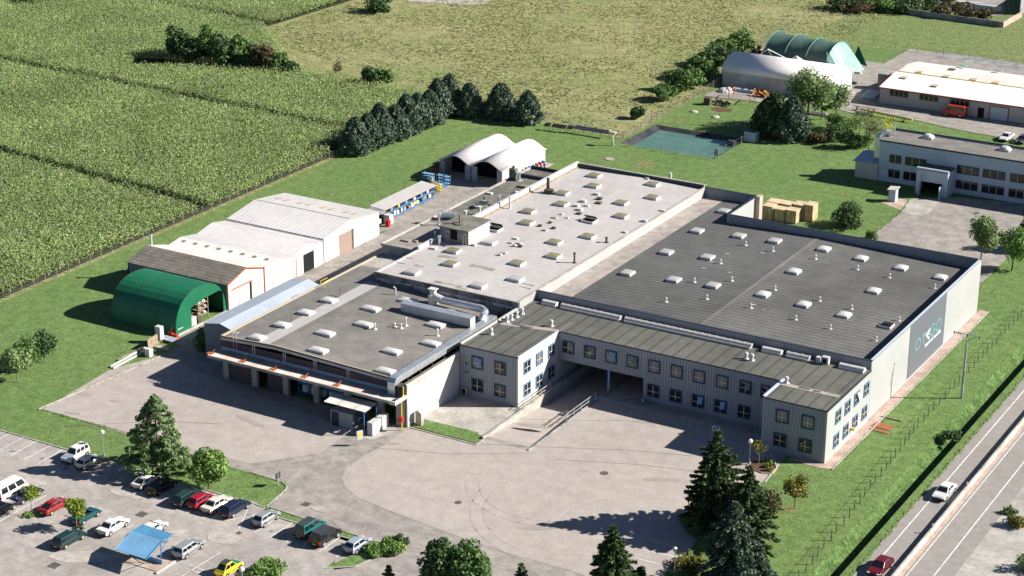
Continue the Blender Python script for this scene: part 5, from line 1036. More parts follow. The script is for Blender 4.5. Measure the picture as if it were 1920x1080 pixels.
    m = MB(); m.box(-hl - .06, -hl + .06, -hw + .06, hw - .06, .34, .52); m.build('rear_bumper', bm_, root, local=True)
    m = MB(); m.box(hl - .08, hl + .05, -hw + .06, hw - .06, .30, .48); m.build('front_bumper', bm_, root, local=True)
    for s in (-1, 1):
        m = MB(); m.box(-hl - .015, -hl + .10, s * (hw - .32), s * (hw - .045), .58, .72 if bo < 1 else .95); m.build('tail_light', m_tail, root, local=True)
        m = MB(); m.box(hl - .12, hl + .008, s * (hw - .42), s * (hw - .10), .54, .66); m.build('headlight', m_headl, root, local=True)
    m = MB(); m.box(-hl - .075, -hl - .06, -.26, .26, .44, .56); m.build('number_plate', m_plate, root, local=True)
    m = MB(); m.box(-hl + .25, hl - .25, -hw + .15, hw - .15, .16, .26); m.build('underbody', m_black, root, local=True)
    if kind in ('hatchback', 'saloon', 'estate', 'mpv', 'coupe'):
        m = MB()
        for s in (-1, 1): m.box(fb - .30, fb - .15, s * hw, s * (hw + .14), bz - .02, bz + .10)
        m.build('wing_mirror', col if not dark_bumper else m_black, root, local=True)
    return root
pw = paint('white_car_paint', (.72, .71, .68)); pcr = paint('cream_car_paint', (.66, .63, .55)); psi = paint('silver_car_paint', (.42, .43, .44), .3, .4); psb = paint('silver_blue_and_reflection', (.42, .48, .55), .3, .3)
pbk = paint('black_car_paint', (.015, .016, .02), .2); pnv = paint('navy_car_paint', (.012, .018, .05), .2); pgr = paint('dark_green_paint', (.012, .04, .038), .2); prd = paint('red_car_paint', (.32, .018, .02)); pcm = paint('crimson_car_paint', (.34, .012, .035))
ptl = paint('teal_car_paint', (.008, .12, .11), .25); pteal = paint('dark_teal_paint', (.006, .07, .075), .25); pmar = paint('maroon_car_paint', (.13, .012, .022), .25); pye = paint('yellow_car_paint', (.72, .62, .04), .35); pdg = paint('dark_grey_paint', (.055, .058, .062), .3); por = paint('orange_red_paint', (.50, .05, .02), .35)
CARS = [
 ('parked_car', 'white boxy off-road car facing the camera at the edge of the lawn, front nearest', 'car', (142, 861), 272, pw, 'jeep', psb, None),  # bluish bonnet colour stands in for sky reflection on white paint
 ('parked_car', 'dirty cream hatchback with a blue-tinted bonnet beside the white off-road car', 'car', (167, 873), 90, pcr, 'hatchback', psb, None),
 ('parked_van', 'tall white minibus with small dark side windows, half out of the left edge', 'van', (20, 931), 90, pw, 'van', None, None),
 ('parked_car', 'dark navy saloon beside the white minibus, partly behind the sapling', 'car', (50, 935), 90, pnv, 'saloon', None, None),
 ('parked_car', 'dark car cut by the left edge of the picture below the minibus', 'car', (2, 961), 90, pbk, 'saloon', psi, None),
 ('parked_car', 'red coupe parked alone behind the leaning sapling', 'car', (102, 956), 90, prd, 'coupe', None, None),
 ('parked_car', 'dark teal open cabriolet behind the small round tree', 'car', (161, 974), 90, pteal, 'cabriolet', None, None),
 ('parked_car', 'dark green estate car with pale roof rails in the near row', 'car', (130, 1018), 90, pgr, 'estate', None, None),
 ('parked_car', 'white three-box saloon between the dark estate and the blue shelter', 'car', (212, 994), 91, pw, 'saloon', None, None),
 ('parked_car', 'white coupe mostly hidden behind the blue shelter roof', 'car', (285, 1000), 90, pw, 'coupe', None, None),
 ('parked_car', 'silver estate car just right of the blue shelter', 'car', (354, 1036), 90, psi, 'estate', None, None),
 ('parked_car', 'yellow and green rounded vintage car with grey fabric roof', 'car', (429, 1074), 90, pye, 'beetle', paint('green_car_paint', (.03, .22, .08)), pdg),
 ('parked_car', 'white sloping-back hatchback under the tree shade at the island edge', 'car', (275, 909), 90, pw, 'coupe', pbk, None),
 ('parked_car', 'black saloon in tree shade between the white hatchback and the gap', 'car', (304, 919), 90, pbk, 'saloon', None, None),
 ('parked_car', 'dark green estate almost lost in shade beside the crimson hatchback', 'car', (352, 940), 90, pgr, 'estate', None, None),
 ('parked_car', 'crimson hatchback in the island row', 'car', (377, 946), 90, pcm, 'hatchback', None, None),
 ('parked_car', 'white saloon with a black sunroof in the island row', 'car', (406, 953), 90, pcr, 'saloon', None, None),
 ('parked_car', 'navy estate car at the right end of the island row', 'car', (441, 960), 90, pnv, 'estate', None, None),
 ('parked_car', 'silver hatchback alone beside the crossed bay lines', 'car', (499, 979), 90, psi, 'hatchback', None, None),
 ('parked_car', 'teal people carrier with grey roof', 'car', (581, 999), 90, ptl, 'mpv', None, pdg),
 ('parked_car', 'black people carrier next to the teal one', 'car', (610, 1014), 90, pbk, 'mpv', None, pdg),
 ('parked_car', 'pale silver-blue three-door hatchback nearest the shrub bed', 'car', (670, 1029), 90, psb, 'hatchback', None, None),
 ('moving_car', 'white saloon driving down the main road towards the camera', 'car', (1770, 929), 269, pw, 'saloon', None, None),
 ('moving_car', 'maroon saloon driving down the main road at the bottom edge', 'car', (1650, 1070), 269, pmar, 'saloon', None, None),
 ('parked_van', 'orange-red minibus parked along the cream depot wall', 'van', (1789, 217), 180, por, 'van', None, None),
 ('parked_car', 'white car parked on the depot road near the right edge', 'car', (1887, 262), 268, pw, 'saloon', None, None),
 ('parked_car', 'grey car half cut by the right edge on the depot road', 'car', (1916, 267), 268, pdg, 'hatchback', None, None)]
for nm, lb, ct, (px, py), rot, col, kd, bon, rf in CARS:
    p = at(px, py); car(nm, lb, ct, (p[0], p[1], .05), rot + random.uniform(-1.5, 1.5), col, kd, None, bon, rf)
# ================================================================== VEGETATION
def rnd(n, s=1): return RNG.random(n) if s == 1 else RNG.random((n, s))
def nrm(v): return v / np.maximum(np.linalg.norm(v, axis=1, keepdims=True), 1e-9)
LEAFK = .70
def leafquads(P, size, out=None, bias=.6, elong=1.5, along=None, jit=.35):
    size = size * LEAFK
    """one diamond leaf clump per point; out = preferred normals, along = preferred long axis"""
    n = len(P); nv = nrm(RNG.normal(size=(n, 3)) + (0 if out is None else out * bias * 2.2))
    a = nrm(RNG.normal(size=(n, 3)) * (1 if along is None else .35) + (0 if along is None else along)); a = nrm(a - nv * np.sum(a * nv, axis=1, keepdims=True)); b = np.cross(nv, a)
    s = (size * (1 + jit * (rnd(n) * 2 - 1)))[:, None]; L = s * elong * .5; W_ = s * .5
    return np.stack([P - a * L, P + b * W_ + a * L * .12, P + a * L, P - b * W_ + a * L * .05], axis=1).reshape(-1, 3)
def blobcrown(c, rx, ry, rz, n, nb=14, leaf=.35, inner=.55, low=-.75):
    n = int(n * 1.9)
    d = nrm(RNG.normal(size=(nb, 3))); d[:, 2] = np.maximum(d[:, 2], low); rad = .45 + .35 * rnd(nb); cen = d * rad[:, None]; br = .34 + .22 * rnd(nb)
    cen = np.vstack([cen, [[0, 0, 0]]]); br = np.append(br, .55); nb += 1
    k = RNG.integers(0, nb, n); q = nrm(RNG.normal(size=(n, 3))); r = br[k] * (1 - (1 - inner) * rnd(n) ** 2)
    P = cen[k] + q * r[:, None]; keep = P[:, 2] > low * 1.1; P = P[keep]; q = q[keep]
    return np.array(c) + P * np.array([rx, ry, rz]), nrm(q + np.array([0, 0, .35]))
def limbs(name, par, base, h, r, cr, mat, n=5, lean=(0, 0), spread=.55):
    m = MB(); x, y, z = base; top = (x + lean[0], y + lean[1], z + h)
    mid = (x + lean[0] * .4 + .05, y + lean[1] * .4, z + h * .5)
    m.tube(base, mid, r, 8, r * .78); m.tube(mid, top, r * .78, 8, r * .4)
    for i in range(n):
        a = 6.28 * i / n + random.random(); t = .55 + .4 * random.random(); p = (x + lean[0] * t, y + lean[1] * t, z + h * t)
        m.tube(p, (p[0] + math.cos(a) * cr * spread, p[1] + math.sin(a) * cr * spread, p[2] + cr * (.4 + .5 * random.random())), r * .42, 6, r * .12)
    return m.build(name, mat, par)
def broad(name, label, cat, base, h, cw, ch, mat, n=1600, leaf=.38, nb=16, group=None, bark=None, r=None, lean=(0, 0), low=-.75, inner=.55):
    """trunk + leafy crown: overall height h, crown width cw and crown height ch"""
    t = thing(name, label, cat, base, 0, group); zc = base[2] + h - ch / 2
    P, o = blobcrown((base[0] + lean[0], base[1] + lean[1], zc), cw / 2, cw / 2, ch / 2, n, nb, low=low, inner=inner)
    npmesh('crown', leafquads(P, leaf, o), 4, mat, t, base)
    if h - ch > .05 or cat == 'tree': limbs('trunk', t, base, max(.4, h - ch * .55), r or max(.07, h * .018), cw / 2, bark or m_bark, lean=lean)
    return t
def bush(label, base, w_, h, mat, n=700, leaf=.3, group=None, name='bush', cat='bush'):
    t = thing(name, label, cat, base, 0, group)
    P, o = blobcrown((base[0], base[1], base[2] + h * .42), w_ / 2, w_ / 2, h * .58, n, 10, low=-.7); P[:, 2] = np.maximum(P[:, 2], base[2] + .05)
    npmesh('foliage', leafquads(P, leaf, o), 4, mat, t, base)
    m = MB()
    for i in range(5): a = 1.26 * i; m.tube((base[0], base[1], base[2]), (base[0] + math.cos(a) * w_ * .28, base[1] + math.sin(a) * w_ * .28, base[2] + h * .6), .05, 5, .02)
    m.build('stem', m_bark, t); return t
def conifer(label, base, h, r, mat, n=5200, leaf=.42, group=None, name='spruce_tree', tiers=17, droop=.35, low=.06, power=.85, gaps=0.0):
    t = thing(name, label, 'tree', base, 0, group); Ps = []; Al = []
    per = max(4, int(n * 2.0) // (tiers * 9)); m = MB()
    m.tube(base, (base[0], base[1], base[2] + h * .97), .02 * h, 8, .03)
    for k in range(tiers):
        f = low + (1 - low) * (k / tiers) ** .92; L0 = r * (1 - f) ** power * min(1, .22 + (1 - f) * 3.4) + .08; nbr = 10 if k < tiers - 4 else 6
        for j in range(nbr):
            if random.random() < gaps: continue
            a = 6.283 * (j + random.random() * .7) / nbr; L = L0 * (.62 + .55 * random.random()); d = np.array([math.cos(a), math.sin(a), 0]); side = np.array([-d[1], d[0], 0])
            cnt = int(per * (.35 + 1.1 * L / r) * 1.2) + 4; s = rnd(cnt) ** .7; wd = (rnd(cnt) * 2 - 1) * (.10 + .17 * L) * (1 - .75 * s)
            z0 = base[2] + h * f + h * .012 * random.uniform(-1, 1); P = np.array([base[0], base[1], z0]) + d * (s * L)[:, None] + side * wd[:, None]
            P[:, 2] += -droop * L * s ** 1.4 + .10 * L * s ** 4 + .06 * L * (rnd(cnt) - .5); Ps.append(P); Al.append(nrm(d + side * (wd * 1.3)[:, None] + np.array([0, 0, -.25])))
            if k < tiers - 3: m.tube((base[0], base[1], z0), tuple(np.array([base[0], base[1], z0]) + d * L * .8 + np.array([0, 0, -droop * L * .7])), .035, 4, .012)
    P = np.vstack(Ps); A_ = np.vstack(Al); up_ = np.tile(np.array([[0, 0, 1.0]]), (len(P), 1))
    npmesh('crown', leafquads(P, leaf * .86, up_, .35, 2.5, A_), 4, mat, t, base); m.build('trunk', m_bark, t); return t
def cypress(label, base, h, r, mat, n=2600, leaf=.36, group=None, name='cypress_tree', seed=0, flare=.5):
    t = thing(name, label, 'tree', base, 0, group); ph = RNG.random(6) * 6.28; n = int(n * 1.8)
    z = rnd(n) ** 1.15; a = rnd(n) * 6.283; prof = np.minimum(1, (1 - z) * 1.35 + .02) ** 1.25 * (.72 + .28 * np.minimum(1, z * 5)); lump = 1 + .12 * np.sin(a * 5 + ph[0] + z * 9) + .12 * np.sin(a * 9 + ph[1] - z * 17) + .10 * RNG.normal(size=n)
    rr = r * np.sqrt(np.maximum(prof, 0)) * lump * (.80 + .2 * np.sqrt(rnd(n))); P = np.stack([base[0] + rr * np.cos(a), base[1] + rr * np.sin(a), base[2] + .15 + z * h], 1)
    o = np.stack([np.cos(a), np.sin(a), np.full(n, .35)], 1); al = np.stack([np.cos(a) * .55, np.sin(a) * .55, np.full(n, 1.0)], 1)
    npmesh('crown', leafquads(P, leaf, nrm(o), .35, 2.0, nrm(al)), 4, mat, t, base)
    m = MB(); m.tube(base, (base[0], base[1], base[2] + h * .8), .2, 7, .05); m.build('trunk', m_bark, t); return t
def conetree(name, label, base, h, r, mat, ncl=210, per=60, leaf=.30):
    t = thing(name, label, 'tree', base, 0); z = rnd(ncl) ** 1.05; a = rnd(ncl) * 6.283; env = r * (1 - z) ** .72 * (.55 + .55 * np.sqrt(rnd(ncl))) * (1 + .16 * np.sin(3 * a + 5 * z))
    C_ = np.stack([base[0] + env * np.cos(a), base[1] + env * np.sin(a), base[2] + .9 + z * (h - 1.1)], 1); rad = .30 + .42 * rnd(ncl) * (1.1 - z)
    k = np.repeat(np.arange(ncl), per); q = nrm(RNG.normal(size=(len(k), 3))) * (rnd(len(k)) ** .5)[:, None]; q[:, 2] *= .75
    P = C_[k] + q * rad[k][:, None]; o = np.stack([np.cos(a[k]), np.sin(a[k]), np.full(len(k), .6)], 1); al = np.stack([np.cos(a[k]) * .6, np.sin(a[k]) * .6, np.full(len(k), -.7)], 1)
    npmesh('crown', leafquads(P, leaf, nrm(o + q * .8), .5, 1.8, nrm(al)), 4, mat, t, base); m = MB(); m.tube(base, (base[0], base[1], base[2] + h * .95), .22, 8, .03)
    for i in range(0, ncl, 3): m.tube((base[0], base[1], max(base[2] + .6, C_[i][2] - .25 * env[i])), tuple(C_[i]), .05, 4, .015)
    m.build('trunk', m_bark, t); return t
def b0(px, py, z=.02): p = at(px, py); return (p[0], p[1], z)
# car park and island
conetree('conifer_tree', 'tall pale green conifer on the island between car park and yard', b0(298, 884), 10.6, 4.2, l_light, 260, 70, .30)
broad('deciduous_tree', 'small fine-leaved tree standing in front of the tall pale conifer', 'tree', b0(308, 893), 5.0, 3.6, 3.4, l_mid, 1500, .30)
broad('deciduous_tree', 'dense ball-headed tree with a short trunk on the planted island', 'tree', b0(391, 918), 5.4, 4.7, 4.4, l_bright, 3400, .36, nb=26, low=-.85)
broad('sapling', 'thin yellow-green sapling by the red coupe', 'tree', b0(60, 966, .05), 4.2, 2.2, 2.5, l_lime, 330, .26, r=.06, bark=m_barkl, inner=.3)
bush('tuft of green weeds at the foot of the sapling by the red coupe', b0(55, 968, .05), 1.6, .5, l_bright, 200, .2, name='weed_clump', cat='weeds')
broad('sapling', 'small round lime-green tree on a thin stem in front of the cabriolet', 'tree', b0(144, 993, .05), 4.0, 2.7, 2.3, l_lime, 900, .28, r=.06, bark=m_barkl)
bush('dry tuft at the foot of the round lime-green tree', b0(150, 992, .05), 1.1, .4, l_brown, 120, .2, name='weed_clump', cat='weeds')
bush('spiky bright shrub on the rounded end of the grass strip', b0(722, 1036), 4.2, 1.5, l_bright, 1800, .34)
bush('small dark shrub at the tip of the grass strip', b0(752, 1024), 1.9, 1.7, l_dark, 420, .26)
bush('round bright shrub at the bottom edge beside the yellow vintage car', b0(497, 1084), 4.2, 2.3, l_bright, 1800, .28)
broad('deciduous_tree', 'leafy tree cut by the bottom edge, left of a pair', 'tree', b0(828, 1128), 7.6, 4.8, 6.2, l_dark, 3400, .40, nb=22)
broad('deciduous_tree', 'leafy tree cut by the bottom edge, right of a pair', 'tree', b0(882, 1132), 7.4, 5.0, 6.2, l_mid, 3400, .40, nb=22)
conifer('tip of a small conifer just showing at the bottom edge left of the leafy pair', b0(730, 1122), 4.4, 1.5, l_spruce, 1400, .3, tiers=10)
conifer('tip of a small conifer just showing at the bottom edge right of the leafy pair', b0(977, 1122), 4.7, 1.6, l_spruce, 1400, .3, tiers=10)
conifer('regular dark spruce at the bottom edge of the yard', b0(1147, 1126), 9.6, 3.9, l_spruce, 7500, .40, tiers=17, power=.75)
conifer('tallest slender spruce with spreading tiers at the corner of the yard', (-85.4, 192.4, .05), 12.9, 5.2, l_spruce, 10500, .40, tiers=19, droop=.20, low=.10, power=.72, gaps=.14)
conifer('spruce behind the big drooping cedar, lower than its slender neighbour', b0(1398, 1018), 10.4, 4.4, l_spruce, 8500, .38, tiers=17, droop=.25, power=.72, gaps=.12)
conifer('broad drooping blue-green cedar in front of the spruces', b0(1372, 1108), 11.6, 6.0, l_blue, 14000, .42, tiers=18, droop=.50, low=.03, power=.70, gaps=.14, name='cedar_tree')
conifer('low wide cedar at the bottom edge beside the fence', b0(1420, 1112), 6.4, 4.0, l_blue, 4200, .42, tiers=12, droop=.55, low=.03, name='cedar_tree')
bush('brownish half-bare shrub behind the cedars', b0(1437, 968), 3.6, 3.6, l_brown, 900, .26)
bush('ragged yellow-green shrub in the shade by the parking bays', b0(1290, 1068), 4.2, 1.8, l_yel, 700, .30)
bush('dark low shrub at the foot of the regular spruce', b0(1196, 1092), 2.6, 1.8, l_dark, 700, .3)
broad('sapling', 'small tree with yellowing leaves on the lawn', 'tree', b0(1489, 955), 4.6, 3.4, 3.3, l_yel, 620, .32, r=.07)
broad('sapling', 'sparse small tree in the mulched flower bed', 'tree', b0(1422, 871, .1), 3.7, 2.4, 2.4, l_yel, 260, .20, r=.07, bark=m_barkl, inner=.2)
for i, (px, py, mt) in enumerate(((1438, 877, l_lime), (1442, 884, l_lime), (1446, 873, l_lime), (1432, 868, l_dark))):
    bush(('round lime cushion plant at the front of the flower bed', 'round lime cushion plant nearest the bed edging', 'lime plant at the lawn side of the flower bed', 'small dark plant at the back of the flower bed')[i], b0(px, py, .1), .8, .6, mt, 120, .16, name='bedding_plant', cat='plant')
bush('dark round thicket over the ditch between fence and road', b0(1786, 822), 3.0, 1.0, l_dark, 500, .26)
# lawn at left
broad('deciduous_tree', 'pale young tree with a clear stem on the left lawn, nearest the camera', 'tree', b0(33, 717), 5.2, 4.2, 3.7, l_pale, 1200, .36, bark=m_barkl)
broad('deciduous_tree', 'young mid-green tree behind the pale one on the left lawn', 'tree', b0(53, 694), 5.2, 3.6, 4.2, l_mid, 1100, .36, bark=m_barkl)
broad('deciduous_tree', 'dark upright young tree at the right of the group on the left lawn', 'tree', b0(84, 681), 5.0, 3.4, 4.3, l_dark, 1300, .36, bark=m_barkl)
bush('feathery young conifer at the corner of the blue-grey shed', b0(380, 655), 2.6, 3.4, l_mid, 800, .28)
# cypress screen
for i in range(9):
    y = 297.0 + i * 4.2; cypress(('first', 'second', 'third', 'fourth', 'fifth', 'sixth', 'seventh', 'eighth', 'ninth')[i] + ' dark blue-green cypress of the dense screen beside the maize, counted from the near end', (-210.3 + random.uniform(-.5, .5), y, 0), 7.3 + random.uniform(-.7, .9), 2.9, l_blue, 3600, .38, group='cypresses of the screen beside the maize')
cypress('dark cypress just past the end of the dense screen', b0(880, 216), 6.5, 3.0, l_blue, 2700, .46)
cypress('tall lone cypress in the middle of three behind the vaulted store', b0(939, 220), 7.0, 3.2, l_blue, 2900, .46)
cypress('lone cypress furthest right of the row behind the vaulted store', b0(989, 230), 6.4, 2.8, l_blue, 2500, .46)
# copse in the maize
for i, (px, py, h, cw, mt, lb) in enumerate(((334, 116, 8.6, 6.5, l_dark, 'tall dark tree at the left end of the copse in the maize'), (362, 122, 6.5, 6.5, l_dark, 'rounded tree second from the left in the copse'), (396, 122, 9.0, 6.0, l_mid, 'tallest tree near the middle of the copse in the maize'), (425, 130, 7.4, 7.5, l_dark, 'broad dark tree at the heart of the copse'), (452, 126, 7.6, 6.0, l_mid, 'mid-green tree right of the heart of the copse'), (495, 136, 6.6, 6.5, l_brown, 'thin olive tree at the right of the copse'), (525, 140, 5.2, 5.0, l_mid, 'low tree near the right end of the copse'), (546, 144, 3.4, 3.6, l_dark, 'small bush-like tree at the far right end of the copse'), (466, 134, 3.8, 6.5, l_dark, 'low scrubby tree before the copse'))):
    broad('deciduous_tree', lb, 'tree', b0(px, py), h, cw, h * .88, mt, 1500, .62, nb=18, group='trees of the copse in the maize')
broad('deciduous_tree', 'twin-crowned dark bush tree alone at the edge of the meadow', 'tree', b0(698, 166), 5.0, 4.5, 4.4, l_dark, 900, .5)
broad('deciduous_tree', 'dark bush tree touching the lone one at the meadow edge', 'tree', b0(722, 165), 4.2, 3.6, 3.8, l_mid, 700, .5)
broad('deciduous_tree', 'thin bare-looking tree by the corner of the maize', 'tree', b0(635, 156), 5.5, 2.2, 3.8, l_brown, 160, .3, inner=.2)
bush('dark bush at the top edge where maize and meadow meet', b0(712, 22), 7.0, 5.0, l_dark, 900, .6); bush('low dark bush in the maize at the top left corner', b0(52, 15), 9.0, 3.4, l_dark, 700, .6)
# hedgerow by the white vaulted hall
for i, (px, py, h, cw, mt) in enumerate(((1384, 112, 7.0, 8.0, l_mid), (1358, 122, 6.0, 7.0, l_mid), (1332, 138, 6.6, 8.5, l_dark), (1312, 150, 5.0, 7.0, l_mid), (1300, 165, 4.2, 6.5, l_mid), (1274, 170, 4.4, 7.0, l_mid), (1247, 188, 3.4, 5.2, l_mid), (1196, 222, 2.4, 3.0, l_dark))):
    broad('hedgerow_tree', ('highest tree of the hedgerow beside the white vaulted hall, farthest from the pond', 'tree tucked behind the corner of the white vaulted hall', 'wide dark tree in the middle of the hedgerow beside the vaulted hall', 'tree below the wide dark one in the hedgerow', 'rounded hedgerow tree beside the shadow of the vaulted hall', 'bushy hedgerow tree next to the last low one', 'last low tree of the hedgerow towards the pond', 'dark shrub on the fence line near the pond corner')[i], 'tree', b0(px, py), h, cw, h * .9, mt, 1300, .55, nb=16, group='hedgerow by the vaulted hall')
cypress('dark rounded cypress left of two by the pond hut', b0(1452, 252), 8.4, 3.9, l_spruce, 2600, .5); cypress('blue-green cypress right of two by the pond hut', b0(1484, 262), 8.6, 3.2, l_blue, 2600, .48)
cypress('dark cypress standing behind the pair by the pond hut', b0(1435, 247), 6.5, 2.8, l_spruce, 1700, .5)
broad('locust_tree', 'tall airy tree in front of the white vaulted hall', 'tree', b0(1513, 238), 13.2, 9.5, 9.5, l_pale, 2600, .5, nb=24, inner=.35)
broad('locust_tree', 'slimmer airy tree right of the tall one by the vaulted hall', 'tree', b0(1566, 233), 8.2, 6.0, 5.6, l_pale, 1100, .45, inner=.3)
broad('locust_tree', 'low light-green tree behind the tall airy one', 'tree', b0(1540, 224), 7.0, 6.5, 5.0, l_mid, 900, .5, inner=.35)
for i, (px, py, h, cw, mt, nn) in enumerate(((1500, 264, 2.8, 4.0, l_dark, 500), (1532, 268, 2.6, 4.2, l_brown, 500), (1556, 266, 3.4, 5.0, l_dark, 700), (1590, 277, 3.8, 4.6, l_dark, 800), (1615, 276, 3.4, 4.0, l_mid, 500), (1578, 246, 3.2, 7.5, l_mid, 900))):
    bush(('dark scrub bush beside the blue-green cypress', 'brownish scrub bush in the row before the airy trees', 'wide dark scrub bush in the middle of the row', 'densest dark bush left of the blue block', 'loose bush touching the lean-to of the blue block', 'sprawling green thicket under the slim airy tree')[i], b0(px, py), cw, h, mt, nn, .4)
for i, (px, py) in enumerate(((1628, 280), (1640, 278), (1610, 262))): broad('bare_tree', ('thin bare tree left of the galvanised duct', 'thin bare tree nearest the galvanised duct', 'thin bare tree standing in the thicket')[i], 'tree', b0(px, py), 6.8, 4.0, 4.6, l_brown, 180, .26, r=.09, inner=.15)
bush('broad spreading bush on the lawn beside the timber crates', b0(1587, 425), 6.6, 4.2, l_dark, 1800, .36)
bush('small green bush at the edge of the forecourt', b0(1633, 449), 2.4, 1.6, l_mid, 400, .28)
broad('deciduous_tree', 'leafy young tree at the right behind the sign wall', 'tree', b0(1839, 487), 8.0, 5.4, 6.8, l_pale, 1700, .42, bark=m_barkl, inner=.4)
broad('deciduous_tree', 'leafy tree at the right edge of the picture', 'tree', b0(1897, 508), 7.6, 6.2, 6.4, l_bright, 1900, .42, inner=.45)
broad('deciduous_tree', 'tree crown cut by the right edge behind the other two', 'tree', b0(1936, 470), 6.8, 5.0, 5.4, l_mid, 1200, .42)
bush('clump of roadside weeds at the right edge by the lay-by', b0(1900, 985), 3.0, 1.5, l_yel, 600, .25); bush('flowering weeds at the tip of the roadside grass', b0(1893, 965), 2.0, 1.0, l_mid, 300, .22); bush('pale shrub in the bottom right corner', b0(1928, 1070), 2.8, 2.2, l_mid, 500, .25)
for i, (px, py, cw, h, mt) in enumerate(((1578, 18, 9, 4, l_dark), (1605, 22, 11, 2.5, l_brown), (1636, 16, 9, 4.6, l_mid), (1668, 22, 9, 3.0, l_mid), (1700, 22, 8, 4.5, l_dark), (1736, 16, 7, 5.0, l_dark), (1772, 30, 8, 3.5, l_brown), (1806, 34, 9, 4.0, l_brown), (1842, 36, 7, 3.0, l_brown), (1655, 2, 9, 6, l_dark), (1720, -2, 9, 7, l_dark), (1780, 4, 8, 5, l_mid))):
    bush(('dark tree-like bush at the left end of the far garden', 'low brown bush at the near edge of the far garden', 'rounded green bush in the far garden', 'low green bush beside the rounded one in the far garden', 'dark bush in the middle of the far garden', 'tall dark bush before the far building', 'brown bush just behind the garden wall', 'wide brown bush behind the garden wall', 'brown bush at the wall corner of the far garden', 'dark bush at the very top edge, left', 'tall dark bush at the very top edge, middle', 'green bush at the very top edge, right')[i], b0(px, py), cw, h, mt, 600, .6)

# maize: one mass of plants in rows, with narrow tractor lanes
def maize():
    xs = np.arange(-372, -212.9, .95); ys = np.arange(150, 425, .32); X, Y = np.meshgrid(xs, ys); X = X.ravel(); Y = Y.ravel(); n = len(X)
    X = X + RNG.normal(size=n) * .05; Y = Y + RNG.normal(size=n) * .09
    px, py = projnp(np.stack([X, Y, np.full(n, 1.0)], 1)); ok = (px > -110) & (px < 800) & (py > -60) & (py < 640)
    # lanes (along X, slightly slanting) and the field edge
    for (x0, y0, x1, y1) in ((-319.85, 312.72, -221.09, 306.82), (-268.29, 260.07, -214.7, 253.82), (-340.79, 378.2, -291.7, 372.77)):
        yl_ = y0 + (y1 - y0) * (X - x0) / (x1 - x0); ok &= np.abs(Y - yl_) > 1.4
    ok &= (Y < 339.0 + (X + 245) * -.06) | (X < -256 - (Y - 340) * 1.10)      # meadow corner
    ok |= (px > -110) & (px < 800) & (py > -60) & (Y > 372) & (X < -290) & (np.abs(Y - (378.2 - 5.43 * (X + 340.79) / 49.1)) > 1.4)
    ok &= (Y < 371.5) | (X < -290)
    cx_, cy_ = (np.array(at(430, 128)[:2])); cdx, cdy = X - cx_, Y - cy_; ok &= ~((np.abs(cdx * .89 + cdy * .45) < 22) & (np.abs(-cdx * .45 + cdy * .89) < 4.5))
    ok &= ~((X > -215.5) & (Y > 292)) 
    X = X[ok]; Y = Y[ok]; n = len(X); H = 2.15 + .26 * RNG.normal(size=n) + .25 * np.sin(X * .21 + Y * .13) * np.sin(Y * .17 - X * .05)
    Q = []
    for k in range(6):
        a = rnd(n) * 6.283; z0 = H * (.42 + .095 * k) + .08 * RNG.normal(size=n); L = (.62 - .04 * k) * (.8 + .4 * rnd(n)); w_ = .11 + .03 * rnd(n); d = np.stack([np.cos(a), np.sin(a)], 1); s = np.stack([-d[:, 1], d[:, 0]], 1)
        mid = .5; rise = .10 + .12 * rnd(n); end = -.16 + .24 * rnd(n)
        A_ = np.stack([X, Y, z0], 1); Bm = np.stack([X + d[:, 0] * L * mid, Y + d[:, 1] * L * mid, z0 + rise], 1); C_ = np.stack([X + d[:, 0] * L, Y + d[:, 1] * L, z0 + end], 1)
        S3 = np.concatenate([s * w_[:, None], np.zeros((n, 1))], 1); Q.append(np.stack([A_, Bm + S3, C_, Bm - S3], 1).reshape(-1, 3))
    a = rnd(n) * 6.283; d = np.stack([np.cos(a) * .05, np.sin(a) * .05, np.zeros(n)], 1); T = np.stack([X, Y, H * .95], 1); Q.append(np.stack([T, T + d * 1.2 + [0, 0, .16], T + [0, 0, .34], T - d + [0, 0, .16]], 1).reshape(-1, 3))
    npmesh('maize_crop', np.vstack(Q), 4, l_corn, None, (-290, 290, 0), label='dense ripening maize crop in rows with narrow dark tractor lanes', cat='maize crop', kind='stuff')
    return n
sheet('maize_soil', [(-900, 60), (-900, 700), (-291, 700), (-289.8, 404), (-290.5, 374), (-291, 371), (-258.5, 341), (-245, 338.9), (-213.5, 338), (-213.3, 60)], .03, m_soil)
NM = maize()
# rough tufts on the meadow
def tufts(name, label, region, n, hmax, mat, clump=.0):
    X = RNG.uniform(region[0], region[1], n); Y = RNG.uniform(region[2], region[3], n)
    px, py = projnp(np.stack([X, Y, np.zeros(n)], 1)); ok = (px > -60) & (px < 1990) & (py > -40) & (py < 1130)
    f = np.sin(X * .11 + Y * .07) + np.sin(Y * .23 - X * .04) + np.sin(X * .31 + 2) * .6; ok &= (f + RNG.normal(size=n) * .9) > -.4
    return X, Y, ok
def tuftmesh(name, label, X, Y, h, mat, w_=.16, base=(0, 0, 0)):
    Q = []; n = len(X)
    for k in range(3):
        a = rnd(n) * 6.283; hh = h * (.5 + .8 * rnd(n)); d = np.stack([np.cos(a), np.sin(a), np.zeros(n)], 1) * w_; T = np.stack([X, Y, np.full(n, .02)], 1); le = RNG.normal(size=(n, 3)) * .12; le[:, 2] = 0
        Q.append(np.stack([T - d, T + d, T + d * 1.5 + le + hh[:, None] * [0, 0, 1], T - d * 1.4 + le + hh[:, None] * [0, 0, .9]], 1).reshape(-1, 3))
    npmesh(name, np.vstack(Q), 4, mat, None, base, label=label, cat='grass', kind='stuff')
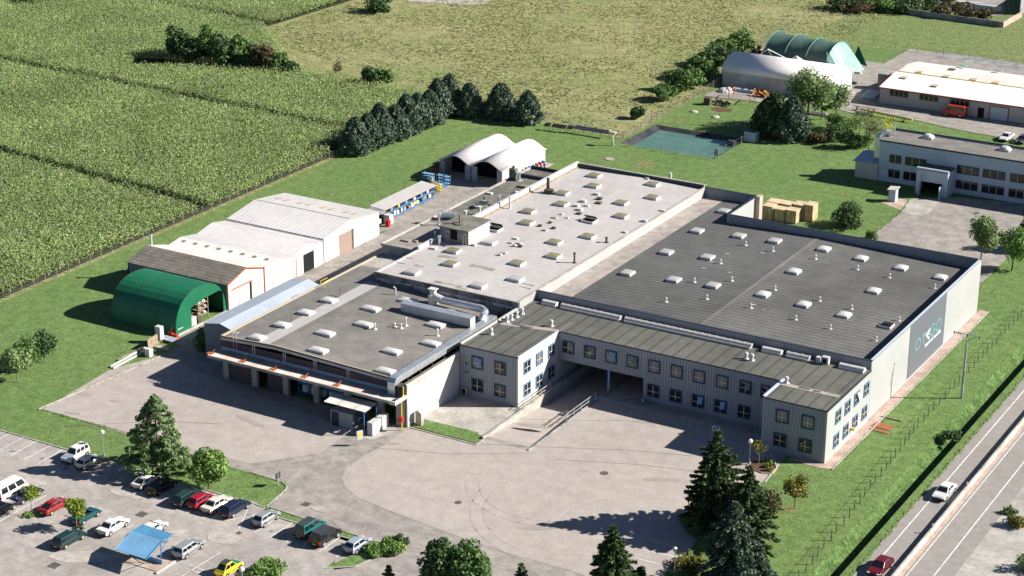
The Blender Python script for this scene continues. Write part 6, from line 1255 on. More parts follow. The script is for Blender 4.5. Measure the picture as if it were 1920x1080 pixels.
X, Y, ok = tufts('', '', (-330, -165, 334, 520), 150000, .4, None)
ok &= (X < -172 - 0 * Y) | (Y > 430); ok &= (X > -258 - (Y - 340) * .95) & ((Y < 372) | (X > -288.5)); ok &= ~((Y < 339) & (X < -191)); ok &= (Y > 338 - (X + 191) * .25)
X = X[ok]; Y = Y[ok]; k_ = rnd(len(X)) < .32; X = X[k_]; Y = Y[k_]; tuftmesh('meadow_grass', 'rough yellowing grass tufts of the unmown meadow', X, Y, (.08 + .12 * rnd(len(X))), l_tuft, .22, (-230, 400, 0))
# ================================================================== FENCES, LAMPS AND LOOSE THINGS
def fence(label, pts, h=1.4, step=3.0, mat=None, rails=2, r=.06, mesh=False, jitter=.0):
    p0 = pts[0]; t = thing('fence', label, 'fence', (p0[0], p0[1], 0)); posts = []
    for a, b in run(pts):
        L = math.hypot(b[0] - a[0], b[1] - a[1]); n = max(1, round(L / step))
        for i in range(n + (b is pts[-1])): posts.append((a[0] + (b[0] - a[0]) * i / n + random.uniform(-jitter, jitter), a[1] + (b[1] - a[1]) * i / n))
    for q in posts[:100]:
        m = MB(); m.tube((q[0], q[1], 0), (q[0] + random.uniform(-.05, .05), q[1], h * random.uniform(.92, 1.08)), r, 6); m.build('post', mat or m_wood, t)
    m = MB()
    for k in range(rails):
        z = h * (k + 1) / (rails + .25)
        for a, b in run(pts): m.tube((a[0], a[1], z), (b[0], b[1], z), .014, 4)
    if mesh:
        for a, b in run(pts):
            L = math.hypot(b[0] - a[0], b[1] - a[1])
            for i in range(int(L / .5)): f = i * .5 / L; x, y = a[0] + (b[0] - a[0]) * f, a[1] + (b[1] - a[1]) * f; m.tube((x, y, .05), (x, y, h * .9), .012, 3)
    m.build('wire', m_wire, t); return t
fence('long post and wire fence between the lawn and the maize', [(-212.3, 172), (-212.4, 200), (-212.5, 250), (-212.6, 296)], 1.5, 2.6, None, 3, .07, True)
fence('post and wire fence behind the vaulted store at the meadow edge', [(-207, 334.6), (-190.2, 336.8), (-170.8, 332.7)], 1.5, 2.8, None, 3, .06, True)
fence('post and wire fence running back from the pond past the hedgerow', [(-170.8, 332.4), (-172.0, 372), (-173.0, 410), (-173.3, 430)], 1.6, 2.6, None, 3, .06, True)
fence('row of pale posts along the near and right sides of the pond', [(-170.6, 329.0), (-150.2, 328.6), (-149.0, 344.5)], 1.5, 3.3, None, 2, .07)
fence('row of posts and wire behind the pond', [(-171.5, 346.0), (-160, 350), (-146, 352.5)], 1.5, 2.5, None, 2, .06)
fence('crooked post and wire fence between the lawn and the ditch', [(-71.3, 183), (-72.4, 205), (-74.0, 232), (-74.1, 262), (-74.2, 281)], 1.35, 2.15, m_woodd, 1, .065, jitter=.12)
fence('distant line of stakes on the far field beyond the big green tent', [at(1600, 74)[:2], at(1720, 98)[:2], at(1918, 121)[:2]], 1.2, 6.0, m_woodd, 1, .05)
fence('short dark fence at the top of the meadow by the tent', [at(1476, 55)[:2], at(1420, 86)[:2]], 1.5, 2.0, None, 3, .06, True)
def lamp(label, px, py, h):
    p = at(px, py); t = thing('street_lamp', label, 'lamp', (p[0], p[1], .05)); m = MB(); m.tube((p[0], p[1], .05), (p[0], p[1], h - .25), .06, 8, .045); m.tube((p[0], p[1], .05), (p[0], p[1], .3), .12, 8); m.build('post', m_pole, t)
    m = MB(); m.ball((p[0], p[1], h), .30, 14, 10); m.build('globe', m_lamp, t, smooth=True); return t
lamp('globe lamp on a thin post at the flower bed before the end block', 1405, 872, up(1405, 872, 827))
lamp('globe lamp at the bottom right among parking bays and shrubs', 1264, 1082, up(1264, 1082, 1030))
lamp('globe lamp half hidden by the slender spruce', 1290, 972, up(1290, 972, 925)); lamp('globe lamp behind the white off-road car on the lawn edge', 195, 855, up(195, 855, 810)); lamp('globe lamp at the bottom edge by the yellow vintage car', 456, 1116, up(456, 1116, 1067))
# utility pole
p = at(1803, 747); hp = up(1803, 747, 637); t = thing('utility_pole', 'grey utility pole with bare crossarms beside the sign wall', 'pole', (p[0], p[1], 0))
m = MB(); m.tube((p[0], p[1], 0), (p[0], p[1], hp), .19, 10, .12); m.build('post', m_concd, t)
m = MB(); m.path([(p[0], p[1], hp - .1), (p[0] - .9, p[1] - .3, hp + .9), (p[0] - 1.7, p[1] - .5, hp + 1.1), (p[0] + 1.6, p[1] + .3, hp + .7)], .06, 6); m.path([(p[0], p[1], hp - .1), (p[0] + 1.3, p[1] + .6, hp + .6), (p[0] - .2, p[1] + .5, hp + 1.05)], .05, 6); m.build('crossarm', m_pole, t)
m = MB()
for dx, dy, dz in ((-1.7, -.5, 1.15), (0, -.1, .95), (1.6, .3, .75)): m.tube((p[0] + dx, p[1] + dy, hp + dz), (p[0] + dx, p[1] + dy, hp + dz - .35), .09, 6)
m.build('insulator', m_black, t)
# guard barrier on the road
t = thing('crash_barrier', 'long low concrete and steel barrier dividing the two carriageways', 'barrier', (-62.3, 230, 0.05))
m = MB(); m.prism([(-62.5, 120, .05), (-62.1, 120, .05), (-62.2, 120, .82), (-62.4, 120, .82)], (0, 320, 0)); m.build('wall', m_conc, t)
m = MB(); m.box(-62.1, -61.7, 120, 440, .06, .12); m.build('foot', m_pave, t)
m = MB()
for y in (204.0, 216.8): m.box(-62.38, -62.22, y, y + .15, .82, 1.3)
m.pieces('reflector_post', m_white, t)
def sign(label, px, py, h, w_, hh, colr, band=None, ang=-30):
    p = at(px, py); t = thing('sign', label, 'sign', (p[0], p[1], .05), 0); c, s = math.cos(R(ang)), math.sin(R(ang)); m = MB()
    for k in (-1, 1): m.tube((p[0] + c * w_ / 2 * k, p[1] + s * w_ / 2 * k, .05), (p[0] + c * w_ / 2 * k, p[1] + s * w_ / 2 * k, h), .04, 6)
    m.build('post', m_pole, t); m = MB(); m.prism([(p[0] - c * w_ / 2, p[1] - s * w_ / 2, h - hh), (p[0] + c * w_ / 2, p[1] + s * w_ / 2, h - hh), (p[0] + c * w_ / 2, p[1] + s * w_ / 2, h), (p[0] - c * w_ / 2, p[1] - s * w_ / 2, h)], (.05 * s, -.05 * c, 0)); b = m.build('board', colr, t)
    if band:
        m = MB(); e = .06; z0, z1 = h - hh * .62, h - hh * .28; m.prism([(p[0] - c * w_ * .42 + e * s, p[1] - s * w_ * .42 - e * c, z0 - .1), (p[0] + c * w_ * .42 + e * s, p[1] + s * w_ * .42 - e * c, z0 + .12), (p[0] + c * w_ * .42 + e * s, p[1] + s * w_ * .42 - e * c, z1 + .12), (p[0] - c * w_ * .42 + e * s, p[1] - s * w_ * .42 - e * c, z1 - .1)], (.01 * s, -.01 * c, 0)); m.build('band', band, b)
    return t
sign('white sign board with a yellow band standing in the yard near the kiosk', 675, 836, 2.2, .85, 1.3, m_white, m_yel, 60)
sign('small pale blue sign board on a post behind the slender spruce', 1341, 842, 3.3, .95, .62, m_lbl, m_trim, 20)
p = at(522, 912); t = thing('sign', 'small board on a white post at the tip of the planted island', 'sign', (p[0], p[1], .05)); m = MB(); m.tube((p[0], p[1], .05), (p[0], p[1], 1.9), .05, 6); m.build('post', m_white, t); m = MB(); m.box(p[0] - .02, p[0] + .03, p[1] - .5, p[1] + .5, 1.1, 1.9); m.build('board', m_trim, t)
# bicycle shelter with two blue roof slopes
A, B_, C_, D_ = at(246, 996, 3.0), at(306, 1014, 3.0), at(288, 1035, 2.1), at(226, 1017, 2.1); E_, F_ = at(266, 990, 2.9), at(325, 1008, 2.9)
t = thing('bicycle_shelter', 'blue corrugated shelter with two roof slopes on slim blue posts', 'shelter', at(275, 1038)[:2] + (.05,))
x0, x1 = A[0], B_[0]; ym = (A[1] + B_[1]) / 2
sh = [(ym - 3.0, 2.0), (ym, 3.0), (ym + 1.9, 3.05)]
m = MB(); m.quad((x0, sh[0][0], sh[0][1]), (x1, sh[0][0], sh[0][1]), (x1, sh[1][0], sh[1][1]), (x0, sh[1][0], sh[1][1])); o = m.build('roof', m_bluec, t); k_ = o.modifiers.new('t', 'SOLIDIFY'); k_.thickness = .05
m = MB(); m.quad((x0, sh[1][0], sh[1][1]), (x1, sh[1][0], sh[1][1]), (x1, sh[2][0], sh[2][1]), (x0, sh[2][0], sh[2][1])); o = m.build('roof', m_bluec, t); k_ = o.modifiers.new('t', 'SOLIDIFY'); k_.thickness = .05
m = MB()
for i in range(int((x1 - x0) / .25)): x = x0 + i * .25; m.prism([(x, sh[0][0], sh[0][1] + .0), (x + .08, sh[0][0], sh[0][1] + .0), (x + .04, sh[0][0], sh[0][1] + .05)], (0, sh[1][0] - sh[0][0], sh[1][1] - sh[0][1]))
m.build('corrugation', m_bluec, t)
for x in (x0 + .3, x1 - .3):
    m = MB(); m.tube((x, ym - .3, .05), (x, ym, 2.95), .06, 6); m.tube((x, ym - .25, 1.3), (x, sh[0][0] + .3, 2.05), .05, 6); m.tube((x, ym - .2, 1.5), (x, sh[2][0] - .3, 2.95), .05, 6); m.build('post', m_blue, t)
m = MB(); m.box(x0 - .1, x1 + .6, ym - 2.0, ym + 1.2, .05, .12); m.build('slab', m_pave, t)
m = MB(); m.box(x0, x1, ym - .4, ym - .34, .12, .7); m.build('cycle_rack', m_lbl, t)
m = MB(); m.box(x1 + .6, x1 + .9, ym - 2.4, ym + 1.4, .05, .22); m.build('kerb_stone', m_conc, label='low kerb stone beside the slab of the blue shelter', cat='kerb')
# open racking with white roof beside the lane
rx0_, rx1_ = -184.9, -182.5; t = thing('storage_rack', 'long open blue storage rack with a flat white roof beside the works lane', 'rack', (-183.7, 273, 0))
m = MB(); m.prism([(rx0_ - .4, 264.8, 2.75), (rx1_ + .4, 264.8, 2.45), (rx1_ + .4, 281.4, 2.45), (rx0_ - .4, 281.4, 2.75)], (0, 0, .1)); m.build('roof', m_wroof, t)
m = MB(); m.box(rx0_ - .05, rx0_ + .03, 265.0, 281.3, .05, 2.55); m.build('back_panel', m_concd, t)
for k, y in enumerate((265.0, 268.2, 271.4, 274.6, 277.8, 281.0)):
    m = MB(); m.box(rx1_ - .1, rx1_, y, y + .12, 0, 2.45); m.box(rx0_ + .05, rx0_ + .15, y, y + .12, 0, 2.6); m.build('upright', m_blue, t)
for z in (.3, 1.4):
    m = MB(); m.box(rx1_ - .12, rx1_ + .04, 265.0, 281.2, z, z + .16); m.build('beam', m_blue, t); m = MB(); m.box(rx0_ + .15, rx1_ - .12, 265.0, 281.2, z + .1, z + .14); m.build('shelf', m_woodd, t)
cols_ = (m_white, m_concd, m_lbl, m_wood, m_asbl, m_galw, m_yel)
for i in range(20):
    y = 265.4 + i * .78 + random.random() * .2; z = .44 if i % 3 else 1.54; s_ = random.uniform(.5, .8); m = MB(); m.cbox((rx1_ - .9 + random.random() * .3, y, z), random.uniform(.8, 1.4), s_, random.uniform(.4, .75)); m.build('carton', cols_[i % 7], label='stored carton or bin on the open rack beside the works lane', cat='carton', group='goods on the open rack')
t = thing('storage_rack', 'small pallet bay with lean-to lid between white shed and long rack', 'rack', (-182.8, 262, 0))
m = MB(); m.prism([(-184.7, 259.9, 2.75), (-181.7, 259.9, 2.4), (-181.7, 264.6, 2.4), (-184.7, 264.6, 2.75)], (0, 0, .08)); m.build('roof', m_concd, t); m = MB(); m.box(-184.7, -184.6, 259.9, 264.6, 0, 2.7)
m.build('back_panel', m_void, t)
for i in range(6):
    m = MB(); m.cbox((-183.2 + (i % 2) * .5, 260.8 + (i // 2) * 1.25, 0.05), 1.1, 1.0, 1.7 - .25 * (i % 3)); m.build('pallet_stack', (m_yel, m_woodd, m_wood, m_woodd, m_concd, m_white)[i], label='stack of pallets or boxes under the pallet bay lid by the white shed', cat='pallets', group='pallet stacks in the small bay')
m = MB(); m.cbox((-180.9, 264.0, .05), .7, .7, 1.1); m.build('bin', m_red, label='red bin at the mouth of the pallet bay', cat='bin')
m = MB(); m.cbox((-181.8, 265.5, .05), 1.2, 1.2, 1.6); m.build('storage_box', m_galw, label='pale wrapped box beside the red bin at the rack end', cat='box')
# trolleys and furniture near the store
for i, (px, py, mt, w_, h) in enumerate(((803, 336, m_lbl, 2.2, 1.6), (815, 328, m_orange, 1.6, 1.7), (826, 323, m_wood, 1.6, 2.4), (819, 323, m_woodd, 1.3, 2.2), (808, 338, m_white, .8, 1.2), (828, 342, m_lbl, 1.6, 1.9), (836, 344, m_lbl, 1.4, 1.9), (830, 348, m_blue, 1.3, 1.2), (826, 352, m_lbl, 1.2, 1.4), (822, 356, m_yel, 1.2, 1.6), (815, 361, m_moss, 1.3, 2.2))):
    p = at(px, py + 3); t = thing('trolley', ('light blue topped workbench at the lawn edge by the store', 'orange stacked chairs beside the blue bench', 'tan panel trolley leaning at the store corner', 'dark panel trolley behind the orange stack', 'white bin below the blue bench', 'light blue trolley frame nearest the store opening', 'light blue trolley frame at the lane end of the group', 'dark blue low trolley in the group', 'light blue shelf trolley at the front of the group', 'yellow crate trolley beside the open rack', 'mossy green shelf unit at the end of the open rack')[i], 'trolley', (p[0], p[1], .05))
    m = MB()
    for dx in (-1, 1):
        for dy in (-1, 1): m.tube((p[0] + dx * w_ / 2, p[1] + dy * .4, .05), (p[0] + dx * w_ / 2, p[1] + dy * .4, h), .05, 5)
    m.build('frame', mt, t)
    for k in range(3 if h > 1.5 else 2): m = MB(); z = h * (k + .6) / 3; m.box(p[0] - w_ / 2, p[0] + w_ / 2, p[1] - .4, p[1] + .4, z, z + .08); m.build('shelf', mt, t)
    if i in (2, 3): m = MB(); m.box(p[0] - w_ / 2, p[0] + w_ / 2, p[1] - .05, p[1] + .05, .4, h); m.build('panel', mt, t)
# drums stacked by the store
for i in range(18):
    a, b = i % 6, i // 6; px, py = 990 + a * 6.2 - b * 1.0, 333 - a * 2.6; p = at(px, py); z = .05 + b * .62
    m = MB(); m.tube((p[0] + .55, p[1] - .2, z + .35), (p[0] - .35, p[1] + .2, z + .35), .32, 12); t = m.build('drum', (m_blue, m_red, m_lbl)[(a * 2 + b * 5 + (a > 3)) % 3], label=('blue', 'red', 'light blue')[(a * 2 + b * 5 + (a > 3)) % 3] + ' drum lying in the stack against the vaulted store', cat='drum', group='drums stacked by the vaulted store')
    m = MB(); m.tube((p[0] + .56, p[1] - .2, z + .35), (p[0] + .60, p[1] - .22, z + .35), .2, 10); m.build('lid', m_galw, t)
# garden table and chairs on the annex roof
def rp(px, py): return at(px, py, 8.3)
p = rp(905, 388); t = thing('garden_table', 'dark round-topped table among pipes on the annex roof', 'table', (p[0], p[1], 8.25)); m = MB(); m.tube((p[0], p[1], 9.0), (p[0], p[1], 9.06), .95, 16); m.build('tabletop', m_trim, t)
for k in range(4): m = MB(); a = 1.57 * k + .5; m.tube((p[0] + .6 * math.cos(a), p[1] + .6 * math.sin(a), 8.25), (p[0] + .5 * math.cos(a), p[1] + .5 * math.sin(a), 9.0), .05, 5); m.build('leg', m_galw, t)
for i, (px, py) in enumerate(((893, 391), (917, 394), (922, 397), (907, 380))):
    p = rp(px, py); t = thing('garden_chair', ('white garden chair left of the dark roof table', 'white garden chair right of the dark roof table', 'white garden chair nearest the parapet on the annex roof', 'white garden chair behind the dark roof table')[i], 'chair', (p[0], p[1], 8.25))
    m = MB(); m.box(p[0] - .28, p[0] + .28, p[1] - .28, p[1] + .28, 8.7, 8.76); m.build('seat', m_white, t); m = MB(); m.box(p[0] - .28, p[0] + .28, p[1] + .24, p[1] + .28, 8.76, 9.3); m.build('backrest', m_white, t)
    for dx in (-.25, .25):
        for dy in (-.25, .25): m = MB(); m.tube((p[0] + dx, p[1] + dy, 8.25), (p[0] + dx, p[1] + dy, 8.7), .03, 5); m.build('leg', m_white, t)
# timber crates
cbx = [(-111.6, 300.5, 2.0, 2.2, 2.3), (-113.7, 300.2, 2.0, 2.0, 2.2), (-115.8, 300.0, 1.9, 2.2, 2.5), (-113.6, 302.6, 2.2, 2.2, 2.5), (-111.3, 303.0, 2.0, 2.4, 2.7), (-116.0, 302.6, 2.2, 2.2, 2.5), (-109.4, 303.2, 1.6, 2.4, 2.9)]
c0 = at(1432, 410); off = (c0[0] - (-116.6), c0[1] - 299.4)
for i, (x, y, sx, sy, h) in enumerate(cbx):
    x += off[0]; y += off[1]; t = thing('crate', ('front right pine crate of the stack on the lawn', 'front middle pine crate of the stack', 'front left pine crate of the stack', 'back middle pine crate with a dark gap', 'back right pine crate in the second row', 'back left pine crate of the stack', 'tallest pine crate at the right end of the stack')[i], 'crate', (x, y, .02), 0, 'pine crates stacked on the lawn')
    m = MB(); m.box(x - sx / 2, x + sx / 2, y - sy / 2, y + sy / 2, .12, h); m.build('body', m_crate, t); m = MB(); m.box(x - sx / 2 - .03, x + sx / 2 + .03, y - sy / 2 - .03, y + sy / 2 + .03, h, h + .08); m.build('lid', m_cratet, t)
    m = MB()
    for k in range(3): m.box(x - sx / 2 + .1 + k * (sx - .3) / 2, x - sx / 2 + .2 + k * (sx - .3) / 2, y - sy / 2 - .04, y - sy / 2, .12, h)
    m.box(x - sx / 2, x + sx / 2, y - sy / 2, y + sy / 2, .02, .1); m.build('batten', m_wood, t)
m = MB(); x, y = -122.45, 288.6; m.box(x, x + .75, 287.0, 288.3, 0, 8.9); m.build('ventilation_duct', m_pave, label='pinkish upright duct standing at the corner of the dark-roofed hall annex', cat='duct')
# metal sheets, boards and boxes on the left lawn
m = MB(); a, b = at(207, 690), at(262, 660); m.tube((*a[:2], .2), (*b[:2], .2), .16, 8); m.build('white_pipe', m_white, label='white pipe lying nearest the kerb on the left lawn', cat='pipe', group='white pipes on the left lawn')
m = MB(); a, b = at(212, 693), at(268, 663); m.tube((*a[:2], .2), (*b[:2], .2), .16, 8); m.build('white_pipe', m_white, label='white pipe lying at the outer side of the pair on the lawn', cat='pipe', group='white pipes on the left lawn')
m = MB(); m.tube((*at(221, 678)[:2], .3), (*at(256, 662)[:2], .3), .1, 6); m.build('pole', m_wood, label='thin pale pole lying behind the white pipes', cat='pole')
a, b = at(278, 656), at(303, 641); m = MB(); m.prism([(a[0], a[1], .05), (b[0], b[1], .05), (b[0], b[1], 1.6), (a[0], a[1], 1.6)], (-.12, .05, 0)); m.build('board_screen', m_wood, label='upright wooden board screen on the lawn by the green tent', cat='screen')
p = at(272, 662); m = MB(); m.cbox((p[0], p[1], .5), 1.9, 1.1, .12); t = m.build('workbench', m_woodd, label='littered workbench in front of the board screen', cat='bench'); m = MB(); m.ball((p[0], p[1], .75), .35, 8, 6, .6); m.build('sack', m_white, label='white sack on the littered workbench', cat='sack')
p = at(280, 668); m = MB(); m.cbox((p[0], p[1], .02), .8, .8, 1.2); m.build('storage_box', m_galw, label='white metal box at the kerb before the board screen', cat='box')
p = at(300, 642); m = MB(); m.cbox((p[0], p[1], .6), 1.0, .8, 2.0); t = m.build('meter_cabinet', m_galw, label='pale cabinet on legs behind the board screen', cat='cabinet'); m = MB()
for dx in (-.4, .4): m.box(p[0] + dx - .05, p[0] + dx + .05, p[1] - .05, p[1] + .05, .02, .6)
m.build('leg', m_wood, t)
p = at(314, 640); m = MB(); m.prism([(p[0] - 1.8, p[1] - .6, .4), (p[0] + 1.4, p[1] - .6, .4), (p[0] + 1.4, p[1] + .6, .55), (p[0] - 1.8, p[1] + .6, .55)], (0, 0, .06)); m.build('metal_sheet', m_bluew, label='pale metal sheet lying at the tent corner', cat='sheet')
p = at(321, 632); m = MB(); m.tube((p[0] - .5, p[1], .5), (p[0] + .4, p[1], .5), .3, 8); m.tube((p[0], p[1], .5), (p[0] + .2, p[1], 1.5), .06, 6); m.cbox((p[0] + .9, p[1], .02), .5, .5, .6); m.build('pump', m_red, label='small red pump with a raised handle at the tent corner', cat='pump')
p = at(305, 655); m = MB(); m.prism([(p[0] - 1.2, p[1] - .5, .05), (p[0] + 1.2, p[1] - .2, .05), (p[0] + 1.2, p[1] + .5, .05), (p[0] - 1.2, p[1] + .3, .05)], (0, 0, .3)); m.build('concrete_block', m_conc, label='low pale concrete block on the kerb by the board screen', cat='block')
# dark troughs behind the store
for i, (px, py, w_) in enumerate(((1026, 244, 1.3), (1042, 246, 1.7), (1055, 248, 1.4), (1069, 249, 1.3))):
    p = at(px, py); t = thing('trough', ('dark trough at the left end of the row on the far lawn', 'second dark trough of the row on the far lawn', 'third dark trough of the row on the far lawn', 'tilted dark trough next to the long trestle')[i], 'trough', (p[0], p[1], .02)); m = MB(); m.prism([(p[0] - w_ / 2, p[1] - .5, .9), (p[0] + w_ / 2, p[1] - .5, .9), (p[0] + w_ / 2, p[1] + .6, 1.3), (p[0] - w_ / 2, p[1] + .6, 1.3)], (0, 0, .08)); m.build('tray', m_black, t)
    for dx in (-w_ * .4, w_ * .4): m = MB(); m.tube((p[0] + dx, p[1], .02), (p[0] + dx, p[1], 1.0), .04, 5); m.build('leg', m_woodd, t)
a, b = at(1077, 249), at(1144, 260); t = thing('trestle_table', 'long grey trestle table on thin legs behind the pale roof', 'trestle', ((a[0] + b[0]) / 2, (a[1] + b[1]) / 2, .02)); m = MB(); m.prism([(a[0], a[1] - .5, 1.0), (b[0], b[1] - .5, 1.0), (b[0], b[1] + .6, 1.4), (a[0], a[1] + .6, 1.4)], (0, 0, .08)); m.build('top', m_trim, t)
for k in range(5): f = k / 4; m = MB(); m.tube((a[0] + (b[0] - a[0]) * f, a[1] + (b[1] - a[1]) * f, .02), (a[0] + (b[0] - a[0]) * f, a[1] + (b[1] - a[1]) * f, 1.2), .05, 5); m.build('leg', m_woodd, t)
p = at(1150, 273); m = MB(); m.tube((p[0], p[1], 0), (p[0] - .3, p[1], 2.5), .22, 6, .15); m.cbox((p[0] - .2, p[1], 2.5), 1.4, .9, .3); m.build('float_post', m_conc, label='pale post with a block on top near the pond corner', cat='post')
p = at(1408, 264); t = thing('pump_hut', 'tiny pale blue pump hut at the corner of the pond', 'hut', (p[0], p[1], .02)); m = MB(); m.cbox((p[0], p[1], .02), 2.4, 1.7, 2.0); m.build('wall', m_blues, t); m = MB(); m.cbox((p[0], p[1], 2.02), 2.6, 1.9, .12); m.build('roof', m_trim, t); m = MB(); m.box(p[0] + 1.2, p[0] + 1.23, p[1] - .5, p[1] + .4, .1, 1.7); m.build('door', m_lbl, t)
p = at(1372, 268); m = MB(); m.cbox((p[0], p[1], -.4), 1.6, 1.0, .9); m.build('water_intake', m_trim, label='dark intake frame at the right edge of the pond water', cat='frame')
p = at(1344, 293); m = MB(); m.box(p[0] - .6, p[0] + .3, p[1], p[1] + .08, .1, 1.5); m.build('gate', m_conc, label='pale little gate in the posts at the right corner of the pond', cat='gate')
p = at(1343, 205 - 8); m = MB()
for i in range(9): a = random.uniform(-2.6, 2.6); m.prism([(p[0] + a, p[1] - .4 + random.random(), .1), (p[0] + a + random.uniform(1, 2), p[1] + random.uniform(-.5, .5), random.uniform(.2, 1.3)), (p[0] + a + 1.4, p[1] + 1.2, .9), (p[0] + a, p[1] + .9, random.uniform(.5, 1.4))], (0, .05, .08))
m.build('scrap_heap', m_wood, label='heap of broken boards on the grass behind the pond', cat='heap')
p = at(1327, 196); m = MB(); m.cbox((p[0], p[1], .02), 1.4, 1.2, 1.5); m.build('storage_box', m_woodd, label='dark box left of the heap of broken boards', cat='box')
sheet('bare_earth', G((1330, 204), (1345, 201), (1375, 205), (1370, 210), (1345, 210)), .03, m_mulch)
for i, (px, py) in enumerate(((1301, 210), (1341, 220))):
    p = at(px, py); m = MB(); m.ball((p[0], p[1], 0), .9, 9, 5, .45, True); m.build('rubble_pile', m_conc, label=('small grey rubble pile on the grass behind the pond, left', 'small pale rubble pile on the grass behind the pond, right')[i], cat='rubble')
p = at(1143, 299); m = MB(); m.tube((p[0], p[1], .02), (p[0], p[1], .14), .9, 12); m.build('concrete_cover', m_conc, label='pale round concrete cover on the lawn behind the pale roof', cat='cover')
p = at(1257, 334); m = MB(); m.tube((p[0], p[1], 0), (p[0], p[1], 1.0), .3, 8); m.build('vent_pipe', m_galw, label='white vent stub on the lawn behind the pale roof', cat='pipe')
# red frames and heaps by the white vaulted hall
p = at(1432, 182); t = thing('machinery_heap', 'heap of red and yellow machine parts beside the white vaulted hall', 'heap', (p[0], p[1], .05))
for k, mt in enumerate((m_red, m_orange, m_yel, m_black)):
    m = MB()
    for i in range(6): x, y = p[0] + random.uniform(-2.6, 2.6), p[1] + random.uniform(-.9, .9); m.tube((x, y, random.uniform(.1, .8)), (x + random.uniform(-1.4, 1.4), y + random.uniform(-.6, .6), random.uniform(.3, 1.7)), random.uniform(.1, .3), 6)
    m.pieces('machine_part', mt, t)
p = at(1358, 172); m = MB(); m.ball((p[0], p[1], 0), 1.5, 9, 5, .62, True); m.ball((p[0] + .9, p[1] + .2, 0), .9, 8, 4, 1.3, True); m.build('tarpaulin_heap', m_white, label='white tarpaulin heap at the left corner of the white vaulted hall', cat='heap')
for i in range(3):
    p = at(1385 + i * 13, 171 + i * 2); m = MB(); m.cbox((p[0], p[1], .05), 2.2, .9, .6); m.build('pallet_stack', m_bluew, label='low pale blue stack along the wall of the white vaulted hall', cat='pallets', group='low stacks along the vaulted hall')
for i, (px, py, pq, pr_) in enumerate(((1366, 190, 1376, 180), (1406, 197, 1416, 188), (1448, 201, 1458, 192))):
    a, b = at(px, py), at(pq, pr_); m = MB(); m.path([(a[0], a[1], 0), (a[0], a[1], 2.0), (b[0], b[1], 2.0), (b[0], b[1], 0)], .09, 6); m.build('portal', m_orange, label=('rusty red steel portal at the left of three on the strip', 'rusty red steel portal in the middle of three on the strip', 'rusty red steel portal at the right of three on the strip')[i], cat='frame')
a, b = at(1376, 179), at(1448, 193); m = MB(); m.tube((a[0], a[1], 2.05), (b[0], b[1], 2.05), .07, 6); m.build('steel_rail', m_orange, label='rusty rail joining the red steel portals', cat='rail')
for i, (px, py, qx, qy, z, r, mt, lb) in enumerate(((1614, 211, 1710, 231, .7, .22, m_yel, 'long yellow steel beam on trestles at the depot road edge'), (1600, 206, 1645, 213, .9, .1, m_galw, 'thin pale beam behind the long yellow one'), (1603, 213, 1640, 220, .4, .16, m_asbl, 'short pale beam in front of the yellow one'))):
    a, b = at(px, py), at(qx, qy); m = MB(); m.tube((a[0], a[1], z), (b[0], b[1], z), r, 6); t = m.build('steel_beam', mt, label=lb, cat='beam')
    m = MB()
    for f in (.15, .85): x, y = a[0] + (b[0] - a[0]) * f, a[1] + (b[1] - a[1]) * f; m.box(x - .1, x + .1, y - .4, y + .4, .02, z - r)
    m.build('trestle', m_woodd, t)
p = at(1660, 244); t = thing('yellow_framework', 'tangle of yellow steel framework behind the galvanised duct', 'framework', (p[0], p[1], .02))
for k in range(4):
    m = MB()
    for i in range(4): x, y = p[0] + random.uniform(-3, 3), p[1] + random.uniform(-.8, .8); m.tube((x, y, .1 + .5 * k), (x + random.uniform(-1.5, 1.5), y + random.uniform(-.6, .6), .6 + .7 * k), .1, 5)
    m.pieces('steel_bar', m_yel, t)
for i in range(5):
    a, b = at(1616 + i * 5, 186 + i * .6), at(1630 + i * 5, 172 + i * .6); m = MB(); m.tube((a[0], a[1], .3), (b[0], b[1], .3), .22, 7); m.build('steel_tube', m_gal, label='steel tube in the bundle lying in the shade left of the cream depot', cat='tube', group='steel tubes left of the depot')
for i, (px, py, w_, d, mt, lb) in enumerate(((1592, 156, 3.4, .9, m_trim, 'dark flat stack on the depot yard beside the vaulted hall end'), (1602, 137, 3.2, .8, m_asbl, 'pale flat boards at the foot of the big green tent'))):
    p = at(px, py); m = MB(); m.cbox((p[0], p[1], .05), w_, d, .4); m.build('board_stack', mt, label=lb, cat='boards')
p = at(1421, 100); t = thing('digger', 'small yellow and black digger beyond the white vaulted hall', 'digger', (p[0], p[1], .02)); m = MB(); m.cbox((p[0], p[1], .5), 2.0, 1.2, .6); m.build('body', m_tan, t); m = MB(); m.cbox((p[0] + .3, p[1], 1.1), .8, .9, .7); m.build('cab', m_black, t); m = MB(); m.tube((p[0] - .8, p[1] - .9, .5), (p[0] - .8, p[1] + .9, .5), .5, 10); m.tube((p[0] + .8, p[1] - .9, .5), (p[0] + .8, p[1] + .9, .5), .5, 10); m.build('wheel', m_tyre, t); m = MB(); m.path([(p[0] - 1.2, p[1], 1.2), (p[0] - 2.0, p[1], 1.5), (p[0] - 2.4, p[1], .4)], .12, 6); m.build('arm', m_yel, t)
p = at(1530, 215); t = thing('timber_pile', 'pile of pale timbers half hidden under the airy tree', 'timber', (p[0], p[1], .02)); m = MB()
for i in range(7): m.tube((p[0] - 2.5 + random.random(), p[1] - .6 + i * .2, .3 + .1 * (i % 3)), (p[0] + 2.2 + random.random(), p[1] - .6 + i * .2, .3 + .14 * (i % 3)), .14, 5)
m.build('timber', m_asbl, t)
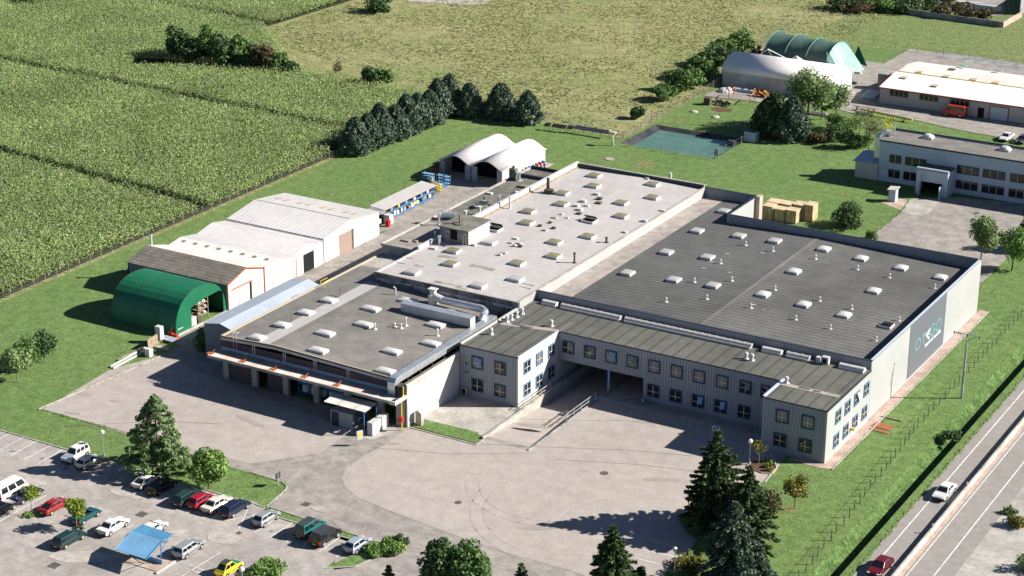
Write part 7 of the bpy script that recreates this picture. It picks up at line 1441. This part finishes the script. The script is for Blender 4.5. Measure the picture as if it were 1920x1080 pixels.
# far garden wall and building at the top right
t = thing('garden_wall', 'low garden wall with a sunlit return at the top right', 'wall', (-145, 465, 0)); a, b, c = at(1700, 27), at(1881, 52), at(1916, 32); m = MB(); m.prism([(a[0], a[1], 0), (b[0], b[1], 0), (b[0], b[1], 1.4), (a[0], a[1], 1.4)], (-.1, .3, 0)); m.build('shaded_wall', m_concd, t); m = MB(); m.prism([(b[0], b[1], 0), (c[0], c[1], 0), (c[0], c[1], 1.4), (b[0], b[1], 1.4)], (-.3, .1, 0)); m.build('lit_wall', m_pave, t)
a = at(1912, 28); m = MB(); m.box(a[0] - .3, a[0], a[1], a[1] + 26, 0, 5.5); m.build('house_wall', m_concd, label='grey wall of a house cut by the top right corner', cat='wall')
for i, (px, py, mt, lb) in enumerate(((1708, 9, m_white, 'white parked trailer glimpsed between the bushes of the far garden'), (1815, 16, m_white, 'long white boat-like hull in the far garden'), (1850, 22, m_bluew, 'pale blue tarpaulin roll beside the white hull'))):
    p = at(px, py); m = MB(); m.prism([(p[0] - 3, p[1] - .8, .5), (p[0] + 3, p[1] - .8, .5), (p[0] + 3.6, p[1], .6), (p[0] + 3, p[1] + .8, .5), (p[0] - 3, p[1] + .8, .5)], (0, 0, 1.2)); m.build('hull' if i else 'trailer', mt, label=lb, cat='hull' if i else 'trailer')
# manholes and small covers
for i, (px, py, s_, lb) in enumerate(((1133, 888, .55, 'round drain cover in the middle of the yard'), (859, 943, .45, 'faint drain cover in the pale yard'), (574, 946, .5, 'square drain grate on the driveway'), (266, 965, .6, 'square drain grate in the car park behind the white saloon'), (102, 1061, .6, 'square drain grate at the bottom left of the car park'), (1062, 764, .5, 'drain cover on the ramp'), (473, 945, .5, 'pale concrete cover in the planted island'), (448, 1000, .3, 'small dark object lying in the car park'))):
    p = at(px, py); m = MB(); z = .075 if i != 5 else -.62
    if i < 2 or i == 5: m.tube((p[0], p[1], z - .1), (p[0], p[1], z), s_, 14)
    else: m.box(p[0] - s_, p[0] + s_, p[1] - s_, p[1] + s_, z - .05, z)
    m.build('manhole_cover', m_conc if i == 6 else m_dark, label=lb, cat='cover')
for i, (q, lb) in enumerate(((((1643, 792), (1677, 800), (1668, 808), (1631, 799)), 'rusty red sunken grating further from the camera by the end wall'), (((1631, 803), (1667, 811), (1662, 814), (1629, 805)), 'rusty red sunken grating nearer the camera by the end wall'))):
    m = MB(); m.prism([at(*k, .02) for k in q], (0, 0, .08)); m.build('ground_grating', mk('rust_red_grating', (.33, .11, .055), .85, var=((2, .25),)), label=lb, cat='grating')
a, b = at(1652, 782), at(1690, 791); m = MB(); m.tube((a[0], a[1], .1), (b[0], b[1], .1), .1, 6); m.build('timber_beam', m_wood, label='timber beam lying on the grass behind the rusty gratings', cat='beam')
m = MB()
for a_, b_ in run(G((1400, 876), (1412, 864)) + G((1452, 864), (1456, 880), (1448, 890), (1428, 888), (1402, 878))): m.tube((*a_, .12), (*b_, .12), .09, 6)
m.build('bed_edging', m_tan, label='yellowish timber edging round the mulched flower bed', cat='edging')
# overhead wires
m = MB()
for (a, b, z0, z1) in ((at(1380, 830, 6.5), (-71.3, 245, 8.5), 6.5, 8.5),): pass
